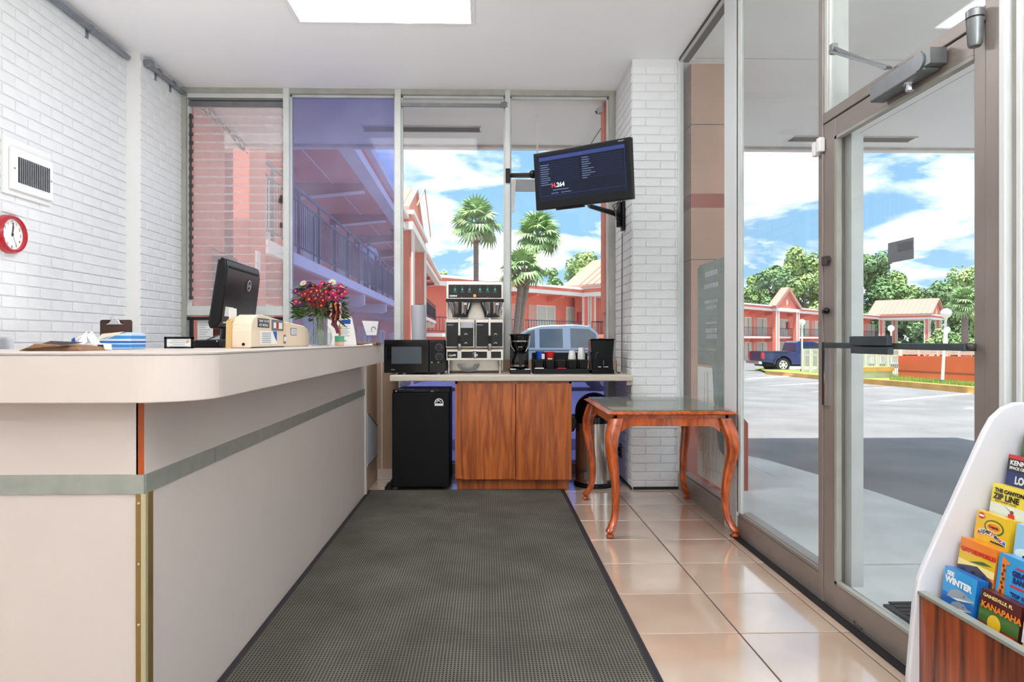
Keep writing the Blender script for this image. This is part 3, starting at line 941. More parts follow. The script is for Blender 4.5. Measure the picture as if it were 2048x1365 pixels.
for i in range(8):
    y = 1.2 + i * 4.2
    for fl, zz in (('up', WZ), ('low', gz(o0.y + y))):
        wb().box(-1.6, -1.57, y, y + .95, zz, zz + 2.02).build('room_door', 'room_door')
        f = wb().box(-1.6, -1.56, y + 1.15, y + 3.0, zz + .1, zz + 2.02).build('window', 'trim_white')
        wb().box(-1.562, -1.55, y + 1.22, y + 2.93, zz + .17, zz + 1.95).build('curtain', 'curtain', f)
        wb().box(-1.556, -1.54, y + 2.05, y + 2.1, zz + .17, zz + 1.95).build('mullion', 'dark_gap', f)
# gable tower of the wing: two columns and a pediment facing the court
ga, gb_ = P(830, 440, X=o0.x).y - o0.y, P(850, 480, X=o0.x).y - o0.y
ga, gb_ = 12.6, 18.0
for y in (ga, gb_):
    c_ = wb().box(.06, .50, y - .27, y + .27, gz(o0.y + y) - .1, WS).build('column', 'salmon')
    wb().box(.48, .54, y - .31, y - .21, gz(o0.y + y), WS).box(.48, .54, y + .21, y + .31, gz(o0.y + y), WS).build('column_trim', 'trim_white', c_)
wb().box(-.2, .56, ga - .5, gb_ + .5, WS - .0, WS + .26).build('tower_fascia', 'trim_white')
wb().box(-.2, .5, ga - .45, gb_ + .45, WS + .26, WS + .5).build('tower_band', 'salmon')
wb().box(-.2, .6, ga - .52, gb_ + .52, WS + .5, WS + .64).build('tower_eave', 'trim_white')
mid, pk = (ga + gb_) / 2, WS + 1.95
pd = wb().prism([(ga - .58, WS + .62), (gb_ + .58, WS + .62), (mid, pk - .01)], -.1, .36, 'x').build('pediment', 'salmon')
for s_, yy in ((-1, ga - .6), (1, gb_ + .6)):
    rp = wb().add([(-3.0, yy, WS + .62), (.45, yy, WS + .62), (.45, mid, pk), (-3.0, mid, pk), (-3.0, yy, WS + .74), (.45, yy, WS + .74), (.45, mid, pk + .12), (-3.0, mid, pk + .12)],
                  [(0, 1, 2, 3), (7, 6, 5, 4), (0, 4, 5, 1), (1, 5, 6, 2), (2, 6, 7, 3), (3, 7, 4, 0)]).build('tower_roof', 'roof_metal')
    for k in range(8):
        x = -2.8 + k * .5
        wb().bar((x, yy, WS + .75), (x, mid, pk + .13), .04, .04).build('roof_seam', 'roof_metal', rp)

# ---- far wing, turned about 44 degrees
A0 = P(890, 571, Z=WS)
wdir = Vector((.72, .694, 0)).normalized()
wang = math.atan2(wdir.y, wdir.x)
nrm = Vector((wdir.y, -wdir.x, 0))
def WT(px, off=0.0):
    """run along the far wing's face for a photograph column"""
    r = ray(px, CY)
    p0 = Vector((A0.x, A0.y, 0)) + nrm * off
    det = r.x * (-wdir.y) - r.y * (-wdir.x)
    t = (p0.x * (-wdir.y) - p0.y * (-wdir.x)) / det
    q = r * t
    return (Vector((q.x, q.y, 0)) - p0).dot(wdir)
fw = thing('motel_far_wing', 'salmon two-storey motel wing with white fascia across the car park', 'building', (A0.x, A0.y, 0), wang)
def fb():
    return MB(fw, True)
FS, FZ = 4.75, 1.62            # soffit, balcony floor
T1 = WT(1760)
FG = -1.9
fb().box(-6, T1, 1.5, 1.7, FG, FS + .4).build('wall', 'salmon_deep')
fb().box(-6, T1, -.05, 1.5, FZ - .22, FZ).build('balcony_slab', 'trim_white')
fb().box(-6, T1, -.05, 1.5, FZ - .26, FZ - .22).build('balcony_soffit', 'salmon')
fb().box(-6, T1, -.3, 1.6, FS, FS + .03).build('soffit', 'salmon')
fb().box(-6, T1, -.36, -.2, FS - .02, FS + .27).build('fascia_board', 'trim_white')
fb().box(-6, T1, -.30, 6, FS + .27, FS + .5).build('roof_edge', 'salmon_deep')
fb().box(-6, T1, -.46, 6, FS + .5, FS + .68).build('gutter', 'trim_white')
fb().box(-6, T1, -.06, -.01, FZ + 1.02, FZ + 1.08).box(-6, T1, -.05, -.02, FZ + .12, FZ + .16).build('hand_rail', 'rail_iron')
bl = fb()
t_ = -2.0
while t_ < T1:
    bl.box(t_ - .012, t_ + .012, -.045, -.02, FZ + .14, FZ + 1.03)
    t_ += .3
bl.build('balusters', 'rail_iron', kind='stuff')
wins = [(1072, 1110, 1), (1132, 1161, 1), (1489, 1502, 0), (1514, 1533, 0), (1558, 1575, 1), (1597, 1617, 0), (1629, 1642, 0), (1704, 1722, 0), (1735, 1749, 0)]
for a, b, dk in wins:
    for zz in (FZ, FG + .5):
        ta, tb = WT(a, -1.5), WT(b, -1.5)
        f = fb().box(ta, tb, 1.44, 1.5, zz + .1, zz + 2.35).build('window', 'trim_white')
        fb().box(ta + .12, tb - .12, 1.42, 1.45, zz + .22, zz + 2.23).build('curtain', 'curtain', f)
        m_ = (ta + tb) / 2
        fb().box(m_ - .05, m_ + .05, 1.40, 1.43, zz + .22, zz + 2.23).build('mullion', 'dark_gap' if not dk else 'trim_white', f)
for a, b in [(1022, 1032), (1056, 1071), (1506, 1512), (1577, 1579), (1622, 1627), (1728, 1733)]:
    for zz in (FZ, FG + .5):
        fb().box(WT(a, -1.5), WT(b, -1.5), 1.43, 1.5, zz, zz + 2.35).build('room_door', 'room_door')
for px_ in (1040, 1075, 1125, 1500, 1525, 1555, 1598, 1622, 1700, 1720, 1745):
    t_ = WT(px_)
    fb().prism([(-.1, FS), (1.5, FS), (1.5, FS - .5), (-.1, FS - .15)], t_ - .12, t_ + .12, 'x').build('beam', 'salmon')
    fb().prism([(-.02, FZ - .26), (1.5, FZ - .26), (1.5, FZ - .75), (-.02, FZ - .42)], t_ - .1, t_ + .1, 'x').build('bracket', 'salmon')
t_ = WT(1596)
fb().box(t_ - .35, t_ + .35, 1.2, 1.44, FZ + 1.0, FZ + 2.0).build('fire_hose_cabinet', 'red')
# pediment bay in the middle of the far wing
ta, tb = WT(1543), WT(1584)
for t_ in (ta, tb):
    c_ = fb().box(t_ - .45, t_ + .45, -.75, -.3, FG, FS).build('column', 'salmon_deep')
    fb().box(t_ - .48, t_ - .22, -.80, -.70, FG, FS).box(t_ + .22, t_ + .48, -.80, -.70, FG, FS).build('column_trim', 'trim_white', c_)
fb().box(ta - .7, tb + .7, -.85, -.2, FS, FS + .42).build('bay_fascia', 'trim_white')
pk_ = FS + 2.9
fb().prism([(ta - .3, FS + .42), (tb + .3, FS + .42), ((ta + tb) / 2, pk_ - .5)], -.6, -.3, 'y').build('pediment', 'salmon_deep')
for e in (ta - .9, tb + .9):
    m_ = (ta + tb) / 2
    fb().bar((e, -.45, FS + .45), (m_, -.45, pk_), 1.0, .42, up=(0, 0, 1)).build('rake', 'roof_metal')
m_ = (ta + tb) / 2
fb().lathe([(.01, -.45), (.28, -.2), (.28, .2), (.01, .45)], (m_, -.62, FS + 1.2), 8, 1, .3).build('emblem', 'trim_white')

# ---- gabled pavilions projecting from the far wing
def pavilion(name, label, px_, length, width, eave, ridge, ground, open_under):
    t0 = WT(px_)
    base = Vector((A0.x, A0.y, 0)) + wdir * t0
    r = thing(name, label, 'building', base, wang)
    mb = lambda: MB(r, True)
    c = 0
    spots = [(.35, -length + .35), (width - .35, -length + .35), (.35, -.5)] + ([(width - .35, -.5)] if open_under else [])
    for x, y in spots:
        cc = mb().box(x - .36, x + .36, y - .36, y + .36, ground, eave).build('column', 'salmon_deep')
        mb().box(x - .40, x - .2, y - .40, y - .3, ground, eave).box(x + .2, x + .40, y - .40, y - .3, ground, eave).box(x - .40, x - .3, y + .2, y + .4, ground, eave).box(x - .40, x - .3, y - .4, y - .2, ground, eave).build('column_trim', 'trim_white', cc)
    mb().box(-.3, width + .3, -length - .3, 0, eave, eave + .32).build('fascia_board', 'trim_white')
    mb().box(-.22, width + .22, -length - .22, 0, eave + .32, eave + .62).build('roof_edge', 'salmon_deep')
    mb().box(-.4, width + .4, -length - .4, 0, eave + .62, eave + .84).build('gutter', 'trim_white')
    e2 = eave + .84
    mb().prism([(-.1, e2), (width + .1, e2), (width / 2, ridge - .2)], -length - .1, -length + .1, 'y').build('pediment', 'salmon_deep')
    for sgn in (0, 1):
        x0 = -.6 if sgn == 0 else width + .6
        rp = mb().add([(x0, -length - .6, e2 - .05), (x0, 1.5, e2 - .05), (width / 2, 1.5, ridge), (width / 2, -length - .6, ridge), (x0, -length - .6, e2 + .12), (x0, 1.5, e2 + .12), (width / 2, 1.5, ridge + .2), (width / 2, -length - .6, ridge + .2)],
                      [(0, 1, 2, 3), (7, 6, 5, 4), (0, 4, 5, 1), (1, 5, 6, 2), (2, 6, 7, 3), (3, 7, 4, 0)]).build('roof_slope', 'roof_metal')
        n_ = int(length / .7)
        for k in range(n_ + 2):
            y = -length - .4 + k * .7
            mb().bar((x0, y, e2 + .14), (width / 2, y, ridge + .22), .09, .08).build('roof_seam', 'roof_metal', rp)
    mb().lathe([(.01, -.5), (.3, -.2), (.3, .2), (.01, .5)], (width / 2, -length - .14, e2 + .6), 8, 1, .3).build('emblem', 'trim_white')
    return r
pv = pavilion('stair_pavilion', 'salmon gabled stair pavilion projecting right of the silver pickup', 1163, 9, 7, FS - .05, FS + 3.2, FG, False)
MB(pv, True).box(.5, 6.5, .9, 1.1, FG, FS).build('wall', 'salmon_deep')
MB(pv, True).box(.15, .19, -8.3, -.8, FZ + 1.0, FZ + 1.07).build('hand_rail', 'rail_iron')
MB(pv, True).box(0, .3, -8.6, 0, FZ - .3, FZ).build('balcony_slab', 'salmon')
bl = MB(pv, True)
for k in range(24):
    bl.box(.15, .18, -8.3 + k * .32, -8.27 + k * .32, FZ, FZ + 1.0)
bl.build('balusters', 'rail_iron', kind='stuff')
MB(pv, True).box(1.3, 2.3, .8, .9, FZ, FZ + 2.3).build('room_door', 'room_door')
MB(pv, True).box(.55, .95, .75, .9, FZ + 1.0, FZ + 1.9).build('fire_hose_cabinet', 'red')
pavilion('porte_cochere', 'open gabled salmon drive-through pavilion beside the far wing end', 1756, 7.5, 8.5, 4.6, 8.0, -2.0, True)

# ---- cars
def pickup(name, label, loc, rotz, paint, cap=False):
    """local: x forward along the truck, y to its left, z up from the road"""
    t = thing(name, label, 'car', loc, rotz)
    mb = lambda: MB(t, True)
    W = .86
    def arch(cx, r, n=8, z0=.42):
        return [(cx + r * math.cos(a), z0 + (r) * math.sin(a) - .06) for a in [PI - PI * i / n for i in range(n + 1)]]
    lower = [(-2.6, .55), (-1.9, .48)] + [(-1.45 + .46 * math.cos(PI - PI * i / 8), .42 + .46 * math.sin(PI * i / 8)) for i in range(9)] + [(-.9, .42), (1.1, .42)] + [(1.75 + .46 * math.cos(PI - PI * i / 8), .42 + .46 * math.sin(PI * i / 8)) for i in range(9)] + [(2.3, .45), (2.55, .55), (2.6, .95), (2.45, 1.06), (1.3, 1.14), (-2.6, 1.12)]
    mb().prism(lower, -W, W, 'y').build('body', paint, bev=.03)
    hood = 1.14
    if cap:
        cab = [(1.35, hood), (.6, 1.72), (.25, 1.81), (-.6, 1.84), (-1.0, 1.80), (-1.22, 1.6), (-1.3, hood)]
    else:
        cab = [(1.25, hood), (.5, 1.62), (.2, 1.68), (-.45, 1.70), (-.62, 1.62), (-.72, hood)]
    def tap(z):
        return W - .02 - .16 * max(0, (z - hood)) / .6
    vs = [(x, -tap(z), z) for x, z in cab] + [(x, tap(z), z) for x, z in cab]
    n = len(cab)
    fs = [tuple(range(n)), tuple(range(2 * n - 1, n - 1, -1))] + [(i, i + n, (i + 1) % n + n, (i + 1) % n) for i in range(n)]
    mb().add(vs, fs).build('cab', paint, bev=.03)
    if not cap:
        mb().box(-2.5, -.85, -W + .1, W - .1, 1.121, 1.13).build('bed_liner', 'black_soft')
        side = [[(1.02, 1.2), (.48, 1.57), (.12, 1.60), (.12, 1.2)], [(.04, 1.2), (.04, 1.6), (-.38, 1.6), (-.5, 1.2)]]
    else:
        side = [[(1.1, 1.22), (.62, 1.62), (.42, 1.70), (.42, 1.22)], [(.3, 1.22), (.3, 1.71), (-.3, 1.72), (-.3, 1.22)], [(-.5, 1.22), (-.5, 1.73), (-.98, 1.71), (-1.16, 1.58), (-1.2, 1.22)]]
    for s_ in (-1, 1):
        for pl in side:
            a = [(x, s_ * (tap(z) + .012), z) for x, z in pl]
            b = [(x, s_ * (tap(z) - .02), z) for x, z in pl]
            k = len(pl)
            mb().add(a + b, [tuple(range(k)), tuple(range(2 * k - 1, k - 1, -1))] + [(i, i + k, (i + 1) % k + k, (i + 1) % k) for i in range(k)]).build('side_window', 'car_glass')
        mb().box(-2.5, -1.2, s_ * (W + .005) - .005, s_ * (W + .005) + .005, 1.06, 1.10).box(-.2, -.02, s_ * (W + .01) - .012, s_ * (W + .01) + .012, 1.02, 1.05).build('door_handle', 'black_plastic')
        if True:
            mb().obox((.95, s_ * (W + .12), 1.27), (.05, 0, 0), (0, .1, 0), (0, 0, .08)).build('mirror', paint, bev=.02)
        for cx in (-1.45, 1.75):
            w_ = mb().tube([(cx, s_ * (W - .26), .39), (cx, s_ * (W - .22), .39), (cx, s_ * (W - .02), .39), (cx, s_ * (W + .01), .39)], [.36, .39, .39, .36], 24).build('wheel', 'tyre', smooth=True)
            rim = mb().tube([(cx, s_ * (W - .0), .39), (cx, s_ * (W + .018), .39)], [.25, .23], 20).build('rim', 'stainless', w_)
            for q in range(6):
                a = q * PI / 3
                mb().tube([(cx + .15 * math.cos(a), s_ * (W + .012), .39 + .15 * math.sin(a)), (cx + .15 * math.cos(a), s_ * (W + .021), .39 + .15 * math.sin(a))], .045, 8).build('rim_hole', 'dark_gap', w_)
            fl = [(cx + r_ * math.cos(PI * i / 10), .42 + r_ * math.sin(PI * i / 10)) for r_ in (.46,) for i in range(11)]
            fl2 = [(cx + .55 * math.cos(PI * i / 10), .42 + .55 * math.sin(PI * i / 10)) for i in range(10, -1, -1)]
            mb().prism(fl + fl2, s_ * W - .005, s_ * (W + .045), 'y').build('wheel_arch', paint, bev=.01)
    # windscreen and rear glass
    x0, z0, x1, z1 = (1.22, 1.23, .62, 1.65) if cap else (1.12, 1.22, .58, 1.57)
    mb().add([(x0 + .02, -W + .14, z0), (x0 + .02, W - .14, z0), (x1 + .02, W - .2, z1), (x1 + .02, -W + .2, z1), (x0 - .03, -W + .14, z0 - .03), (x0 - .03, W - .14, z0 - .03), (x1 - .03, W - .2, z1 - .03), (x1 - .03, -W + .2, z1 - .03)],
             [(0, 1, 2, 3), (7, 6, 5, 4), (0, 4, 5, 1), (1, 5, 6, 2), (2, 6, 7, 3), (3, 7, 4, 0)]).build('windscreen', 'car_glass')
    for s_ in (-1, 1):
        mb().box(-2.64, -2.5, s_ * (W - .06) - .07, s_ * (W - .06) + .075, .72, 1.06).build('tail_light', 'red')
        mb().box(2.48, 2.6, s_ * (W - .16) - .14, s_ * (W - .16) + .14, .78, .96).build('headlight', 'chrome')
    mb().box(-2.82, -2.62, -W + .02, W - .02, .42, .60).build('rear_bumper', 'chrome', bev=.03)
    mb().box(2.55, 2.72, -W + .02, W - .02, .40, .62).build('front_bumper', 'chrome', bev=.03)
    mb().box(-2.35, 2.4, -W + .12, W - .12, .3, .5).build('chassis', 'black_soft')
    return t
by = 36.5
bx0 = P(1507, 700, Y=by).x
pickup('pickup_truck', 'dark blue pickup truck parked in front of the far motel wing', (bx0 + 2.7, by, gz(by) - .02), .03, 'truck_blue')
sy = 19.0
pickup('pickup_truck', 'silver pickup with covered bed parked outside behind the coffee makers', (P(1112, 700, Y=sy).x - .22, sy, gz(sy) - .05), PI, 'truck_silver', cap=True).scale = (1.08, 1.05, 1.05)

# ---- kerb, grass island, fence, orange enclosure, lamps
kp = [G(1537, 749), G(1590, 754), G(1640, 759), G(1690, 764), G(1760, 770), G(1830, 776), G(1945, 787), G(2040, 796)]
kb = MB()
for a, b in zip(kp[:-1], kp[1:]):
    kb.bar(a + Vector((0, 0, .07)), b + Vector((0, 0, .07)), .3, .2)
struct(kb, 'kerb', 'kerb_yellow')
back = [Vector((q.x + 3.0 + i * .3, q.y + 9, gz(q.y + 9))) for i, q in enumerate(kp)]
gm = MB()
for a, b, c_, d in zip(kp[:-1], kp[1:], back[1:], back[:-1]):
    up = Vector((0, 0, .1))
    gm.add([a + up, b + up, c_ + up, d + up], [(0, 1, 2, 3)])
ls = struct(gm, 'lawn', 'grass')
def blades(px0, px1, py, n, mb):
    for k in range(n):
        q = G(random.uniform(px0, px1), random.uniform(py - 4, py + 5))
        h = random.uniform(.06, .16)
        a = random.uniform(0, PI)
        d = Vector((math.cos(a), math.sin(a), 0)) * .025
        mb.add([q + Vector((0, 0, .08)) - d, q + Vector((0, 0, .08)) + d, q + Vector((random.uniform(-.04, .04), 0, .1 + h))], [(0, 1, 2)])
gb = MB()
for i in range(40):
    x = 1780 + i * 4.5
    blades(x, x + 5, 764 + (x - 1780) * .105, 40, gb)
o = gb.build('grass', 'grass', None, kind='stuff')
o['label'], o['category'] = 'short green grass along the yellow kerb', 'grass'

f0, f1 = G(1606, 748), G(1800, 760)
fr = thing('picket_fence', 'white picket fence around the pool behind the yellow kerb', 'fence', f0)
n_ = 10
fz = lambda p: p.z + .05
posts = [f0.lerp(f1, i / n_) for i in range(n_ + 1)]
FHT = P(1640, 700, Y=f0.y).z - f0.z
for p_ in posts:
    MB(fr).box(p_.x - .06, p_.x + .06, p_.y - .06, p_.y + .06, p_.z - .05, p_.z + FHT + .05).build('post', 'trim_white')
for hh in (.18, FHT - .25, FHT):
    MB(fr).bar(f0 + Vector((0, 0, hh)), f1 + Vector((0, 0, hh)), .05, .1).build('rail', 'trim_white')
pk_ = MB(fr)
for i in range(64):
    p_ = f0.lerp(f1, i / 63)
    pk_.box(p_.x - .018, p_.x + .018, p_.y - .008, p_.y + .008, p_.z + .1, p_.z + FHT)
pk_.build('pickets', 'trim_white', kind='stuff')
dk = [f0 + Vector((.2, .4, .02)), f1 + Vector((0, .4, .02)), Vector((f1.x + 14, f1.y + 14, gz(f1.y + 14) + .1)), Vector((f0.x + 6, f0.y + 16, gz(f0.y + 16) + .1))]
struct(MB().add(dk + [v - Vector((0, 0, .08)) for v in dk], [(0, 1, 2, 3), (7, 6, 5, 4), (0, 4, 5, 1), (1, 5, 6, 2), (2, 6, 7, 3), (3, 7, 4, 0)]), 'ground_pool_deck', 'trim_white')
# planter block by the fence
q0, q1 = G(1688, 762), G(1766, 760)
pl = thing('planter_block', 'low pale block with a yellow cap in front of the fence', 'planter', q0)
MB(pl).bar(q0 + Vector((0, 0, .18)), q1 + Vector((0, 0, .18)), .8, .4).build('body', 'concrete')
MB(pl).bar(q0 + Vector((0, 0, .44)), q1 + Vector((0, 0, .44)), .95, .16).build('cap', 'kerb_yellow')
# pool chairs behind the fence
ch = thing('pool_chair', 'white pool chair behind the picket fence, left of the striped edging', 'chair', G(1712, 738))
ch.rotation_euler.z = .6
MB(ch, True).box(-.3, .3, -.3, .3, .38, .42).build('seat', 'white')
MB(ch, True).obox((0, .35, .68), (.3, 0, 0), (0, .02, 0), (0, .1, .3)).build('backrest', 'white')
for x in (-.27, .27):
    for y in (-.27, .27):
        MB(ch, True).box(x - .02, x + .02, y - .02, y + .02, 0, .4).build('leg', 'white')
dup(ch, G(1752, 739), -.5, 'white pool chair behind the picket fence, above the striped edging')
dup(ch, G(1785, 740), 1.2, 'white pool chair behind the picket fence, nearest the orange wall')
tq0, tq1 = G(1748, 746), G(1800, 747)
pt = thing('pool_edging', 'row of dark blue tiles along the pool edge behind the fence', 'edging', tq0)
for i in range(11):
    p_ = tq0.lerp(tq1, i / 10) + Vector((0, .3, .35))
    MB(pt).box(p_.x - .1, p_.x + .1, p_.y - .05, p_.y + .05, p_.z - .1, p_.z + .1).build('tile', 'truck_blue')
# orange wall with chain link
e0, e1 = G(1803, 760), G(1965, 772)
zt = P(1803, 712, Y=e0.y).z
ew = thing('enclosure_wall', 'bright orange block wall at right with chain-link strip on top', 'wall', e0)
h_ = zt - e0.z
d_ = (e1 - e0)
nn = Vector((-d_.y, d_.x, 0)).normalized() * .12
MB(ew).obox(e0 + d_ / 2 + Vector((0, 0, h_ / 2)), d_ / 2, nn, (0, 0, h_ / 2)).build('panel', 'wall_orange')
MB(ew).obox(e0 + d_ / 2 + Vector((0, 0, .35)) - nn * 1.05, d_ / 2, nn * .08, (0, 0, .03)).build('base_line', 'stucco_red')
cl_ = MB(ew)
nx_ = 60
for i in range(nx_):
    a = e0 + d_ * (i / nx_) + Vector((0, 0, h_))
    b = e0 + d_ * ((i + 1) / nx_) + Vector((0, 0, h_))
    for j in range(2):
        up0, up1 = Vector((0, 0, .05 + j * .16)), Vector((0, 0, .21 + j * .16))
        cl_.bar(a + up0, b + up1, .02)
        cl_.bar(b + up0, a + up1, .02)
cl_.bar(e0 + Vector((0, 0, h_ + .38)), e1 + Vector((0, 0, h_ + .38)), .04)
cl_.build('chain_link', 'trim_white', kind='stuff')
for i in range(5):
    p_ = e0 + d_ * (i / 4) + Vector((0, 0, h_))
    MB(ew).tube([p_, p_ + Vector((0, 0, .42))], .04, 8).build('post', 'trim_white')
def globe_lamp(px_, py_base, py_globe, label, lean=0.0):
    q = G(px_, py_base)
    top = P(px_ + lean, py_globe, Y=q.y)
    R_ = 10.0 * q.y / F * (.62 if py_globe != 627 else 1.0)
    t = thing('globe_lamp', label, 'street lamp', q, group='white globe lamps')
    MB(t).tube([q, q.lerp(top, .96)], [.05, .034], 12).build('pole', 'trim_white', smooth=True)
    MB(t).tube([q, q + Vector((0, 0, .22))], .09, 12).build('base', 'steel_grey')
    b_ = MB(t)
    b_.ball(top, R_, 20, 12)
    b_.build('globe', 'lamp_globe', smooth=True)
    MB(t).tube([q.lerp(top, .9), q.lerp(top, .96)], [.04, .07], 12).build('collar', 'trim_white')
globe_lamp(1604, 747, 645, 'white globe lamp on a pole in front of the blue pickup')
globe_lamp(1884, 774, 627, 'tall white globe lamp leaning in front of the orange wall', 8)
globe_lamp(1894, 746, 660, 'smaller white globe lamp behind the tall one')
globe_lamp(1782, 742, 657, 'white globe lamp standing under the drive-through pavilion')

# ---- trees
def tree(loc, height, crown_r, label, leaf, seed, n=2600, low=.25, leaf_size=.5, group='trees beyond the motel', flat=.85):
    rnd = random.Random(seed)
    t = thing('tree', label, 'tree', loc, group=group)
    base = Vector(loc)
    MB(t).tube([base - Vector((0, 0, .5)), base + Vector((.1, 0, height * .3)), base + Vector((-.15, .1, height * .6))], [height * .035, height * .026, height * .012], 8).build('trunk', 'bark', smooth=True)
    vs, fs = [], []
    blobs = []
    nb = 44
    for k in range(nb):
        u = rnd.uniform(0, 1)
        a = rnd.uniform(0, 2 * PI)
        zz = low + (1 - low) * u
        rr = crown_r * (math.sin(PI * min(1, .16 + .84 * (u * .9))) ** .7) * rnd.uniform(.25, .85)
        blobs.append((base + Vector((rr * math.cos(a), rr * math.sin(a), height * zz - crown_r * .12)), crown_r * rnd.uniform(.2, .36)))
    for k in range(n):
        c, r = blobs[k % nb]
        d = Vector((rnd.gauss(0, 1), rnd.gauss(0, 1), rnd.gauss(0, 1))).normalized()
        p = c + d * r * rnd.uniform(.7, 1.08)
        nrm_ = (d + Vector((rnd.uniform(-.7, .7), rnd.uniform(-.7, .7), rnd.uniform(0, .8)))).normalized()
        a_ = nrm_.orthogonal().normalized()
        b_ = nrm_.cross(a_)
        s = leaf_size * rnd.uniform(.6, 1.3)
        th = rnd.uniform(0, PI)
        a2 = a_ * math.cos(th) + b_ * math.sin(th)
        b2 = nrm_.cross(a2)
        i = len(vs)
        vs += [p - a2 * s, p + b2 * s * .6, p + a2 * s, p - b2 * s * .6]
        fs.append((i, i + 1, i + 2, i + 3))
    m = MB(t)
    m.add(vs, fs)
    me = bpy.data.meshes.new('foliage')
    me.from_pydata([p - m.off for p in m.v], [], m.f)
    me.materials.append(MATS[leaf])
    o = bpy.data.objects.new('foliage', me)
    COL.objects.link(o)
    o.parent = t
    o['kind'] = 'stuff'
    return t
def tree_at(px_, top, Y, wpx, label, leaf, seed, **kw):
    g_ = gz(Y)
    q = P(px_, top, Y=Y)
    tree(Vector((q.x, Y, g_)), q.z - g_, wpx * Y / F / 2, label, leaf, seed, **kw)
big = dict(n=15000, leaf_size=.36, low=.06)
tree_at(1500, 556, 132, 90, 'bushy green tree seen beside the outside pier', 'leaf_green', 1, **big)
tree_at(1550, 536, 128, 110, 'green tree rising behind the far pediment', 'leaf_dark', 2, **big)
tree_at(1610, 494, 126, 130, 'tallest light green tree beside the door frame', 'leaf_light', 3, **big)
tree_at(1678, 500, 130, 120, 'tall tree behind the edge of the glass door', 'leaf_light', 4, **big)
tree_at(1742, 514, 128, 130, 'dark green tree right of the door frame', 'leaf_dark', 5, **big)
tree_at(1800, 548, 126, 110, 'green tree behind the drive-through roof', 'leaf_green', 6, **big)
tree_at(1862, 566, 124, 120, 'broad green tree right of the drive-through roof', 'leaf_dark', 7, **big)
tree_at(1930, 540, 122, 130, 'light green tree behind the right-hand palm', 'leaf_light', 8, **big)
tree_at(2010, 540, 122, 140, 'green tree hidden by the door jamb', 'leaf_green', 9, **big)
tree_at(1450, 560, 134, 100, 'green tree hidden by the white window post', 'leaf_green', 12, **big)
tree_at(1098, 540, 95, 62, 'thin green tree behind the far wing roof, left of the taller one', 'leaf_green', 10, n=4200, leaf_size=.24, low=.4)
tree_at(1166, 512, 95, 96, 'light green tree behind the stair pavilion roof', 'leaf_light', 11, n=8000, leaf_size=.24, low=.35)
tree_at(886, 542, 90, 44, 'small green treetop at the end of the left wing', 'leaf_light', 13, n=1500, leaf_size=.24, low=.5)
# shrubs right of the drive-through
for i, (px_, top, w_) in enumerate([(1893, 662, 62), (1925, 668, 56), (1868, 676, 40)]):
    q = P(px_, top, Y=100)
    tree(Vector((q.x, 100, gz(100))), q.z - gz(100), w_ * 100 / F / 2, ['round yellowish shrub right of the pavilion columns', 'yellowish shrub under the right-hand palm', 'small shrub beside the pavilion column'][i], 'leaf_light', 30 + i, n=3500, leaf_size=.24, low=.0, group='shrubs by the pavilion')
# ---- palms
def frond_mesh():
    vs, fs = [], []
    def tri(a, b, c):
        i = len(vs)
        vs.extend([a, b, c])
        fs.append((i, i + 1, i + 2))
    # petiole along +x then a fan of folded blades
    Lp = .52
    vs += [Vector((0, -.018, 0)), Vector((0, .018, 0)), Vector((Lp, .012, .05)), Vector((Lp, -.012, .05))]
    fs.append((0, 1, 2, 3))
    for k in range(17):
        a = math.radians(-112 + 224 * k / 16)
        L = .62 * (1 - .25 * (abs(a) / 2) ** 2)
        d = Vector((math.cos(a), math.sin(a), 0))
        s = Vector((-d.y, d.x, 0))
        base = Vector((Lp, 0, .05))
        m_ = base + d * L * .55 + Vector((0, 0, .05))
        e = base + d * L + Vector((0, 0, -.16 - .05 * (k % 3)))
        tri(base, m_ + s * .055, m_ - s * .055)
        tri(m_ + s * .055, e, m_ - s * .055)
    return vs, fs
fv, ff = frond_mesh()
def palm(base, top, crown_r, label, seed, trunk_r, n=30, bend=(0, 0, 0)):
    rnd = random.Random(seed)
    t = thing('palm_tree', label, 'palm', base, group='cabbage palms')
    b, e = Vector(base), Vector(top)
    bd = Vector(bend)
    pts = [b.lerp(e, u) + bd * math.sin(PI * u) for u in (0, .25, .5, .75, 1)]
    MB(t).tube(pts, [trunk_r * 1.15, trunk_r, trunk_r * .95, trunk_r * .95, trunk_r], 12).build('trunk', 'bark', smooth=True)
    ax = (pts[-1] - pts[-2]).normalized()
    bt = MB(t)
    for k in range(46):
        a = k * 2.4
        h = -.72 + .72 * k / 46
        out = Vector((math.cos(a), math.sin(a), 0))
        p0 = e + ax * crown_r * h * .95 + out * trunk_r * .9
        bt.bar(p0, p0 + (out * .75 + Vector((0, 0, .8))) * crown_r * .26, trunk_r * .5, trunk_r * .16)
    bt.build('leaf_bases', 'boot', kind='stuff')
    me = None
    for k in range(n):
        a = k * 2.39996
        u = (k + .5) / n
        el = math.radians(86 - 128 * u)          # upright in the middle, drooping outside
        if me is None:
            o = MB(t, True).add(fv, ff).build('frond', 'palm_green')
            me = o
        else:
            o = me.copy()
            COL.objects.link(o)
        sc_ = crown_r / 1.05 * rnd.uniform(.85, 1.1)
        R = Euler((rnd.uniform(-.5, .5), -el, a + rnd.uniform(-.2, .2)), 'XYZ')
        o.rotation_euler = R
        o.scale = (sc_, sc_, sc_)
        o.location = e - b + Vector((0, 0, crown_r * .04))
    return t
def palm_px(pb, pt, Y, r_px, label, seed, tr_px, n=30, bend=(0, 0, 0)):
    q = P(pt[0], pt[1], Y=Y)
    b = P(pb, 690, Y=Y)
    palm((b.x, Y, gz(Y)), q, r_px * Y / F, label, seed, tr_px * Y / F / 2, n, bend)
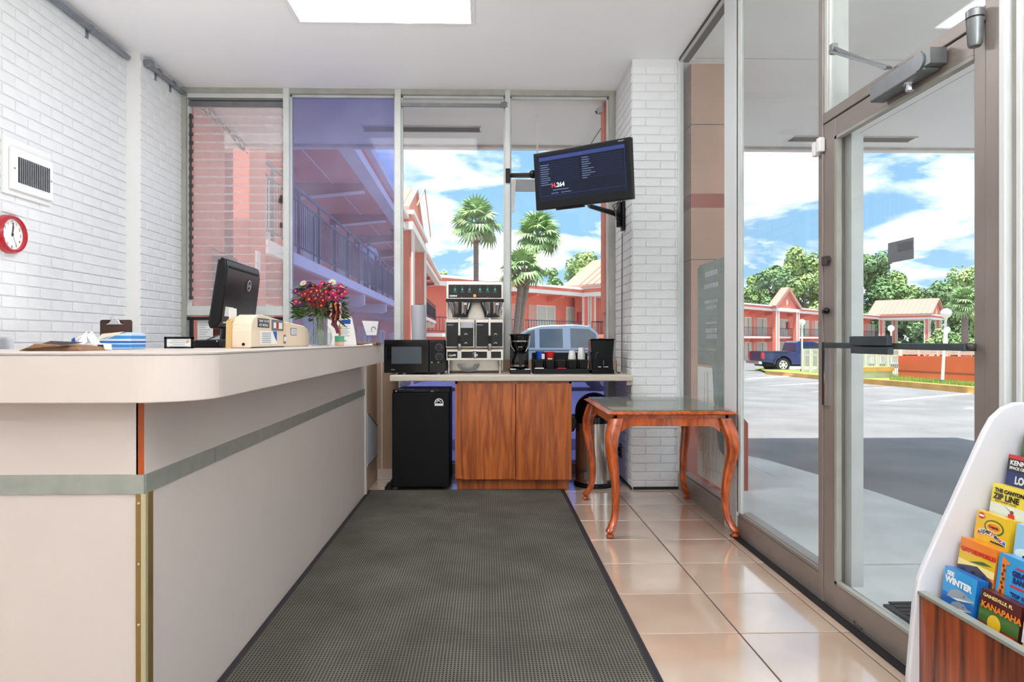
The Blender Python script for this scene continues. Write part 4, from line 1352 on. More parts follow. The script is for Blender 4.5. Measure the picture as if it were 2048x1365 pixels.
palm_px(953, (952, 452), 33, 56, 'tall single palm seen above the coffee brewer', 21, 11)
palm_px(1028, (1075, 478), 28, 52, 'taller leaning palm of the pair left of the television', 22, 13, bend=(-.15, 0, 0))
palm_px(1022, (1044, 545), 27, 50, 'shorter palm of the leaning pair left of the television', 23, 13)
palm_px(1930, (1929, 610), 62, 36, 'palm with a thick trunk near the right door jamb', 24, 13, n=34)

# ---- person on the balcony
def skin(name, verts, edges, radii, mats, zone, parent, levels=1):
    me = bpy.data.meshes.new(name)
    me.from_pydata(verts, edges, [])
    o = bpy.data.objects.new(name, me)
    COL.objects.link(o)
    md = o.modifiers.new('skin', 'SKIN')
    for i, r in enumerate(radii):
        sv = me.skin_vertices[0].data[i]
        sv.radius = (r, r) if isinstance(r, (int, float)) else r
        sv.use_root = (i == 0)
    md.use_smooth_shade = True
    sb_ = o.modifiers.new('sub', 'SUBSURF')
    sb_.levels = sb_.render_levels = levels
    bpy.context.view_layer.update()
    dg = bpy.context.evaluated_depsgraph_get()
    m2 = bpy.data.meshes.new_from_object(o.evaluated_get(dg))
    o.modifiers.clear()
    o.data = m2
    m2.materials.clear()
    for m in mats:
        m2.materials.append(MATS[m])
    for p in m2.polygons:
        p.material_index = zone(p.center)
        p.use_smooth = True
    if parent:
        o.parent = parent
    return o
pq = P(738, 560, Y=19.2)
per = thing('person', 'person in pale shirt and dark trousers leaning at the upper balcony railing', 'person', (pq.x, 19.2, WZ), .5)
V = [(0, 0, .94), (0, .02, 1.12), (0, .0, 1.34), (0, -.01, 1.46), (0, -.01, 1.54), (0, -.02, 1.65), (0, -.02, 1.74),
     (-.19, 0, 1.40), (-.25, -.06, 1.14), (-.20, -.26, 1.02), (-.19, -.33, 1.0), (.19, 0, 1.40), (.25, -.06, 1.14), (.20, -.26, 1.02), (.19, -.33, 1.0),
     (-.10, 0, .86), (-.11, .01, .48), (-.11, .03, .09), (-.11, -.12, .04), (.10, 0, .86), (.11, -.02, .48), (.11, .02, .09), (.11, -.13, .04)]
E_ = [(0, 1), (1, 2), (2, 3), (3, 4), (4, 5), (5, 6), (2, 7), (7, 8), (8, 9), (9, 10), (2, 11), (11, 12), (12, 13), (13, 14), (0, 15), (15, 16), (16, 17), (17, 18), (0, 19), (19, 20), (20, 21), (21, 22)]
Rr = [(.16, .11), (.15, .10), (.17, .11), (.07, .06), (.055, .055), (.085, .10), (.06, .07), .06, .045, .036, .03, .06, .045, .036, .03, .095, .065, .045, .04, .095, .065, .045, .04]
skin('body', V, E_, Rr, ['skin', 'shirt_blue', 'trousers', 'hair', 'black_soft'],
     lambda c: 4 if c.z < .1 else 2 if c.z < .97 and abs(c.x) < .22 and c.y > -.2 else 3 if c.z > 1.64 or (c.z > 1.56 and c.y > .02) else 1 if c.z < 1.49 and not (c.y < -.22) else 0, per)

# ================================================================ INSIDE: furniture
# ---- reception counter
ct = thing('reception_counter', 'beige laminate reception counter with rounded corner and metal strips', 'counter', (-1.6, 2.6, 0))
CZ0, CZ1 = .993, 1.116
XS = -.905                     # customer-side panel
XT = -.725                     # overhanging top edge
YE = 4.70
arc = [(XT - .16 + .16 * math.cos(a), 1.65 + .16 + .16 * math.sin(a)) for a in [-PI / 2 + PI / 2 * i / 14 for i in range(15)]]
top = [(XL + .012, 1.65)] + arc + [(XT - .012, YE), (-1.36, YE), (-1.36, 2.4), (XL + .012, 2.4)]
MB(ct).prism(top, CZ0, CZ1, 'z').build('countertop', 'laminate', bev=.003)
MB(ct).prism([(x, y) for x, y in top], CZ1 - .004, CZ1 - .0025, 'z').xf(Matrix.Translation((.0008, -.0008, 0))).build('edge_line', 'dark_grey')
MB(ct).prism([(x, y) for x, y in top], CZ1, CZ1 + .0015, 'z').build('top_sheet', 'laminate')
def pan(name, m, x0, x1, y0, y1, z0, z1, **kw):
    return MB(ct).box(x0, x1, y0, y1, z0, z1).build(name, m, **kw)
pan('front_panel', 'laminate', XL + .012, XS - .012, 1.752, 1.775, .795, CZ0)
pan('front_panel', 'laminate', XL + .012, XS - .012, 1.752, 1.775, 0.0, .745)
pan('side_panel', 'laminate', XS - .022, XS, 1.752, 4.86, .795, CZ0)
pan('side_panel', 'laminate', XS - .022, XS, 1.765, 4.86, 0.0, .745)
pan('metal_strip', 'strip_metal', XL + .012, XS + .001, 1.746, 1.768, .745, .795)
pan('metal_strip', 'strip_metal', XS - .02, XS + .004, 1.753, 2.19, .745, .795)
pan('metal_strip', 'strip_metal', XS - .02, XS + .004, 2.193, 4.86, .745, .795)
pan('edge_strip', 'orange_edge', XS - .016, XS - .001, 1.7495, 1.77, .795, CZ0)
br = pan('corner_guard', 'brass', XS - .020, XS + .0, 1.746, 1.752, 0, .745)
MB(ct).box(XS - .006, XS + .006, 1.745, 1.758, 0, .745).build('corner_bead', 'brass_light', br)
MB(ct).box(XS, XS + .006, 1.758, 1.785, 0, .745).build('corner_flange', 'brass', br)
for z in (.72, .56, .40, .23, .06):
    MB(ct).ball((XS - .012, 1.745, z), .0035, 8, 6).build('screw', 'brass_light', br)
pan('end_post', 'laminate', XS - .022, XS + .012, 4.86, 4.90, 0, CZ0)
pan('back_panel', 'laminate_tan', XS - .02, -.735, 5.44, 5.46, .08, CZ0)
pan('back_panel', 'laminate_tan', XS - .02, XS - .005, 4.90, 5.45, .0, CZ0)
pan('cover_strip', 'laminate', XS + .03, XS + .045, 5.425, 5.44, .08, CZ0)
pan('kick_board', 'laminate', XS - .0, -.735, 5.43, 5.44, .0, .085)
pan('inner_panel', 'laminate_tan', -1.33, -1.31, 2.42, YE - .05, 0, CZ0)
# open panel leaning in the gap at the counter end
t = thing('access_panel', 'grey slanted panel leaning in the gap at the counter end', 'panel', (-.9, 5.0, 0))
MB(t).prism([(4.93, .2), (5.36, .2), (5.36, .46), (4.93, .60)], XS + .001, XS + .012, 'x').build('board', 'light_grey', bev=.002)
MB(t).tube([(XS + .014, 4.95, .595), (XS + .014, 5.35, .455)], .004, 6).tube([(XS + .014, 4.95, .21), (XS + .014, 5.35, .21)], .004, 6).build('edge_wire', 'bronze_dark')
# worktop along the left wall behind the counter
t = thing('clerk_desk', 'low laminate worktop along the white brick wall behind the counter', 'desk', (-2.3, 4.0, 0))
MB(t).box(XL + .015, -1.95, 3.1, 4.95, 1.02, 1.06).build('desk_top', 'laminate', bev=.003)
MB(t).box(-1.99, -1.97, 3.12, 4.93, 0, 1.02).build('panel', 'laminate_tan')

# ---- things on the counter
def pc(px, py, Y):
    return P(px, py, Y=Y)
# monitor, seen from behind; screen towards the clerk
q0, q1 = P(443, 555, Y=3.42), P(512, 573, Y=4.02)
mc = (q0 + q1) / 2
mt = thing('computer_monitor', 'black computer monitor seen from behind on the counter', 'monitor', (-1.268, 3.24, CZ1 + .002))
mt.rotation_euler.z = .03
mt.scale = (.82, .82, .85)
mb = MB(mt, True)
mb.prism([(.035, .02), (.055, .06), (.045, .34), (.028, .395), (.0, .40), (-.012, .37), (-.012, .03), (.0, .01)], -.29, .29, 'y')
tilt = Matrix.Translation((0, 0, .09)) @ Matrix.Rotation(.16, 4, 'Y')
mb.xf(tilt).build('housing', 'black_plastic', bev=.008, smooth=True)
MB(mt, True).box(-.016, -.011, -.28, .28, .035, .385).xf(tilt).build('screen', 'screen_navy')
MB(mt, True).box(.036, .047, -.25, .25, .352, .362).xf(tilt).build('vent_slot', 'dark_gap')
lg = MB(mt, True)
lg.tube([(.053, .08 + .030 * math.cos(a), .28 + .030 * math.sin(a)) for a in [2 * PI * i / 20 for i in range(21)]], .0022, 6)
lg.xf(tilt).build('emblem', 'light_grey')
text('DELL', .021, 'light_grey', mt, tilt @ Vector((.0565, .052, .272)), (0, 1, 0), (math.sin(.16), 0, math.cos(.16)), bold=.0006)
MB(mt, True).box(.05, .054, -.25, -.13, .05, .14).xf(tilt).build('label_sticker', 'paper')
MB(mt, True).tube([(-.02, 0, .0), (-.01, 0, .12)], [.035, .03], 12).build('stand_neck', 'black_plastic')
MB(mt, True).prism([(-.16, .005), (.16, .005), (.13, .018), (-.13, .018)], -.13, .13, 'y').build('stand_base', 'black_gloss', bev=.004)
MB(mt, True).tube([(.04, -.02, .12), (.07, -.02, .06), (.06, -.05, .01), (.02, -.14, .006)], .005, 6).build('cord', 'black_plastic', smooth=True)
# credit-card terminal
q = P(418, 694, Y=2.85)
t = thing('card_reader', 'flat black card reader on the counter left of the monitor', 'card reader', (q.x, 2.85, CZ1))
MB(t).prism([(q.x - .06, CZ1 + .002), (q.x + .075, CZ1 + .002), (q.x + .06, CZ1 + .038), (q.x - .045, CZ1 + .035)], 2.81, 2.91, 'y').build('body', 'black_plastic', bev=.006)
MB(t).ball((q.x + .05, 2.812, CZ1 + .03), .004).build('lamp', 'light_grey')
q = P(440, 690, Y=3.62)
t = thing('keyboard_stand', 'grey sloped stand on the counter under the monitor', 'stand', (q.x, 3.62, CZ1))
MB(t).prism([(q.x - .12, CZ1 + .002), (q.x + .2, CZ1 + .002), (q.x + .2, CZ1 + .062), (q.x - .0, CZ1 + .062)], 3.6, 3.72, 'y').build('body', 'dark_grey', bev=.004)
MB(t).bar((q.x - .12, 3.595, CZ1 + .006), (q.x, 3.595, CZ1 + .064), .006).bar((q.x, 3.595, CZ1 + .064), (q.x + .2, 3.595, CZ1 + .064), .006).build('edge', 'black_plastic')
# framed certificate
q0, q1 = P(328, 674, Y=2.62), P(386, 702, Y=2.62)
t = thing('certificate_frame', 'small black framed certificate standing on the counter near the window', 'picture frame', ((q0.x + q1.x) / 2, 2.62, CZ1 + .002))
x0, x1, z0, z1 = q0.x, q1.x, CZ1 + .002, q0.z
MB(t).box(x0, x1, 2.62, 2.632, z1 - .008, z1).box(x0, x1, 2.62, 2.632, z0, z0 + .006).box(x0, x0 + .009, 2.62, 2.632, z0, z1).box(x1 - .009, x1, 2.62, 2.632, z0, z1).build('frame', 'black_gloss', bev=.001)
pp = MB(t).box(x0 + .008, x1 - .008, 2.624, 2.630, z0 + .005, z1 - .007).build('sheet', 'paper')
ln = MB(t)
for i, w_ in enumerate((.6, .75, .5, .7, .4)):
    ln.box((x0 + x1) / 2 - w_ * .05, (x0 + x1) / 2 + w_ * .045, 2.6232, 2.624, z1 - .017 - i * .0075, z1 - .0155 - i * .0075)
ln.build('print', 'ink_grey', pp)
MB(t).tube([(x1 - .022, 2.6235, z1 - .018), (x1 - .022, 2.6225, z1 - .018)], .006, 12).build('seal', 'cream_dark', pp)
MB(t).prism([(2.632, z0), (2.67, z0), (2.633, z0 + .04)], (x0 + x1) / 2 - .01, (x0 + x1) / 2 + .01, 'x').build('easel_back', 'black_matt')
# beige counter screen with stickers
t = thing('counter_screen', 'beige rounded counter screen covered in stickers beside the monitor', 'screen', (-.95, 3.05, CZ1))
xs0, xs1 = -1.03, -.95
prof = [(2.66, CZ1 + .002), (3.52, CZ1 + .002), (3.52, CZ1 + .07), (3.50, CZ1 + .095), (3.42, CZ1 + .11), (3.2, CZ1 + .118), (2.80, CZ1 + .142), (2.74, CZ1 + .140), (2.69, CZ1 + .125), (2.665, CZ1 + .10), (2.66, CZ1 + .07)]
MB(t).prism(prof, xs0, xs1, 'x').build('body', 'cream_board', bev=.006)
MB(t).prism([(2.655, CZ1 + .0), (2.68, CZ1 + .0), (2.70, CZ1 + .128), (2.66, CZ1 + .11)], xs0 - .02, xs0 + .002, 'x').build('back_card', 'cream_dark')
MB(t).box(xs1 + .0, xs1 + .002, 2.66, 3.08, CZ1, CZ1 + .006).build('foot_line', 'ink')
MB(t).tube([(xs1 - .03, 2.659, CZ1 + .018), (xs1 - .03, 2.656, CZ1 + .018)], .006, 10).build('rubber_stop', 'black_plastic')
MB(t).box(xs0 - .012, xs0 - .008, 2.67, 2.74, CZ1 + .12, CZ1 + .165).build('note_slip', 'paper')
R_, U_ = Vector((0, 1, 0)), Vector((0, 0, 1))
def plate(root, name, m, y0, y1, z0, z1, x, th=.001, par='root'):
    return MB(root).box(x, x + th, y0, y1, z0, z1).build(name, m, par)
s1 = plate(t, 'sticker', 'ink', 2.735, 2.88, CZ1 + .088, CZ1 + .126, xs1)
text('THANK YOU FOR', .0165, 'white', s1, (xs1 + .0015, 2.742, CZ1 + .110), R_, U_, Vector(t.location), bold=.0003)
text('NOT SMOKING', .0165, 'white', s1, (xs1 + .0015, 2.75, CZ1 + .093), R_, U_, Vector(t.location), bold=.0003)
s2 = plate(t, 'card_sticker', 'mid_grey', 2.91, 3.07, CZ1 + .078, CZ1 + .126, xs1, .003)
plate(t, 'card_panel', 'paper', 2.93, 2.965, CZ1 + .088, CZ1 + .114, xs1 + .003, .001, s2)
plate(t, 'card_panel', 'red', 2.962, 2.995, CZ1 + .088, CZ1 + .114, xs1 + .003, .001, s2)
plate(t, 'card_panel', 'paper', 3.0, 3.05, CZ1 + .086, CZ1 + .114, xs1 + .003, .001, s2)
s3 = plate(t, 'receipt', 'peach', 3.075, 3.108, CZ1 + .018, CZ1 + .116, xs1, .002)
plate(t, 'receipt_stub', 'mid_grey', 3.074, 3.109, CZ1 + .018, CZ1 + .06, xs1 + .002, .001, s3)
plate(t, 'receipt_stub', 'paper', 3.078, 3.108, CZ1 + .03, CZ1 + .05, xs1 + .003, .001, s3)
s4 = plate(t, 'notice', 'paper', 2.77, 2.98, CZ1 + .018, CZ1 + .074, xs1)
MB(t).prism([(2.925, CZ1 + .073), (2.978, CZ1 + .073), (2.978, CZ1 + .03), (2.955, CZ1 + .045)], xs1 + .001, xs1 + .002, 'x').build('notice_corner', 'blue', s4)
ln = MB(t)
for i in range(6):
    ln.box(xs1 + .001, xs1 + .0016, 2.782, 2.90, CZ1 + .064 - i * .008, CZ1 + .0665 - i * .008)
ln.build('print', 'ink_grey', s4)
s5 = plate(t, 'inventory_tag', 'mid_grey', 3.19, 3.29, CZ1 + .058, CZ1 + .094, xs1)
plate(t, 'tag_panel', 'paper', 3.20, 3.28, CZ1 + .062, CZ1 + .09, xs1 + .001, .001, s5)
ln = MB(t)
for i in range(3):
    ln.box(xs1 + .002, xs1 + .0026, 3.215, 3.27, CZ1 + .082 - i * .007, CZ1 + .0845 - i * .007)
ln.build('print', 'blue', s5)

# vase, flowers
vx, vy = P(641, 690, Y=3.62).x, 3.62
t = thing('glass_vase', 'clear glass vase of water holding the flowers on the counter', 'vase', (vx, vy, CZ1 + .002))
z = CZ1 + .002
MB(t).lathe([(.045, z), (.058, z + .01), (.062, z + .05), (.058, z + .085), (.036, z + .115), (.030, z + .135), (.040, z + .165)], (vx, vy, 0), 28).build('body', 'vase_glass', smooth=True)
MB(t).lathe([(.001, z + .004), (.054, z + .008), (.058, z + .05), (.056, z + .072), (.001, z + .0725)], (vx, vy, 0), 24).build('water', 'vase_glass', smooth=True)
bq = thing('flower_bouquet', 'bouquet of crimson, pink and purple flowers with a plum ribbon in the vase', 'flowers', (vx, vy, CZ1 + .01))
bq.scale = (1.16, 1.16, 1.12)
sm = MB(bq)
for k in range(13):
    a = k * 2.4
    r0, r1 = .03 * random.random(), .03 * random.random()
    top_ = Vector((vx + .05 * math.cos(a + 2.2) * random.random(), vy + .05 * math.sin(a + 2.2) * random.random(), z + .22))
    sm.tube([(vx + r0 * math.cos(a), vy + r0 * math.sin(a), z + .012), (vx + .014 * math.cos(a + 1), vy + .014 * math.sin(a + 1), z + .125), top_], .0018, 5)
sm.build('stems', 'stem', kind='stuff')
fo = MB(bq)
rnd = random.Random(3)
for k in range(640):
    a = rnd.uniform(0, 2 * PI)
    u = rnd.random() ** 1.3
    rr = .12 * math.sqrt(rnd.random()) * (1 - .2 * u)
    c = Vector((vx + rr * math.cos(a), vy + rr * .8 * math.sin(a), z + .15 + .13 * u + .25 * rr * (u - .2)))
    d = Vector((math.cos(a), math.sin(a), rnd.uniform(-.8, .7))).normalized()
    if k > 600:                                   # long loose leaves at the sides
        c = Vector((vx + .09 * math.cos(a), vy + .07 * math.sin(a), z + rnd.uniform(.13, .2)))
    s_ = (d.cross(Vector((0, 0, 1))).normalized() + Vector((0, 0, rnd.uniform(-1.5, 1.5)))).normalized()
    L = rnd.uniform(.03, .055) * (1.3 if k > 600 else 1)
    fo.add([c - s_ * .003, c + d * L * .5 + s_ * .0065, c + d * L, c + d * L * .5 - s_ * .0065], [(0, 1, 2, 3)])
fo.build('foliage', 'leaf_bouquet', kind='stuff')
fl_me = {}
def flower(c, nrm_, r, m):
    key = m
    if key not in fl_me:
        mb = MB(bq, True)
        for q in range(13):
            a = 2 * PI * q / 13
            d, s_ = Vector((math.cos(a), math.sin(a), 0)), Vector((-math.sin(a), math.cos(a), 0))
            zz = .12 * (q % 2)
            mb.add([d * .18, d * .65 + s_ * .2 + Vector((0, 0, .12 + zz)), d + Vector((0, 0, .05 + zz)), d * .65 - s_ * .2 + Vector((0, 0, .12 + zz))], [(0, 1, 2, 3)])
            if q % 2 == 0:
                mb.add([d * .1 + Vector((0, 0, .1)), d * .45 + s_ * .17 + Vector((0, 0, .3)), d * .7 + Vector((0, 0, .28)), d * .45 - s_ * .17 + Vector((0, 0, .3))], [(0, 1, 2, 3)])
        o = mb.build('flower', m, smooth=False)
        MB(None).lathe([(.001, .05), (.26, .1), (.22, .26), (.001, .32)], (0, 0, 0), 8).build('flower_centre', 'flower_centre', o)
        fl_me[key] = o
    else:
        o = copy_tree(fl_me[key], bq)
    o.location = Vector(c) - Vector(bq.location)
    o.rotation_euler = Vector(nrm_).to_track_quat('Z', 'Y').to_euler()
    o.scale = (r, r, r)
spots = [(-.02, .26, 'flower_crimson'), (.005, .265, 'flower_crimson'), (.03, .25, 'flower_crimson'), (-.03, .225, 'flower_crimson'), (.0, .228, 'flower_crimson'), (.032, .22, 'flower_crimson'), (-.01, .20, 'flower_crimson'), (.025, .195, 'flower_crimson'),
         (.055, .275, 'flower_pink'), (.075, .255, 'flower_pink'), (.09, .27, 'flower_pink'), (.05, .295, 'flower_pink'), (.02, .30, 'flower_pink'), (.085, .235, 'flower_pink'), (.1, .29, 'flower_pink'), (-.095, .215, 'flower_pink'),
         (-.045, .30, 'flower_purple'), (-.06, .285, 'flower_purple'), (-.085, .275, 'flower_purple'), (-.10, .265, 'flower_purple'), (-.025, .29, 'flower_crimson'), (-.05, .25, 'flower_crimson'), (.065, .31, 'flower_pale'), (-.075, .21, 'flower_purple'), (-.07, .305, 'flower_pale'), (.11, .25, 'flower_pink'), (.06, .235, 'flower_pink'), (.045, .26, 'flower_crimson'), (-.015, .28, 'flower_crimson'), (.01, .285, 'flower_pink'), (-.065, .245, 'flower_crimson'), (.12, .265, 'flower_pink')]
for dx, dz, m in spots:
    dep = -.085 * math.sqrt(max(0, 1 - (dx / .13) ** 2)) * (1.0 if dz < .27 else .5)
    flower((vx + dx, vy + dep, z + dz), Vector((dx * 5, -1, (dz - .2) * 6)), rnd.uniform(.017, .022), m)
for k in range(12):     # blooms on the far side
    a = rnd.uniform(.2, PI - .2)
    flower((vx + .1 * math.cos(a), vy + .08 * math.sin(a), z + rnd.uniform(.2, .3)), Vector((math.cos(a), math.sin(a), .8)), .02, rnd.choice(['flower_pink', 'flower_crimson', 'flower_purple']))
rb = MB(bq)
rx, rz = vx + .085, z + .165
for k, (a, L) in enumerate([(.3, .05), (1.2, .055), (2.2, .05), (3.3, .045), (4.4, .05), (5.3, .045)]):
    d = Vector((math.cos(a), -.5, math.sin(a))).normalized()
    s_ = d.cross(Vector((0, 1, 0))).normalized()
    c = Vector((rx, vy - .05, rz))
    rb.add([c, c + d * L * .6 + s_ * .018 + Vector((0, -.02, 0)), c + d * L + s_ * .012, c + d * L - s_ * .012, c + d * L * .6 - s_ * .018 + Vector((0, .02, 0))], [(0, 1, 2, 3, 4)])
rbo = rb.build('ribbon', 'ribbon_print')
MB(bq).add([(rx - .005, vy - .06, rz - .01), (rx + .012, vy - .06, rz - .01), (rx + .002, vy - .062, rz - .085), (rx - .022, vy - .062, rz - .06)], [(0, 1, 2, 3)]).add([(rx - .028, vy - .06, rz), (rx - .01, vy - .06, rz), (rx + .02, vy - .064, rz - .1), (rx + .005, vy - .064, rz - .105)], [(0, 1, 2, 3)]).build('ribbon_tail', 'ribbon_plum', rbo)
# small pot with twig
q = P(679, 690, Y=3.85)
t = thing('twig_pot', 'tiny mint and peach pot with an orange twig beside the vase', 'pot', (q.x, 3.85, CZ1 + .002))
MB(t).lathe([(.024, z), (.027, z + .004), (.027, z + .022)], (q.x, 3.85, 0), 20).build('base', 'peach', smooth=True)
MB(t).lathe([(.027, z + .022), (.0275, z + .055), (.024, z + .058), (.022, z + .05), (.001, z + .05)], (q.x, 3.85, 0), 20).build('rim', 'mint', smooth=True)
MB(t).tube([(q.x, 3.85, z + .05), (q.x + .002, 3.85, z + .08), (q.x - .004, 3.85, z + .1), (q.x + .004, 3.85, z + .135)], [.007, .006, .006, .002], 8).tube([(q.x, 3.85, z + .09), (q.x + .012, 3.845, z + .115)], [.005, .002], 6).tube([(q.x, 3.85, z + .105), (q.x - .01, 3.845, z + .12)], [.005, .002], 6).build('twig', 'twig', smooth=True)
# white sign stand
q0, q1 = P(655, 632, Y=4.2), P(713, 694, Y=4.2)
t = thing('notice_stand', 'white curved notice stand with a blue panel behind the vase', 'sign', (q1.x, 4.2, CZ1 + .002))
x0, x1, zt_ = q0.x, q1.x, q0.z + .01
pr = [(x0, z), (x1, z), (x1 - .012, z + .09), (x1 - .03, zt_ - .02), (x1 - .05, zt_ - .004), (x1 - .08, zt_), (x0, zt_ - .0)]
MB(t).prism(pr, 4.2, 4.206, 'y').build('board', 'paper', bev=.001)
bp = MB(t).box(x1 - .095, x1 - .038, 4.1985, 4.2, zt_ - .062, zt_ - .035).build('blue_panel', 'blue')
ln = MB(t)
for i in range(6):
    ln.box(x1 - .10, x1 - .055 + .012 * (i % 2), 4.1985, 4.2, zt_ - .08 - i * .012, zt_ - .077 - i * .012)
ln.box(x1 - .08, x1 - .066, 4.1985, 4.2, z + .025, z + .032).build('print', 'ink_grey')
MB(t).box(x0, x1, 4.19, 4.24, z - .002, z + .004).build('foot', 'vase_glass')
# brown tray and slips at the counter end
q0, q1 = P(690, 694, Y=4.4), P(758, 694, Y=4.4)
t = thing('wooden_tray', 'low brown tray at the far end of the counter', 'tray', ((q0.x + q1.x) / 2, 4.4, CZ1))
MB(t).box(q0.x, q1.x, 4.33, 4.47, CZ1 + .002, CZ1 + .008).build('base', 'kraft')
MB(t).box(q0.x, q1.x, 4.33, 4.338, CZ1 + .002, CZ1 + .02).box(q0.x, q1.x, 4.462, 4.47, CZ1 + .002, CZ1 + .02).box(q0.x, q0.x + .008, 4.33, 4.47, CZ1 + .002, CZ1 + .02).box(q1.x - .008, q1.x, 4.33, 4.47, CZ1 + .002, CZ1 + .02).build('rim', 'kraft', bev=.002)
t = thing('paper_slip', 'crumpled white slip lying in front of the brown tray', 'paper', (q1.x - .05, 4.30, CZ1 + .002))
MB(t).add([(q1.x - .09, 4.28, CZ1 + .003), (q1.x - .02, 4.27, CZ1 + .004), (q1.x - .03, 4.31, CZ1 + .012), (q1.x - .08, 4.315, CZ1 + .006)], [(0, 1, 2, 3)]).build('slip', 'paper')
# brown paper bag, wrappers, tissue box, clipboard
t = thing('paper_bag', 'flattened brown paper bag on the counter by the left wall', 'bag', (-1.55, 2.05, CZ1 + .002))
xa, xb = P(80, 700, Y=2.1).x, P(200, 700, Y=2.1).x
MB(t).prism([(xa, z), (xb, z), (xb - .01, z + .012), (xa + .05, z + .022), (xa + .03, z + .012)], 2.0, 2.16, 'y').build('body', 'kraft', bev=.003)
MB(t).add([(xa + .02, 1.99, z + .004), (xb - .03, 1.985, z + .016), (xb - .02, 2.05, z + .026), (xa + .06, 2.06, z + .03)], [(0, 1, 2, 3)]).build('flap', 'clip_brown')
t = thing('sweet_wrapper', 'crumpled blue and white wrapper lying on the brown paper bag', 'wrapper', (P(165, 690, Y=2.2).x, 2.2, z + .03))
c = Vector(t.location)
wv = [c + Vector((-.03 + .01 * i, .012 * (-1) ** i, -.026 + .018 * ((i * 7) % 3) + .006)) for i in range(7)]
mb = MB(t)
for i in range(6):
    mb.add([wv[i], wv[i + 1], wv[i + 1] + Vector((.004, .03, .012)), wv[i] + Vector((0, .03, .018))], [(0, 1, 2, 3)])
mb.build('foil', 'white')
MB(t).add([c + Vector((-.03, -.014, -.02)), c + Vector((-.012, -.015, -.012)), c + Vector((-.018, -.012, .012)), c + Vector((-.028, -.012, .006))], [(0, 1, 2, 3)]).build('print', 'blue')
t = thing('tea_bag_packet', 'white sachet with a dark stamp in front of the tissue box', 'sachet', (P(208, 698, Y=2.15).x, 2.15, z))
q = Vector(t.location)
MB(t).prism([(q.x - .028, z), (q.x + .028, z), (q.x + .026, z + .02), (q.x - .024, z + .024)], 2.13, 2.15, 'y').build('packet', 'paper', bev=.004)
MB(t).box(q.x - .008, q.x + .01, 2.1285, 2.13, z + .004, z + .018).build('stamp', 'ink')
q0, q1 = P(205, 668, Y=2.3), P(262, 700, Y=2.3)
t = thing('tissue_box', 'blue and white striped tissue box with a beige flap on the counter', 'box', ((q0.x + q1.x) / 2, 2.3, z))
MB(t).prism([(q0.x - .035, z), (q1.x, z), (q1.x, z + .056), (q1.x - .018, z + .060), (q0.x - .035, z + .03)], 2.3, 2.40, 'y').build('body', 'tissue_stripes', bev=.002)
MB(t).add([(q0.x - .035, 2.298, z + .02), (q0.x + .02, 2.298, z + .038), (q1.x - .022, 2.30, z + .062), (q0.x - .03, 2.35, z + .055)], [(0, 1, 2, 3)]).build('flap', 'cream_board')
q0, q1 = P(200, 640, Y=3.6), P(264, 690, Y=3.6)
t = thing('clipboard', 'dark brown clipboard with a chrome clip standing on the clerk desk', 'clipboard', ((q0.x + q1.x) / 2, 3.6, 1.062))
mb = MB(t).prism([(q0.x, 1.062), (q1.x, 1.062), (q1.x, q0.z - .008), (q1.x - .008, q0.z), (q0.x + .008, q0.z), (q0.x, q0.z - .008)], 3.6, 3.604, 'y').build('board', 'clip_brown')
xm = (q0.x + q1.x) / 2
cb = MB(t).prism([(xm - .05, q0.z - .026), (xm + .05, q0.z - .026), (xm + .03, q0.z - .018), (xm + .015, q0.z + .004), (xm - .015, q0.z + .004), (xm - .03, q0.z - .018)], 3.585, 3.6, 'y').build('clip', 'chrome', bev=.002)
for s_ in (-1, 1):
    MB(t).tube([(xm + s_ * .012 + .008 * math.cos(a), 3.588, q0.z + .006 + .008 * math.sin(a)) for a in [2 * PI * i / 12 for i in range(13)]], .002, 6).build('clip_loop', 'chrome', cb)
MB(t).prism([(3.604, 1.062), (3.66, 1.062), (3.604, 1.16)], xm - .05, xm + .05, 'x').build('prop', 'clip_brown')
# grey chair back behind the counter
t = thing('office_chair', 'grey office chair behind the counter at the left edge', 'chair', (-1.9, 2.42, 0))
xr = P(20, 690, Y=2.75).x
MB(t).prism([(xr - .42, .72), (xr, .72), (xr - .004, 1.11), (xr - .014, P(0, 674, Y=2.75).z), (xr - .40, P(0, 674, Y=2.75).z), (xr - .42, 1.11)], 2.75, 2.79, 'y').build('backrest', 'light_grey', bev=.01)
MB(t).box(xr - .44, xr + .01, 2.36 + .1, 2.80, .46, .52).build('seat', 'dark_grey', bev=.02)
MB(t).box(xr - .24, xr - .18, 2.78, 2.80, .5, .78).build('back_bar', 'black_plastic')
MB(t).tube([(xr - .21, 2.6, .08), (xr - .21, 2.6, .47)], .025, 10).build('post', 'black_plastic')
for k in range(5):
    a = k * 2 * PI / 5
    MB(t).bar((xr - .21, 2.6, .08), (xr - .21 + .22 * math.cos(a), 2.6 + .22 * math.sin(a), .05), .04, .03).ball((xr - .21 + .22 * math.cos(a), 2.6 + .22 * math.sin(a), .028), .026, 8, 6).build('leg', 'black_plastic')

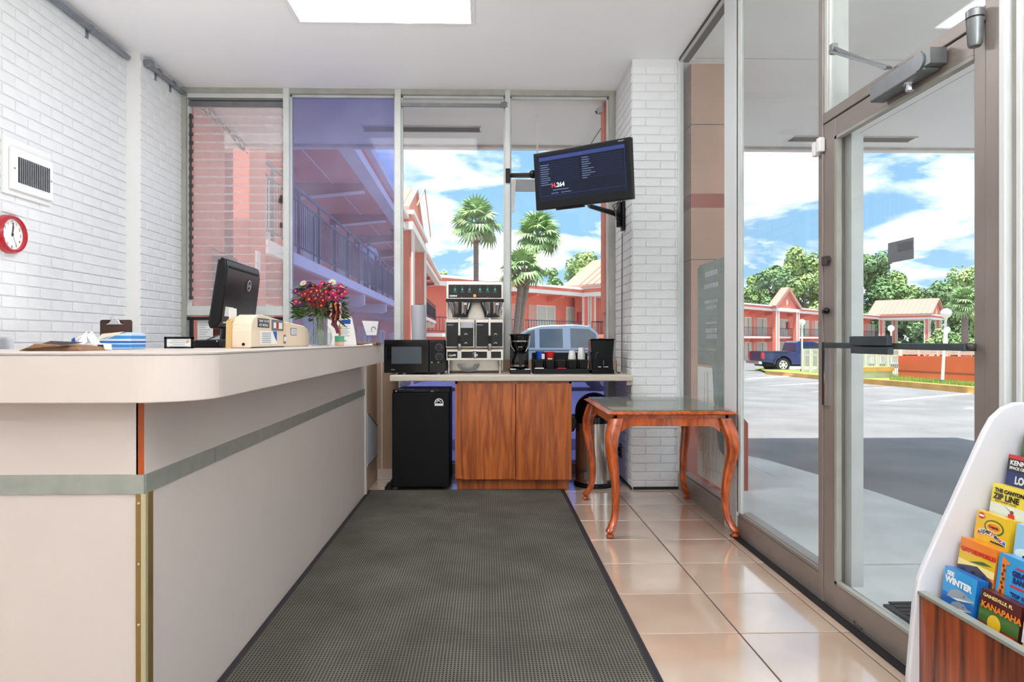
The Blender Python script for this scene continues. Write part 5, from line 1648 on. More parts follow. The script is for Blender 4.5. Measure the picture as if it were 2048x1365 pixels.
# ---- notices on the windows
def notice(name, label, cat, x0, x1, z0, z1, y, m='paper'):
    t = thing(name, label, cat, ((x0 + x1) / 2, y, z0))
    s_ = MB(t).box(x0, x1, y - .0012, y, z0, z1).build('sheet', m)
    return t
yq = Y0 + .034
q0, q1 = P(395, 640, Y=yq), P(426, 690, Y=yq)
t = notice('window_notice', 'white printed notice taped inside the lower left window pane', 'notice', q0.x, q1.x, q1.z, q0.z, yq)
ln = MB(t)
for i in range(9):
    ln.box(q0.x + .015, q1.x - .02 - .02 * (i % 3), yq - .0018, yq - .0013, q0.z - .03 - i * .02, q0.z - .024 - i * .02)
ln.build('print', 'light_grey')
q0, q1 = P(370, 646, Y=yq), P(378, 660, Y=yq)
t = notice('window_sticker', 'small blue sticker on the lower left window pane', 'sticker', q0.x, q1.x, q1.z, q0.z, yq, 'paper')
MB(t).box(q0.x + .006, q1.x - .006, yq - .0018, yq - .0013, q1.z + .008, q0.z - .008).build('print', 'blue')
q = [P(724, 642, Y=Y0 + .04), P(757, 643, Y=Y0 + .04), P(753, 671, Y=Y0 + .04), P(733, 671, Y=Y0 + .04)]
t = thing('window_notice', 'creased white paper stuck on the purple window pane', 'notice', q[2])
MB(t).add([p_ + Vector((0, 0, 0)) for p_ in q] + [p_ + Vector((0, .002, 0)) for p_ in q], [(3, 2, 1, 0), (4, 5, 6, 7), (0, 1, 5, 4), (1, 2, 6, 5), (2, 3, 7, 6), (3, 0, 4, 7)]).build('sheet', 'paper')
c = (q[1] + q[2]) / 2 + Vector((-.035, -.001, -.01))
MB(t).tube([c + Vector((.018 * math.cos(a), 0, .022 * math.sin(a))) for a in [PI * 1.3 - i * .32 for i in range(14)]], .004, 6).build('print', 'ink_grey')
# white bracket strip outside window 4
t = thing('outdoor_sign_bracket', 'white L-shaped panel outside the window behind the television', 'bracket', P(1024, 380, Y=6.3))
a_, b_ = P(1026, 360, Y=6.3), P(1085, 384, Y=6.3)
MB(t).box(a_.x, b_.x, 6.28, 6.30, b_.z, a_.z).build('panel', 'light_grey')
MB(t).prism([(a_.x - .01, P(0, 420, Y=6.3).z), (a_.x + .012, P(0, 420, Y=6.3).z), (a_.x + .03, a_.z), (a_.x - .01, a_.z)], 6.27, 6.30, 'y').build('leg', 'trim_white')
MB(t).tube([(b_.x - .05, 6.29, a_.z - .02), (b_.x - .05, 6.29, ZC)], .008, 6).build('hanger', 'trim_white')
# poster behind the far sidelight
t = thing('poster', 'faded green event poster taped to the narrow sidelight by the pier', 'poster', (XPANE + .01, 4.4, .2))
ya, yb = 4.05, P(1396, 600, X=XPANE + .01).y
zt1, zt2 = P(1396, 538, X=XPANE + .01).z, P(1445, 516, X=XPANE + .01).z
xq = XPANE + .008
MB(t).add([(xq, ya, .98), (xq, yb, .98), (xq, yb, zt1), (xq, yb - .04, zt1 + .02), (xq, ya, zt2), (xq + .002, ya, .98), (xq + .002, yb, .98), (xq + .002, yb, zt1), (xq + .002, yb - .04, zt1 + .02), (xq + .002, ya, zt2)],
          [(0, 1, 2, 3, 4), (9, 8, 7, 6, 5), (0, 5, 6, 1), (1, 6, 7, 2), (2, 7, 8, 3), (3, 8, 9, 4), (4, 9, 5, 0)]).build('sheet', 'poster_film')
ln = MB(t)
for zz, w_, hh in ((1.58, .42, .035), (1.50, .5, .03), (1.40, .45, .02), (1.36, .35, .02), (1.26, .4, .012), (1.20, .4, .03), (1.16, .36, .03), (1.08, .3, .012)):
    for k in range(5):
        u0 = .5 - w_ / 2 + w_ * k / 5
        ln.box(xq - .0012, xq - .0004, yb + (ya - yb) * (u0 + w_ / 5 * .82), yb + (ya - yb) * u0, zz, zz + hh)
ln.build('print', 'light_grey')
MB(t).add([(xq - .001, ya, .99), (xq - .001, ya, .40), (xq - .001, ya + .14, .45), (xq - .001, ya + .22, .70), (xq - .001, ya + .27, .99)], [(0, 1, 2, 3, 4)]).build('green_patch', 'poster_film')
mp_ = thing('map_sheet', 'pale local map taped low on the narrow sidelight under the poster', 'map', (xq, 4.3, .2))
MB(mp_).box(xq, xq + .002, 4.06, yb, .2, .965).build('sheet', 'paper')
ln = MB(mp_)
for i in range(7):
    y_ = 4.1 + i * .065
    ln.bar((xq - .0008, y_, .24), (xq - .0008, y_ + .05 * math.sin(i * 2), .94), .004, .0008)
for i in range(6):
    ln.bar((xq - .0008, 4.08, .3 + i * .1), (xq - .0008, yb - .03, .27 + i * .11), .004, .0008)
ln.build('road_lines', 'light_grey')

# ---- beverage shelf and cabinet
SZ = .885
sh = thing('beverage_shelf', 'long pale laminate shelf along the front windows', 'shelf', (.17, 5.3, SZ - .045))
MB(sh).box(-.735, XP0 - .012, 4.95, 5.64, SZ - .045, SZ).build('board', 'shelf_top', bev=.006)
MB(sh).box(-.30, XP0 - .014, 5.60, 5.63, SZ, SZ + .10).build('backsplash', 'laminate_tan')
MB(sh).box(XP0 - .05, XP0 - .014, 5.0, 5.6, SZ - .08, SZ - .045).build('cleat', 'shelf_top')
cb = thing('wood_cabinet', 'orange wood-grain base cabinet with two sliding doors under the shelf', 'cabinet', (.2, 5.3, 0))
x0, x1, zt = -.242, .645, SZ - .047
MB(cb).box(x0, x0 + .018, 4.985, 5.5, .098, zt).box(x1 - .018, x1, 4.985, 5.5, .098, zt).box(x0, x1, 5.48, 5.5, .098, zt).box(x0, x1, 4.99, 5.5, .098, .116).box(x0, x1, 4.985, 5.5, zt - .02, zt).box(x0 + .018, x0 + .05, 4.995, 5.02, .116, zt - .02).build('carcass', 'cabinet_frame_wood')
MB(cb).box(x0 + .052, .2165, 4.976, 4.993, .092, zt - .016).build('door', 'cabinet_wood', bev=.002)
MB(cb).box(.2205, x1 - .002, 4.968, 4.985, .088, zt - .018).build('door', 'cabinet_wood', bev=.002)
MB(cb).box(x0 + .05, x1 - .02, 4.9935, 4.996, .12, zt - .021).build('door_gap', 'dark_gap')
MB(cb).box(x0 + .012, x1 - .012, 5.05, 5.07, 0, .098).box(x0 + .012, x0 + .03, 5.07, 5.45, 0, .098).box(x1 - .03, x1 - .012, 5.07, 5.45, 0, .098).build('kick_board', 'cabinet_frame_wood')
# ---- fridge
fx0, fx1 = -.722, -.288
fg = thing('mini_fridge', 'black compact fridge standing under the shelf beside the cabinet', 'fridge', ((fx0 + fx1) / 2, 5.25, 0))
MB(fg).box(fx0 + .004, fx1 - .004, 5.06, 5.54, .02, .762).build('body', 'black_matt', bev=.006)
dr = MB(fg).box(fx0, fx1, 5.0, 5.055, .03, .752).build('door', 'black_matt', bev=.008)
MB(fg).box(fx0 + .004, fx1 - .06, 5.005, 5.06, .752, .774).build('top_trim', 'black_gloss', bev=.004)
MB(fg).box(fx1 - .075, fx1 + .002, 5.0, 5.06, .750, .780).build('hinge_cap', 'black_plastic', dr, bev=.004)
q = P(878, 804, Y=5.0)
lg = MB(fg).tube([(q.x + .031 * math.cos(a), 4.9985, q.z - .012 + .034 * math.sin(a)) for a in [PI * i / 16 for i in range(17)]], .004, 6).bar((q.x - .033, 4.9985, q.z - .022), (q.x + .033, 4.9985, q.z - .022), .004, .018)
lg.tube([(q.x - .02, 4.9985, q.z - .004), (q.x - .004, 4.9985, q.z + .012), (q.x + .018, 4.9985, q.z - .006)], [.004, .006, .002], 6)
lg.build('emblem', 'white', dr)
MB(fg).ball((fx0 + .03, 5.003, .762), .006).box(fx1 - .14, fx1 - .12, 5.003, 5.006, .758, .764).build('badge', 'light_grey', dr)
for x in (fx0 + .05, fx1 - .05):
    for y in (5.1, 5.48):
        MB(fg).tube([(x, y, 0), (x, y, .022)], .018, 10).build('foot', 'black_plastic')
t = thing('floor_block', 'low black block on the floor left of the fridge', 'block', (fx0 - .05, 5.0, 0))
MB(t).prism([(fx0 - .062, .0), (fx0 - .006, .0), (fx0 - .006, .07), (fx0 - .03, .055), (fx0 - .045, .03), (fx0 - .062, .026)], 5.03, 5.2, 'y').build('body', 'black_soft', bev=.004)

# ---- microwave
mx0, mx1, my = P(768, 700, Y=5.06).x, P(889, 700, Y=5.06).x, 5.06
mz0, mz1 = SZ + .014, P(800, 680, Y=my).z
mw = thing('microwave', 'black microwave oven at the left end of the shelf', 'microwave', ((mx0 + mx1) / 2, 5.25, SZ))
MB(mw).box(mx0 + .004, mx1 - .004, my + .025, my + .36, mz0, mz1).build('body', 'black_matt', bev=.006)
dr = MB(mw).box(mx0, mx1 - .12, my, my + .025, mz0, mz1).build('door', 'black_gloss', bev=.004)
wx0, wx1, wz0, wz1 = P(783, 700, Y=my).x, P(843, 700, Y=my).x, P(800, 728, Y=my).z, P(800, 694, Y=my).z
MB(mw).box(wx0, wx1, my - .002, my + .0, wz0, wz1).build('window', 'window_dark', dr)
MB(mw).box(mx0 + .012, mx0 + .022, my - .012, my, mz0 + .06, mz1 - .05).build('handle', 'black_plastic', dr, bev=.002)
pn = MB(mw).box(mx1 - .118, mx1, my, my + .025, mz0, mz1).build('control_panel', 'black_gloss', bev=.004)
MB(mw).box(mx1 - .108, mx1 - .008, my - .001, my, mz0 + .07, mz1 - .02).build('panel_sheet', 'black_soft', pn)
for zz in (mz1 - .058, mz1 - .130):
    MB(mw).tube([(mx1 - .042, my, zz), (mx1 - .042, my - .003, zz)], .030, 20).build('dial_ring', 'dark_grey', pn)
    MB(mw).tube([(mx1 - .042, my - .003, zz), (mx1 - .042, my - .022, zz)], [.021, .019], 20).build('dial', 'black_gloss', pn)
for k in range(2):
    MB(mw).box(mx1 - .105 + k * .05, mx1 - .09 + k * .05, my - .002, my - .001, mz0 + .075, mz0 + .085).build('indicator', 'b_lime', pn)
text('galanz', .012, 'light_grey', dr, (mx0 + .055, my - .0015, mz0 + .022), (1, 0, 0), (0, 0, 1), Vector(mw.location))
for x in (mx0 + .09, mx0 + .15, mx1 - .05):
    MB(mw).tube([(x, my + .05, SZ), (x, my + .05, mz0 + .002)], .012, 10).build('foot', 'white')
# grey paper roll behind it
a_, b_ = P(837, 690, Y=5.5), P(838, 611, Y=5.5)
t = thing('wrapped_roll', 'tall grey wrapped roll leaning behind the microwave', 'roll', (a_.x, 5.5, SZ))
MB(t).tube([(a_.x + .012, 5.5, SZ), (b_.x - .008, 5.52, b_.z)], .062, 24).build('roll', 'light_grey', smooth=True)
MB(t).tube([(b_.x - .008, 5.52, b_.z), (b_.x - .0084, 5.5205, b_.z + .002)], .03, 16).build('core', 'mid_grey')

# ---- twin coffee brewer
by_ = 5.16
def bp(px, py, dy=0.0):
    return P(px, py, Y=by_ + dy)
bw = thing('coffee_brewer', 'tall stainless twin coffee brewer with two urns on the shelf', 'coffee brewer', (bp(950, 700).x, 5.3, SZ))
xl, xr = bp(892, 0).x, bp(1007, 0).x
zz = lambda py: bp(0, py).z
MB(bw).box(xl, xr, by_, by_ + .34, zz(598), zz(561)).build('head', 'stainless', bev=.006)
cp_ = MB(bw).box(bp(897, 0).x, bp(1003, 0).x, by_ - .004, by_, zz(595), zz(568)).build('control_panel', 'black_gloss')
for px_ in (910, 924.5, 939, 960, 975, 990):
    x = bp(px_, 0).x
    bt_ = MB(bw).box(x - .007, x + .007, by_ - .0055, by_ - .004, zz(580.3), zz(575.6)).build('button', 'led_green', cp_, bev=.002)
    MB(bw).box(x - .013, x + .013, by_ - .005, by_ - .004, zz(583.4), zz(582.4)).box(x - .003, x + .003, by_ - .005, by_ - .004, zz(573), zz(571.6)).build('caption', 'ink_grey', cp_)
MB(bw).box(bp(947, 0).x, bp(952, 0).x, by_ - .0055, by_ - .004, zz(593), zz(588)).build('lamp', 'led_orange', cp_)
MB(bw).box(bp(922, 0).x, bp(926, 0).x, by_ - .0055, by_ - .004, zz(595), zz(592.5)).box(bp(973, 0).x, bp(978, 0).x, by_ - .0055, by_ - .004, zz(595), zz(592.5)).build('lamp', 'b_maroon', cp_)
text('GEMINI', .018, 'white', cp_, (bp(899, 0).x, by_ - .0045, zz(592.5)), (1, 0, 0), (0, 0, 1), Vector(bw.location), bold=.0006)
MB(bw).box(xl - .002, xr + .004, by_ - .01, by_ + .34, zz(602), zz(598)).build('lip', 'black_plastic')
MB(bw).box(xl, xr, by_ + .2, by_ + .34, zz(745), zz(602)).build('column', 'stainless_brushed')
MB(bw).box(xl, xl + .006, by_ + .1, by_ + .2, zz(640), zz(602)).box(xr - .006, xr, by_ + .1, by_ + .2, zz(640), zz(602)).build('side_plate', 'stainless')
for px_ in (920, 984):
    x = bp(px_, 0).x
    fn = MB(bw).lathe([(.055, zz(632)), (.062, zz(631)), (.095, zz(606)), (.098, zz(603)), (.09, zz(603)), (.05, zz(629))], (x, by_ + .09, 0), 28).build('brew_basket', 'chrome', smooth=True)
    MB(bw).box(x - .012, x + .012, by_ - .035, by_ - .02, zz(634), zz(604)).box(x - .011, x + .011, by_ - .03, by_ + .02, zz(608), zz(604)).build('basket_handle', 'black_plastic', fn, bev=.003)
    MB(bw).box(x - .06, x + .06, by_ - .004, by_ + .05, zz(633.5), zz(631.5)).build('basket_base', 'black_plastic', fn)
    ft_ = MB(bw).box(x + .03, x + .052, by_ - .0, by_ + .002, zz(609), zz(605)).build('basket_label', 'paper', fn)
for k, (pa, pb_) in enumerate(((891, 949), (951, 1007))):
    xa, xb = bp(pa, 0).x, bp(pb_, 0).x
    ur = MB(bw).box(xa, xb, by_ - .03, by_ + .18, zz(697), zz(638)).build('urn', 'stainless', bev=.006)
    MB(bw).box(xa + .008, xb - .008, by_ - .034, by_ - .03, zz(694), zz(645)).build('urn_face', 'black_gloss', ur, bev=.004)
    if k == 0:
        MB(bw).box(bp(922, 0).x, bp(946, 0).x, by_ - .0355, by_ - .034, zz(656), zz(644)).build('urn_window', 'light_grey', ur)
    xg = bp((919 if k == 0 else 979), 0).x
    MB(bw).box(xg - .009, xg + .009, by_ - .05, by_ - .034, zz(672), zz(636)).build('sight_glass', 'stainless', ur, bev=.003)
    MB(bw).box(xg - .014, xg + .014, by_ - .055, by_ - .034, zz(689), zz(672)).build('tap_grip', 'black_plastic', ur, bev=.003)
    MB(bw).lathe([(.012, zz(702)), (.014, zz(698)), (.018, zz(693)), (.018, zz(688))], (xg, by_ - .048, 0), 12).build('tap', 'stainless', ur, smooth=True)
    for py in (668, 686):
        x = bp(932 if k == 0 else 991, 0).x
        MB(bw).tube([(x + .010 * math.cos(a), by_ - .0355, zz(py + 2) + .009 * math.sin(a)) for a in [PI * i / 8 for i in range(9)]], .003, 5).build('dial_mark', 'light_grey', ur)
    MB(bw).box(bp(895 if k == 0 else 954, 0).x, bp(907 if k == 0 else 966, 0).x, by_ - .0355, by_ - .034, zz(651), zz(649)).build('caption', 'ink_grey', ur)
bs = MB(bw).box(xl, xr, by_ - .02, by_ + .33, zz(722), zz(699)).build('base', 'stainless', bev=.005)
for pa, pb_ in ((895, 915), (923, 946), (953, 974), (982, 1002)):
    MB(bw).box(bp(pa, 0).x, bp(pb_, 0).x, by_ - .024, by_ - .02, zz(717), zz(704)).build('base_face', 'black_gloss', bs)
text('Curtis', .022, 'white', bs, (bp(898, 0).x, by_ - .025, zz(714)), (1, .0, .12), (-.12, 0, 1), Vector(bw.location), bold=.0006)
MB(bw).lathe([(.011, zz(718)), (.016, zz(712)), (.012, zz(708)), (.016, zz(703))], (bp(950, 0).x, by_ - .04, 0), 12).tube([(bp(950, 0).x, by_ - .04, zz(711)), (bp(956, 0).x, by_ - .045, zz(711))], .009, 8).build('water_tap', 'chrome', bs, smooth=True)
MB(bw).box(bp(930, 0).x, bp(939, 0).x, by_ - .021, by_ - .0195, zz(701.5), zz(699)).build('warning_label', 'b_yellow', bs)
for px_ in (897, 1000):
    for dy in (.0, .28):
        MB(bw).lathe([(.010, SZ), (.012, SZ + .01), (.016, zz(722))], (bp(px_, 0).x, by_ + dy, 0), 12).build('leg', 'stainless', smooth=True)
hz = thing('coiled_tube', 'coiled clear plastic tubing under the coffee brewer', 'tubing', (bp(935, 0).x, by_ + .12, SZ))
for k in range(4):
    rr = .05 + .012 * k
    MB(hz).tube([(bp(936, 0).x + rr * math.cos(a), by_ + .08 + .012 * k, SZ + .075 + (rr * .72 - .0) * math.sin(a)) for a in [PI + PI * i / 16 for i in range(17)]], .004, 6).build('loop', 'light_grey', smooth=True)

# ---- two drip coffee makers
def coffee_maker(label, px0, px1, pyt, pyb, front, Y):
    a_, b_ = P(px0, pyb, Y=Y), P(px1, pyt, Y=Y)
    x0, x1, z1 = a_.x, b_.x, b_.z
    w, xm, Hh = x1 - x0, (x0 + x1) / 2, z1 - SZ
    t = thing('coffee_maker', label, 'coffee maker', (xm, Y + .1, SZ))
    m = 'black_gloss'
    MB(t).prism([(x0 + w * .02, Y), (x1 - w * .02, Y), (x1, Y + .06), (x1, Y + .2), (x0, Y + .2), (x0, Y + .06)], SZ, SZ + Hh * .13, 'z').build('base', m, bev=.006)
    MB(t).box(x0 + .01, x1 - .01, Y + .14, Y + .2, SZ + Hh * .1, SZ + Hh * .95).build('water_tank', m, bev=.005)
    if front:
        MB(t).lathe([(w * .24, SZ + Hh * .54), (w * .42, SZ + Hh * .72), (w * .46, SZ + Hh * .93), (w * .46, SZ + Hh * .96)], (xm, Y + .09, 0), 28).build('filter_cone', m, smooth=True)
        MB(t).lathe([(w * .47, SZ + Hh * .80), (w * .475, SZ + Hh * .83)], (xm, Y + .09, 0), 28).build('steel_band', 'stainless')
        MB(t).prism([(x0 + .004, Y + .01), (x1 - .004, Y + .01), (x1, Y + .2), (x0, Y + .2)], SZ + Hh * .96, z1, 'z').build('lid', m, bev=.005)
        for s_ in (-1, 1):
            MB(t).tube([(xm + s_ * w * .46, Y + .02, SZ + Hh * .93), (xm + s_ * w * .42, Y + .015, SZ + Hh * .7), (xm + s_ * w * .26, Y + .02, SZ + Hh * .56)], .003, 6).build('chrome_arc', 'chrome', smooth=True)
        jz = SZ + Hh * .13
        jr = w * .42
        cf = MB(t).lathe([(jr * .8, jz), (jr, jz + Hh * .08), (jr * .98, jz + Hh * .2), (jr * .7, jz + Hh * .34), (jr * .66, jz + Hh * .38)], (xm, Y + .085, 0), 28).build('carafe', 'pot_glass', smooth=True)
        MB(t).lathe([(jr * .68, jz + Hh * .37), (jr * .7, jz + Hh * .41), (.001, jz + Hh * .41)], (xm, Y + .085, 0), 24).build('carafe_lid', m, cf)
        MB(t).box(xm - .012, xm + .012, Y - .035, Y - .015, jz + Hh * .03, jz + Hh * .36).box(xm - .012, xm + .012, Y - .02, Y + .02, jz + Hh * .3, jz + Hh * .38).build('carafe_handle', m, cf, bev=.004)
        MB(t).lathe([(jr * 1.0, jz + Hh * .05), (jr * 1.01, jz + Hh * .09)], (xm, Y + .085, 0), 28).build('carafe_band', 'stainless', cf)
        MB(t).box(xm - .016, xm + .016, Y - .001, Y + .004, SZ + Hh * .66, SZ + Hh * .685).build('badge', 'mid_grey')
        MB(t).box(x0 + .006, xm - .035, Y - .002, Y, SZ + Hh * .11, SZ + Hh * .13).box(xm + .035, x1 - .006, Y - .002, Y, SZ + Hh * .11, SZ + Hh * .13).build('plate_rim', 'chrome')
    else:
        MB(t).prism([(x0 + w * .08, SZ + Hh * .1), (x1 - w * .04, SZ + Hh * .1), (x1 - w * .06, SZ + Hh * .5), (x1, z1), (x0, z1), (x0 + w * .06, SZ + Hh * .5)], Y + .02, Y + .14, 'y').build('housing', m, bev=.006)
        MB(t).box(x0 - .003, x1 + .003, Y + .015, Y + .205, z1, z1 + .008).build('lid', m, bev=.003)
        MB(t).box(xm - .035, xm - .012, Y + .012, Y + .02, SZ + Hh * .2, SZ + Hh * .22).box(xm + .006, xm + .045, Y + .012, Y + .02, SZ + Hh * .2, SZ + Hh * .22).build('level_mark', 'light_grey')
        MB(t).tube([(xm - .035 + .02 * math.cos(a), Y + .018, SZ + Hh * .45 + .05 * math.sin(a)) for a in [PI * .5 + PI * .5 * i / 8 for i in range(9)]], .0025, 6).build('carafe_rim', 'dark_grey')
        MB(t).box(xm + .002, xm + .012, Y + .012, Y + .02, SZ + Hh * .26, SZ + Hh * .40).build('water_gauge', 'dark_grey')
    return t
coffee_maker('black drip coffee maker with a glass carafe beside the brewer', 1019, 1062, 668, 746, True, 5.14)
coffee_maker('plain black coffee maker at the right end of the shelf', 1182, 1230, 680, 748, False, 5.10)
t = thing('power_cord', 'black cord drooping beside the right-hand coffee maker', 'cord', (P(1236, 740, Y=5.3).x, 5.3, SZ))
MB(t).tube([P(1178, 703, Y=5.4), P(1172, 708, Y=5.35), P(1182, 714, Y=5.3)], .004, 6).tube([P(1232, 744, Y=5.25), P(1240, 746, Y=5.2), P(1236, 748, Y=5.15)], .004, 6).build('cord', 'black_plastic', smooth=True)

# ---- condiment organiser with its cups and tubs
oY = 5.12
ox0, ox1 = P(1067, 0, Y=oY).x, P(1179, 0, Y=oY).x
oz = lambda py: P(0, py, Y=oY).z
og = thing('condiment_organizer', 'black plastic condiment organizer with five bins on the shelf', 'organizer', ((ox0 + ox1) / 2, oY + .1, SZ))
MB(og).box(ox0, ox1, oY, oY + .2, SZ, oz(739)).build('base', 'black_soft', bev=.004)
MB(og).box(ox0 + .005, ox1 - .005, oY + .10, oY + .2, oz(739), oz(721)).build('riser', 'black_soft')
MB(og).box(ox0, ox1, oY + .195, oY + .20, oz(739), oz(707)).box(ox0, ox0 + .005, oY + .1, oY + .2, oz(722), oz(708)).box(ox1 - .005, ox1, oY + .1, oY + .2, oz(722), oz(708)).build('rear_wall', 'black_soft')
nb = 5
for i in range(nb):
    a_ = ox0 + (ox1 - ox0) * i / nb + .004
    b_ = ox0 + (ox1 - ox0) * (i + 1) / nb - .004
    bn = MB(og).prism([(a_, oz(722)), (b_, oz(722)), (b_ - .010, oz(739)), (a_ + .010, oz(739))], oY + .02, oY + .09, 'y').build('bin', 'black_matt', bev=.004)
    if i == 0:
        MB(og).box(a_ + .006, b_ - .004, oY + .0, oY + .02, oz(739), oz(737.2)).build('bin_label', 'paper', bn)
    if i == 2:
        MB(og).box(a_ + .006, b_ - .004, oY + .0, oY + .02, oz(739), oz(737.6)).build('bin_label', 'red', bn)
    MB(og).box(a_ - .006, a_ - .002, oY + .0, oY + .2, oz(739), oz(720)).build('divider', 'black_soft')
zr = oz(721)
def tub(name, label, px, m, lidm, r, pyt):
    x = P(px, 0, Y=oY + .15).x
    t = thing(name, label, 'tub', (x, oY + .15, zr))
    zt_ = P(0, pyt, Y=oY + .15).z
    MB(t).lathe([(r * .86, zr), (r, zt_ - .012)], (x, oY + .15, 0), 24).build('body', m, smooth=True)
    MB(t).lathe([(r * 1.06, zt_ - .012), (r * 1.06, zt_ - .002), (r * .98, zt_), (.001, zt_)], (x, oY + .15, 0), 24).build('lid', lidm)
    return t
t = tub('creamer_tub', 'blue creamer tub standing in the left bin of the organizer', 1080, 'blue', 'blue', .034, 703)
x = P(1083, 0, Y=oY + .15).x
MB(t).box(x - .002, x + .022, oY + .113, oY + .118, zr + .004, zr + .045).build('label', 'paper')
t = tub('sweetener_tub', 'round red tub next to the blue tub in the organizer', 1100, 'red', 'red', .036, 704)
x = P(1099, 0, Y=oY + .15).x
MB(t).box(x - .018, x + .02, oY + .111, oY + .116, zr + .001, zr + .009).build('label', 'paper')
for px_, pyt, lab in ((1144, 702, 'shorter stack of white cups upside down in the organizer'), (1163, 696, 'taller stack of white cups nearest the right-hand coffee maker')):
    x = P(px_, 0, Y=oY + .15).x
    n_ = 4 if px_ == 1144 else 5
    zt_ = P(0, pyt, Y=oY + .15).z
    hh = .062
    for k in range(n_):
        zz_ = zr + (zt_ - zr - hh) * k / (n_ - 1)
        t = thing('foam_cup', 'white foam cup, ' + ['lowest', 'second from below', 'third from below', 'fourth from below', 'fifth from below'][k] + ' of the ' + ('shorter' if px_ == 1144 else 'taller') + ' upturned stack', 'cup', (x, oY + .15, zz_), group='upturned foam cups')
        MB(t).lathe([(.031, zz_), (.032, zz_ + .004), (.023, zz_ + hh), (.001, zz_ + hh)], (x, oY + .15, 0), 20).build('cup_wall', 'cup_white', smooth=True)

# ---- wall outlet on the pier side
q = P(1241, 902, X=XP0 - .01)
t = thing('wall_outlet', 'dark outlet plate low on the side of the brick pier', 'outlet', q)
MB(t).box(XP0 - .016, XP0 - .008, q.y - .035, q.y + .035, q.z - .06, q.z + .06).build('plate', 'bronze_dark', bev=.003)
MB(t).box(XP0 - .035, XP0 - .016, q.y - .016, q.y + .016, q.z - .005, q.z + .03).box(XP0 - .03, XP0 - .016, q.y - .016, q.y + .016, q.z - .04, q.z - .015).build('plug', 'black_plastic', bev=.003)

# ---- swing-top bin
tx, ty = P(1188, 900, Y=5.2).x, 5.2
tb = thing('trash_can', 'stainless steel bin with a black dome lid behind the table', 'trash can', (tx, ty, 0))
TR = .148
MB(tb).lathe([(TR + .014, 0), (TR + .014, .018), (TR + .004, .035)], (tx, ty, 0), 32).build('base_ring', 'black_plastic', smooth=True)
MB(tb).lathe([(TR, .03), (TR, .51)], (tx, ty, 0), 40).build('drum', 'stainless', smooth=True)
lid_ = MB(tb).lathe([(TR + .004, .50), (TR + .004, .58)] + [((TR + .004) * math.cos(a), .58 + .155 * math.sin(a)) for a in [PI / 2 * i / 10 for i in range(1, 11)]], (tx, ty, 0), 36).build('dome_lid', 'black_gloss', smooth=True)
MB(tb).prism([(tx - .075, .55), (tx + .075, .55), (tx + .065, .65), (tx - .065, .65)], ty - TR - .012, ty - TR + .03, 'y').build('flap', 'black_matt', lid_, bev=.006)
bg_ = MB(tb).add([(tx - TR - .01, ty - .05, .57), (tx - TR - .075, ty - .06, .53), (tx - TR - .085, ty - .04, .43), (tx - TR - .02, ty - .02, .42), (tx - TR + .01, ty - .06, .50), (tx - TR - .01, ty + .04, .57), (tx - TR - .06, ty + .04, .52), (tx - TR - .06, ty + .04, .42), (tx - TR, ty + .03, .43)],
                 [(0, 1, 2, 3, 4), (5, 8, 7, 6), (0, 5, 6, 1), (1, 6, 7, 2), (2, 7, 8, 3), (3, 8, 5, 4), (0, 4, 5)]).build('liner_bag', 'black_gloss', bev=.01, smooth=True)

# ---- side table with glass top
tt = thing('side_table', 'orange-brown wooden side table with cabriole legs and glass top', 'table', (1.08, 4.25, 0))
ax0, ax1, ay0, ay1 = .70, 1.46, 3.77, 4.73
def bevel_top(mb, x0, x1, y0, y1, z0, z1, z2, ch):
    vs = [(x0 + .012, y0 + .012, z0), (x1 - .012, y0 + .012, z0), (x1 - .012, y1 - .012, z0), (x0 + .012, y1 - .012, z0), (x0, y0, z1), (x1, y0, z1), (x1, y1, z1), (x0, y1, z1), (x0 + ch, y0 + ch, z2), (x1 - ch, y0 + ch, z2), (x1 - ch, y1 - ch, z2), (x0 + ch, y1 - ch, z2)]
    fs = [(3, 2, 1, 0), (8, 9, 10, 11)]
    for b in (0, 4):
        for i in range(4):
            fs.append((b + i, b + (i + 1) % 4, b + 4 + (i + 1) % 4, b + 4 + i))
    return mb.add(vs, fs)
bevel_top(MB(tt), ax0, ax1, ay0, ay1, .714, .722, .737, .035).build('top_frame', 'table_wood', bev=.002)
MB(tt).box(ax0 + .028, ax1 - .028, ay0 + .03, ay1 - .03, .7375, .7435).build('glass_top', 'green_glass', bev=.0015)
MB(tt).box(ax0 + .04, ax1 - .04, ay0 + .045, ay0 + .07, .690, .714).box(ax0 + .04, ax1 - .04, ay1 - .07, ay1 - .045, .690, .714).box(ax0 + .04, ax0 + .065, ay0 + .045, ay1 - .045, .690, .714).box(ax1 - .065, ax1 - .04, ay0 + .045, ay1 - .045, .690, .714).build('cove_rail', 'table_wood', bev=.004)
for y_ in (ay0 + .055, ay1 - .075):
    n_ = 16
    xa, xb = ax0 + .09, ax1 - .09
    lo = [(xa + (xb - xa) * i / n_, .645 - .034 * max(0, (abs(i / n_ - .5) - .36) / .14) ** 3) for i in range(n_ + 1)]
    MB(tt).prism([(xb, .692), (xa, .692)] + lo, y_, y_ + .02, 'y').build('apron', 'table_wood')
for x_ in (ax0 + .05, ax1 - .07):
    n_ = 16
    xa, xb = ay0 + .10, ay1 - .10
    lo = [(xa + (xb - xa) * i / n_, .645 - .034 * max(0, (abs(i / n_ - .5) - .38) / .12) ** 3) for i in range(n_ + 1)]
    MB(tt).prism([(xb, .692), (xa, .692)] + lo, x_, x_ + .02, 'x').build('apron', 'table_wood')
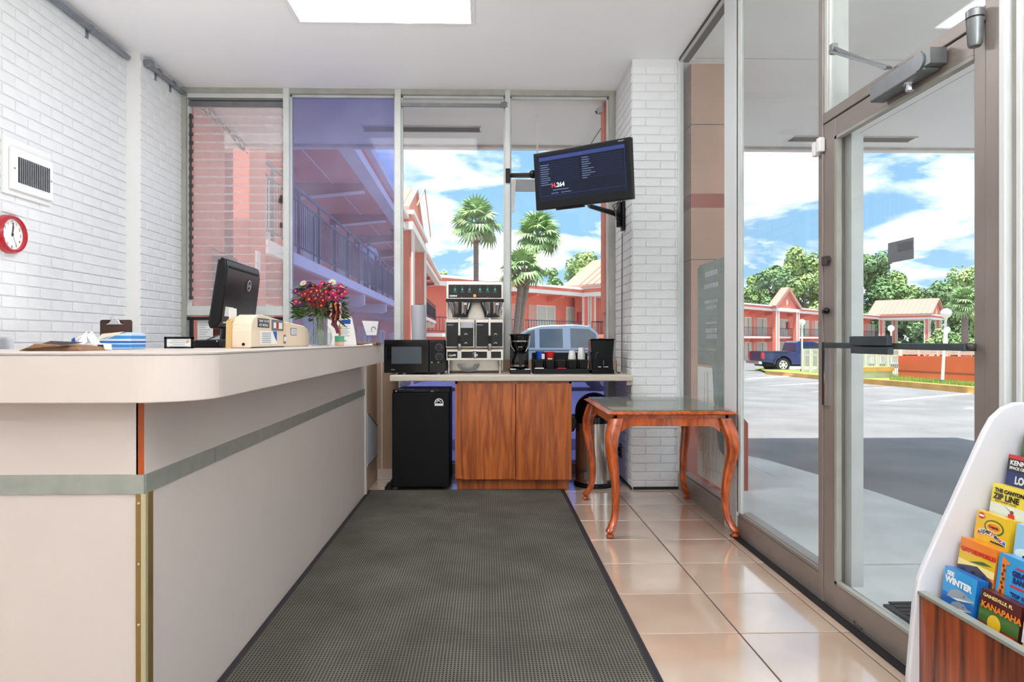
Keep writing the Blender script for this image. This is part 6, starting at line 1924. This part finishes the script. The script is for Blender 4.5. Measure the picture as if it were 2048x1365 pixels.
prof = [(.693, .004, .042), (.64, -.012, .042), (.58, -.030, .038), (.50, -.032, .033), (.39, -.015, .029), (.30, -.002, .024), (.22, .002, .022), (.15, -.002, .021), (.10, -.012, .021), (.06, -.03, .023), (.045, -.040, .026), (.038, -.042, .024)]
for sx, cx_ in ((1, ax0 + .056), (-1, ax1 - .056)):
    for sy, cy_ in ((1, ay0 + .06), (-1, ay1 - .06)):
        pts = [(cx_ + sx * o_, cy_ + sy * o_, z_) for z_, o_, r_ in prof]
        mb = MB(tt)
        vs, fs = [], []
        NS = 12
        for (x, y, z_), (_, _, r_) in zip(pts, prof):
            for k in range(NS):
                a = 2 * PI * (k + .5) / NS
                c_, s_ = math.cos(a), math.sin(a)
                e = .62
                vs.append((x + r_ * math.copysign(abs(c_) ** e, c_), y + r_ * math.copysign(abs(s_) ** e, s_), z_))
        for i in range(len(prof) - 1):
            for k in range(NS):
                fs.append((i * NS + k, i * NS + (k + 1) % NS, (i + 1) * NS + (k + 1) % NS, (i + 1) * NS + k))
        fs += [tuple(range(NS)), tuple(range(len(prof) * NS - 1, (len(prof) - 1) * NS - 1, -1))]
        lg_ = mb.add(vs, fs).build('leg', 'table_wood', smooth=True)
        x, y, _ = pts[-1]
        MB(tt).lathe([(.014, 0), (.022, .006), (.024, .014), (.016, .024), (.012, .028), (.018, .034), (.018, .04)], (x, y, 0), 16).build('foot', 'table_wood', lg_, smooth=True)

# ---- floor runner
rn = thing('floor_mat', 'long dark woven runner mat between the counter and the tiles', 'mat', (-.16, 3.0, 0))
MB(rn).box(-.895, .568, .6, 5.0, .0005, .008).build('pile', 'mat_weave')
MB(rn).box(-.902, -.880, .6, 5.01, .0005, .010).build('edging', 'mat_border', bev=.002)
MB(rn).box(.560, .592, .6, 5.01, .0005, .007).box(.564, .572, .6, 5.01, .007, .010).box(.580, .587, .6, 5.01, .007, .009).build('edging', 'mat_border', bev=.001)
MB(rn).box(-.902, .592, 4.996, 5.012, .0005, .009).build('edging', 'mat_border', bev=.002)

# ---- television on its wall arms
tv = thing('television', 'flat black television angled on a wall arm, showing a settings page', 'television', P(1162, 351, Y=4.58))
tv.rotation_euler = Euler((math.radians(6.0), math.radians(0.0), math.radians(-34)), 'XYZ')
TW, THh = .375, .205
MB(tv, True).box(-TW, TW, 0, .045, -THh, THh).build('housing', 'black_plastic', bev=.006)
MB(tv, True).box(-TW * .7, TW * .7, .045, .075, -THh * .7, THh * .6).build('rear_bulge', 'black_matt', bev=.01)
sn = MB(tv, True).box(-TW + .03, TW - .03, -.001, .0, -THh + .055, THh - .025).build('screen', 'screen_navy')
def scr(m, x0, x1, z0, z1, name='screen_mark'):
    return MB(tv, True).box(x0, x1, -.0016, -.001, z0, z1).build(name, m, sn)
scr('screen_blue', -TW + .045, TW - .045, THh - .065, THh - .04, 'title_bar')
fr_ = MB(tv, True)
for x0, x1, z0, z1 in ((-TW + .045, -TW + .0465, -.11, THh - .065), (TW - .0465, TW - .045, -.11, THh - .065), (-TW + .045, TW - .045, -.111, -.1095)):
    fr_.box(x0, x1, -.0016, -.001, z0, z1)
for i in range(10):
    zz_ = THh - .085 - i * .0155
    fr_.box(-TW + .11, -.0 - .02, -.0016, -.001, zz_, zz_ + .0008)
    fr_.box(.06, TW - .065, -.0016, -.001, zz_, zz_ + .0008)
fr_.build('menu_lines', 'screen_blue', sn)
tl = MB(tv, True)
for i, (w1, w2) in enumerate([(.07, .05), (.06, .06), (.075, .055), (.065, .07), (.07, .05), (.06, .09), (.075, .07), (.08, .1), (.06, .06), (.085, .04)]):
    z1_ = THh - .10 - i * .0155
    tl.box(-TW + .055, -TW + .055 + w1, -.002, -.0016, z1_, z1_ + .006)
    tl.box(.01, .01 + w2, -.002, -.0016, z1_ + .012, z1_ + .018)
tl.box(-.225, -.10, -.002, -.0016, -.078, -.072).box(-.24, -.18, -.002, -.0016, -.10, -.094).box(-.16, -.08, -.002, -.0016, -.10, -.094)
tl.build('menu_entries', 'screen_line', sn, kind='stuff')
text('Info', .014, 'screen_line', sn, (-.01, -.002, THh - .058), (1, 0, 0), (0, 0, 1))
text('H', .042, 'screen_red', sn, (-.235, -.002, -.055), (1, 0, 0), (0, 0, 1), bold=.0012)
text('.264', .042, 'screen_white', sn, (-.203, -.002, -.055), (1, 0, 0), (0, 0, 1), bold=.0012)
MB(tv, True).box(TW - .09, TW - .05, -.0012, 0, THh - .02, THh - .012).build('badge', 'mid_grey')
MB(tv, True).box(-.22, .0, .02, .04, -THh - .012, -THh).build('port_strip', 'black_plastic')
wm = thing('tv_mount', 'black jointed wall arm holding the television on the brick pier', 'mount', P(1246, 430, X=XP0 - .02))
q = P(1246, 430, X=XP0 - .02)
MB(wm).box(XP0 - .035, XP0 - .010, q.y - .035, q.y + .035, q.z - .13, q.z + .11).build('wall_plate', 'black_plastic', bev=.006)
e0_ = Vector((.72, 4.80, q.z + .06))
MB(wm).tube([(XP0 - .05, q.y, q.z - .10), (XP0 - .05, q.y, q.z + .10)], .024, 12).build('hinge_post', 'black_plastic', smooth=True)
MB(wm).tube([Vector((XP0 - .05, q.y, q.z - .0)), Vector((.80, 5.08, q.z + .03)), e0_], [.022, .018, .02], 10).build('arm', 'black_plastic', smooth=True)
MB(wm).tube([e0_ + Vector((0, 0, -.07)), e0_ + Vector((0, 0, .09))], [.030, .038], 14).build('swivel', 'black_plastic', smooth=True)
MB(wm).bar(e0_ + Vector((0, 0, .06)), e0_ + Vector((-.02, -.06, .16)), .05, .03).build('tilt_head', 'black_plastic')
e1_ = P(1024, 351, Y=Y0 - .04)
am = thing('television_bracket', 'black horizontal bar from the window mullion to the television', 'mount', e1_)
tvq = Vector(tv.location) + Vector((-.24, .22, .03))
MB(am).tube([e1_, P(1068, 351, Y=5.1), tvq], .021, 10).build('arm', 'black_plastic', smooth=True)
MB(am).ball(P(1066, 349, Y=5.0), .032, 12, 8).build('knuckle', 'black_plastic', smooth=True)
MB(am).box(.160, .2, Y0 - .045, Y0 - .021, e1_.z - .06, e1_.z + .06).build('clamp', 'black_plastic', bev=.004)
tcd = thing('tv_cable', 'loose dark cables hanging from the television to the wall arm', 'cable', P(1232, 420, Y=5.2))
for k in range(3):
    MB(tcd).tube([Vector(tv.location) + Vector((.27, -.1 + .05 * k, -.19)), P(1225 + 3 * k, 412 + 6 * k, Y=4.9), P(1233, 424 + 8 * k, Y=5.1), Vector((XP0 - .04, q.y - .02, q.z - .02 - .03 * k))], .004, 6).build('cable', 'black_plastic', smooth=True)
MB(tcd).tube([(XP0 - .02, q.y + .03, q.z - .14), (XP0 - .018, q.y + .05, 1.6), (XP0 - .018, q.y + .06, SZ + .02)], .004, 6).build('cable', 'dark_grey', smooth=True)

# ---- left wall: clock, grille, pipe
q = P(24, 469, X=XL + .03)
ck = thing('wall_clock', 'round red wall clock on the white brick wall', 'clock', (XL + .01, q.y, q.z))
R0 = P(24, 430, X=XL + .03).z - q.z
def yz(mb):
    """discs turned to face along +x"""
    return mb
rim = MB(ck)
prf = [(R0 * .78, .030), (R0 * .80, .046), (R0 * .90, .050), (R0, .036), (R0, .006)]
nk = 40
vs, fs = [], []
for r_, h in prf:
    for k in range(nk):
        a = 2 * PI * k / nk
        vs.append((XL + h, q.y + r_ * math.cos(a), q.z + r_ * math.sin(a)))
for i in range(len(prf) - 1):
    for k in range(nk):
        fs.append((i * nk + k, i * nk + (k + 1) % nk, (i + 1) * nk + (k + 1) % nk, (i + 1) * nk + k))
rim.add(vs, fs).build('rim', 'red_gloss', smooth=True)
dl = MB(ck).tube([(XL + .006, q.y, q.z), (XL + .030, q.y, q.z)], R0 * .8, 40).build('dial', 'paper')
for hnum in range(1, 13):
    a = PI / 2 - hnum * PI / 6
    s_ = str(hnum)
    sz_ = R0 * .22
    # the wall is read looking towards -x: right on the page is +y
    text(s_, sz_, 'ink', dl, (XL + .0305, q.y + R0 * .62 * math.cos(a) - sz_ * .28 * len(s_), q.z + R0 * .62 * math.sin(a) - sz_ * .35), (0, 1, 0), (0, 0, 1), Vector(ck.location), bold=.0004)
def hand(a, L, w_, m, h):
    d = Vector((0, math.cos(a), math.sin(a)))
    c = Vector((XL + h, q.y, q.z))
    MB(ck).bar(c - d * .012, c + d * L, w_, .0015, up=(1, 0, 0)).build('hand', m, dl)
hand(PI / 2 - .06 * PI, R0 * .42, .007, 'ink', .033)
hand(PI / 2 - .10, R0 * .60, .005, 'ink', .034)
hand(-PI / 2 + .42, R0 * .66, .002, 'ink_grey', .035)
MB(ck).tube([(XL + .031, q.y, q.z), (XL + .037, q.y, q.z)], .006, 12).build('hub', 'ink', dl)
# return-air grille
ga0, ga1 = P(22, 300, X=XL + .03), P(102, 390, X=XL + .03)
vt = thing('wall_grille', 'white wall grille with dark vertical slots above the clock', 'vent', (XL + .01, (ga0.y + ga1.y) / 2, ga1.z))
def wp(px, py):
    p_ = P(px, py, X=XL + .03)
    return p_.y, p_.z
ya, za = wp(10, 0)[0], 0
yb = wp(106, 0)[0]
z_hi, z_lo = wp(30, 281)[1], wp(14, 392)[1]
z_hi = 1.15 + (681 - 277) * (wp(14, 0)[0]) / F
z_lo = 1.15 + (681 - 390) * (wp(14, 0)[0]) / F
MB(vt).box(XL + .004, XL + .020, ya, yb, z_lo, z_hi).build('back_board', 'white_wall', bev=.002)
ia, ib = ya + (yb - ya) * .10, yb - (yb - ya) * .03
MB(vt).box(XL + .020, XL + .040, ia, ib, z_lo + .03, z_hi - .055).build('frame', 'white', bev=.004)
sa, sb2 = ya + (yb - ya) * .22, yb - (yb - ya) * .11
sz0, sz1 = z_lo + .075, z_hi - .10
MB(vt).box(XL + .040, XL + .0405, sa, sb2, sz0, sz1).build('opening', 'dark_gap')
for i in range(17):
    y = sa + (sb2 - sa) * (i + .5) / 17
    MB(vt).obox((XL + .0445, y, (sz0 + sz1) / 2), (.004, -.003, 0), (.0008, .0012, 0), (0, 0, (sz1 - sz0) / 2)).build('blade', 'light_grey')
for y in (ia + .02, ib - .02):
    MB(vt).ball((XL + .0405, y, (sz0 + sz1) / 2), .005, 8, 6).build('screw', 'mid_grey')
# conduit pipe under the ceiling
cq = thing('conduit_pipe', 'grey metal conduit along the left wall under the ceiling', 'pipe', (XL + .03, 3.5, ZC - .06))
MB(cq).tube([(XL + .035, 1.0, ZC - .055), (XL + .035, 4.96, ZC - .055)], .021, 12).build('pipe', 'galvanised', smooth=True)
MB(cq).tube([(XC + .035, 5.05, ZC - .06), (XC + .035, 5.67, ZC - .06)], .018, 12).build('pipe', 'galvanised', smooth=True)
for x, y in ((XL, 4.5), (XC, 5.22), (XC, 5.46)):
    MB(cq).tube([(x + .035, y - .014, ZC - .058), (x + .035, y + .014, ZC - .058)], .027, 12).box(x + .005, x + .012, y - .014, y + .014, ZC - .12, ZC - .05).build('clamp', 'galvanised')
MB(cq).obox((XC + .035, 5.07, ZC - .055), (.028, 0, 0), (0, .03, 0), (0, 0, .028)).build('elbow', 'galvanised', bev=.006)

# ---- brochure rack
RX, RY = 1.134, 1.70
rk = thing('brochure_rack', 'white and wood brochure rack in the right foreground', 'rack', (1.3, 1.2, 0))
out_ = [(1.105, 0), (1.110, .26), (1.128, .47), (1.136, .515), (1.150, .55), (1.312, .905), (1.335, .945), (1.365, .972), (1.40, .985), (1.46, .985), (1.46, 0)]
def rim_poly(o_, d):
    return o_
MB(rk).prism(out_, RY, RY + .018, 'y').build('side_panel', 'rack_white', bev=.005, seg=3)
MB(rk).prism(out_, .62, .638, 'y').build('side_panel', 'rack_white', bev=.005, seg=3)
MB(rk).box(RX + .004, RX + .018, .638, RY, .02, .482).build('front_panel', 'rack_wood')
MB(rk).box(RX - .001, RX + .022, .638, RY, .482, .490).build('front_lip', 'strip_metal')
MB(rk).box(1.445, 1.458, .638, RY, .02, .98).build('back_panel', 'rack_white')
NT = 7
for i in range(NT):
    xa = RX + .020 + i * .042
    za = .365 + i * .070
    MB(rk).box(xa, xa + .042, .638, RY, za - .004, za).build('shelf', 'rack_white')
lf = MB(rk).box(RX + .002, RX + .004, 1.28, 1.345, .30, .40).build('rack_label', 'light_grey')
MB(rk).box(RX + .001, RX + .002, 1.285, 1.34, .305, .395).build('label_face', 'paper', lf)

BW, BHh = .112, .205
def brochure(tier, slot, label, cover, copies=2, m='b_blue', stackgroup=None, w=BW, h=BHh, dz=0.0):
    """one pocket: a front leaflet (with its printed cover) and the copies behind it"""
    tilt = .14
    x = RX + .031 + tier * .042
    zb = .366 + tier * .070 + dz
    y_left = RY - .02 - slot * .128
    first = None
    for k in range(copies + 1):
        lab = label if k == 0 else ['', 'second', 'third', 'fourth'][k] + ' leaflet from the front in the pocket of the ' + label.split(' in ')[0].split(' with ')[0].split(' right ')[0].split(' above ')[0].replace('brochure', 'leaflets')
        t = thing('brochure', lab, 'brochure', (x + k * .0072 + .001, y_left, zb), group='leaflets in the brochure rack')
        r, u = Vector((0, -1, 0)), Vector((math.sin(tilt), 0, math.cos(tilt)))
        n = r.cross(u)
        Mx = Matrix((r, u, n)).transposed().to_4x4()
        Mx.translation = t.location
        t.matrix_world = Mx
        t.rotation_euler = Mx.to_euler()
        if k == 0:
            body = MB(t, True).box(0, w, 0, h, -.0065, 0).build('cover', m)
            CUR[0] = h
            cover(t, body, w, h)
            MB(t, True).box(.001, w - .0005, .001, h - .001, -.0068, -.0065).build('pages', 'paper', body)
        else:
            MB(t, True).box(0, w, 0, h - .001 * k, -.0065, 0).build('cover', m)
    return t
YK = .70
CUR = [.2]
def ym(y):
    return CUR[0] - (CUR[0] - y) * YK
def rect(t, m, x0, x1, y0, y1, l=1, name='panel'):
    return MB(t, True).box(x0, x1, max(0, ym(y0)) if y0 > 0 else 0, ym(y1), 0, .0004 * l).build(name, m)
def poly(t, m, pts, l=1, name='picture'):
    n = len(pts)
    vs = [(x, ym(y), .0004 * l) for x, y in pts]
    return MB(t, True).add(vs, [tuple(range(n))]).build(name, m)
def disc(t, m, cx, cy, rx, ry, l=1, name='picture', rot=0):
    return poly(t, m, [(cx + rx * math.cos(a) * math.cos(rot) - ry * math.sin(a) * math.sin(rot), cy + rx * math.cos(a) * math.sin(rot) + ry * math.sin(a) * math.cos(rot)) for a in [2 * PI * i / 24 for i in range(24)]], l, name)
def word(t, s_, size, m, x, y, bold=.0006, l=4, ang=0.0, xs=1.0, align='LEFT'):
    return text(s_, size * .86, m, t, (x, ym(y), .0004 * l), (math.cos(ang), math.sin(ang), 0), (-math.sin(ang), math.cos(ang), 0), bold=bold, xs=xs * 1.14, align=align)
def c_winter(t, b, w, h):
    rect(t, 'b_cyan', 0, w, h * .55, h)
    word(t, 'SEE', .017, 'white', .012, h - .026, .0008)
    word(t, 'WINTER', .0245, 'white', .008, h - .052, .0012, xs=1.0)
    for cx, cy, s_ in ((.066, h - .082, 1.0), (.070, h - .118, .8)):
        poly(t, 'b_grey', [(cx - .048 * s_, cy - .02 * s_), (cx - .035 * s_, cy + .006 * s_), (cx - .01 * s_, cy + .020 * s_), (cx + .014 * s_, cy + .018 * s_), (cx + .026 * s_, cy + .008 * s_), (cx + .046 * s_, cy + .006 * s_), (cx + .046 * s_, cy), (cx + .02 * s_, cy - .008 * s_), (cx - .01 * s_, cy - .018 * s_)], 2)
        poly(t, 'b_pale', [(cx - .03 * s_, cy - .019 * s_), (cx + .0 * s_, cy - .008 * s_), (cx + .045 * s_, cy + .001 * s_), (cx + .02 * s_, cy - .009 * s_), (cx - .01 * s_, cy - .019 * s_)], 3)
        disc(t, 'b_black', cx + .012 * s_, cy + .006 * s_, .0022, .0022, 3)
def c_kanapaha(t, b, w, h):
    rect(t, 'b_green', 0, w, 0, h * .72)
    rect(t, 'b_brown', 0, w, h * .2, h * .45, 2)
    disc(t, 'b_gold', w * .42, h * .48, .02, .03, 3)
    for k in range(6):
        poly(t, ['b_orange', 'b_red'][k % 2], [(.012 + k * .018, h * .2), (.022 + k * .018, h * .2), (.017 + k * .018, h * .33)], 3)
    poly(t, 'b_red', [(w * .6, h * .36), (w * .95, h * .40), (w * .92, h * .44), (w * .65, h * .42)], 4)
    word(t, 'GAINESVILLE, FL', .0125, 'b_cream', .008, h - .022, .0003, ang=0)
    word(t, 'KANAPAHA', .0225, 'b_orange', .006, h - .058, .0008, l=5)
def c_map(t, b, w, h):
    rect(t, 'b_pale', 0, w, h * .45, h - .022)
    rect(t, 'b_cyan', 0, w * .42, h - .022, h)
    rect(t, 'b_black', w * .42, w, h - .022, h)
    word(t, 'where', .016, 'white', .004, h - .018, .0004)
    word(t, 'ORLANDO', .013, 'white', w * .45, h - .017, .0004)
    word(t, 'MAP', .054, 'b_blue', .008, h - .072, .0025, xs=.9)
    disc(t, 'b_gold', .026, h * .40, .022, .018, 3)
    disc(t, 'b_cream', .026, h * .40, .016, .012, 4)
def c_gator(t, b, w, h):
    rect(t, 'b_gold', 0, w, h * .60, h * .8)
    rect(t, 'b_cream', 0, w, h * .5, h * .62, 2)
    poly(t, 'b_rock', [(0, h * .2), (w, h * .2), (w, h * .44), (w * .8, h * .52), (w * .55, h * .60), (w * .3, h * .56), (0, h * .50)], 3)
    for k in range(9):
        disc(t, 'b_navy' if k % 2 else 'b_black', .01 + k * .0115, h * (.40 + .08 * math.sin(k * 2.1)), .007, .006, 4)
    poly(t, 'b_green', [(w * .3, h * .62), (w * .5, h * .68), (w * .7, h * .72), (w * .95, h * .70), (w * .7, h * .66)], 4)
    word(t, 'GATORWORLD', .0165, 'b_red', .006, h - .046, .0009, l=5, ang=.03)
def c_giraffe(t, b, w, h):
    rect(t, 'b_red', .052, .088, h - .034, h - .028, 2, 'print')
    rect(t, 'b_red', .042, .105, h - .097, h - .090, 2, 'print')
    rect(t, 'b_navy', .046, .10, h - .139, h - .133, 2, 'print')
    poly(t, 'b_orange', [(.006, h * .2), (.03, h * .2), (.026, h * .6), (.024, h * .84), (.034, h * .86), (.034, h * .89), (.02, h * .93), (.014, h * .98), (.010, h * .93), (.012, h * .6)], 2)
    for k in range(9):
        disc(t, 'b_brown', .017 + .004 * (k % 2), h * (.25 + .07 * k), .004, .006, 3)
    word(t, 'GIRAFFE', .019, 'b_navy', .044, h - .058, .0012, l=3, xs=.85)
    word(t, 'RANCH', .019, 'b_navy', .048, h - .080, .0012, l=3, xs=.85)
    word(t, '"TOP 10"', .014, 'b_navy', .045, h - .125, .0008, l=3, xs=.9)
def c_experience(t, b, w, h):
    rect(t, 'b_black', .056, .10, h - .098, h - .093, 4, 'print')
    disc(t, 'b_green', .062, h - .045, .032, .026, 2)
    disc(t, 'b_gold', .062, h - .045, .027, .021, 3)
    disc(t, 'b_orange', .062, h - .045, .022, .012, 4)
    word(t, 'Crayola', .010, 'b_black', .046, h - .048, .0004, l=5)
    disc(t, 'b_red', .018, h - .016, .011, .011, 3)
    word(t, 'NEW', .008, 'white', .0095, h - .019, .0005, l=4)
    for k, ch in enumerate('experience'):
        word(t, ch, .020, 'white', .012 + k * .0092, h - .082 + .010 * math.sin(k * .5), .0022, l=4)
        word(t, ch, .020, ['b_red', 'b_blue', 'b_green', 'b_black', 'b_maroon', 'b_red', 'b_navy', 'b_green', 'b_red', 'b_blue'][k], .012 + k * .0092, h - .082 + .010 * math.sin(k * .5), .0006, l=5)
    for k in range(5):
        poly(t, ['b_blue', 'b_green', 'b_red', 'b_navy', 'b_maroon'][k], [(.02 + k * .015, h * .3), (.036 + k * .015, h * .3), (.044 + k * .012, h * .42), (.034 + k * .012, h * .45)], 2)
def c_sky(t, b, w, h):
    rect(t, 'b_black', w * .25, w * .9, h * .48, h * .51, 4, 'print')
    rect(t, 'b_navy', w * .3, w * .85, h * .43, h * .45, 4, 'print')
    poly(t, 'b_brown', [(w * .35, h * .96), (w * .8, h * .99), (w * .95, h * .86), (w * .75, h * .8), (w * .5, h * .84)], 2)
    for k in range(4):
        poly(t, 'b_maroon', [(w * (.38 + .14 * k), h * .84), (w * (.45 + .14 * k), h * .84), (w * (.44 + .12 * k), h * .66), (w * (.40 + .12 * k), h * .68)], 3)
        disc(t, 'b_cream', w * (.45 + .12 * k), h * .9, .006, .009, 4)
    disc(t, 'b_pale', w * .3, h * .52, .03, .02, 2)
    disc(t, 'b_pale', w * .6, h * .50, .03, .014, 2)
def c_zip(t, b, w, h):
    rect(t, 'b_pale', 0, w, 0, h * .66)
    poly(t, 'b_green', [(0, h * .3), (w, h * .3), (w, h * .44), (w * .5, h * .48), (0, h * .42)], 2)
    word(t, 'THE CANYONS', .0145, 'b_black', .010, h - .028, .0008, l=3)
    word(t, 'ZIP LINE', .0235, 'b_black', .008, h - .054, .0009, l=3, xs=.95)
    word(t, 'AND CANOPY TOURS', .007, 'b_brown', .014, h - .064, .0002, l=3)
    poly(t, 'b_red', [(w * .55, h * .54), (w * .72, h * .54), (w * .74, h * .42), (w * .54, h * .42)], 3)
    disc(t, 'b_brown', w * .64, h * .57, .006, .007, 3)
    poly(t, 'b_maroon', [(w * .63, h * .58), (w * .4, h * .66), (w * .4, h * .655), (w * .62, h * .57)], 4)
def c_space(t, b, w, h):
    rect(t, 'b_red', 0, w, h - .014, h)
    rect(t, 'b_black', 0, w, h - .062, h - .014)
    word(t, 'KENNEDY', .019, 'white', .008, h - .036, .0006, l=3)
    word(t, 'SPACE CENTER', .0112, 'white', .008, h - .052, .0004, l=3)
    word(t, 'LOOK UP', .030, 'b_pale', .030, h - .102, .0012, l=3, xs=.75)
def c_dark(t, b, w, h):
    poly(t, 'b_green', [(0, h * .5), (w, h * .6), (w, h * .9), (w * .5, h * .8), (0, h * .95)], 2)
    poly(t, 'b_lime', [(.01, h * .55), (.05, h * .6), (.03, h * .85)], 3)
brochure(0, 0, 'blue brochure with two dolphins in the bottom pocket', c_winter, 3, 'b_blue', h=.2)
brochure(0, 1, 'dark garden brochure with orange lettering right of the dolphin one', c_kanapaha, 3, 'b_maroon', h=.19, w=.118)
brochure(0, 2, 'pale map brochure with big blue letters in the bottom row', c_map, 3, 'b_maroon', h=.19, w=.118)
brochure(1, 0, 'orange reptile brochure with dark rocks above the dolphin one', c_gator, 3, 'b_orange', w=.12)
brochure(1, 1, 'bright blue giraffe brochure in the second row', c_giraffe, 3, 'b_cyan', w=.12)
brochure(2, 0, 'yellow brochure with an oval badge and bubbly lettering', c_experience, 3, 'b_gold', w=.108)
brochure(2, 1, 'light blue skydiving brochure right of the bubbly yellow one', c_sky, 3, 'b_sky', w=.115)
brochure(3, 0, 'yellow zip line brochure with heavy black lettering', c_zip, 3, 'b_yellow', w=.112)
brochure(4, 0, 'navy brochure with a red and black band in the upper row', c_space, 3, 'b_navy', w=.118, dz=.004)
brochure(5, 0, 'dark green leafy brochure in the topmost pocket', c_dark, 2, 'b_black', w=.11)

# ---- lettering becomes plain mesh
bpy.context.view_layer.update()
dg = bpy.context.evaluated_depsgraph_get()
for o in [o for o in COL.objects if o.type == 'FONT']:
    me = bpy.data.meshes.new_from_object(o.evaluated_get(dg))
    nm, par, Mx = o.name, o.parent, o.matrix_local.copy()
    bpy.data.objects.remove(o)
    n = bpy.data.objects.new(nm, me)
    COL.objects.link(n)
    n.parent = par
    n.matrix_local = Mx
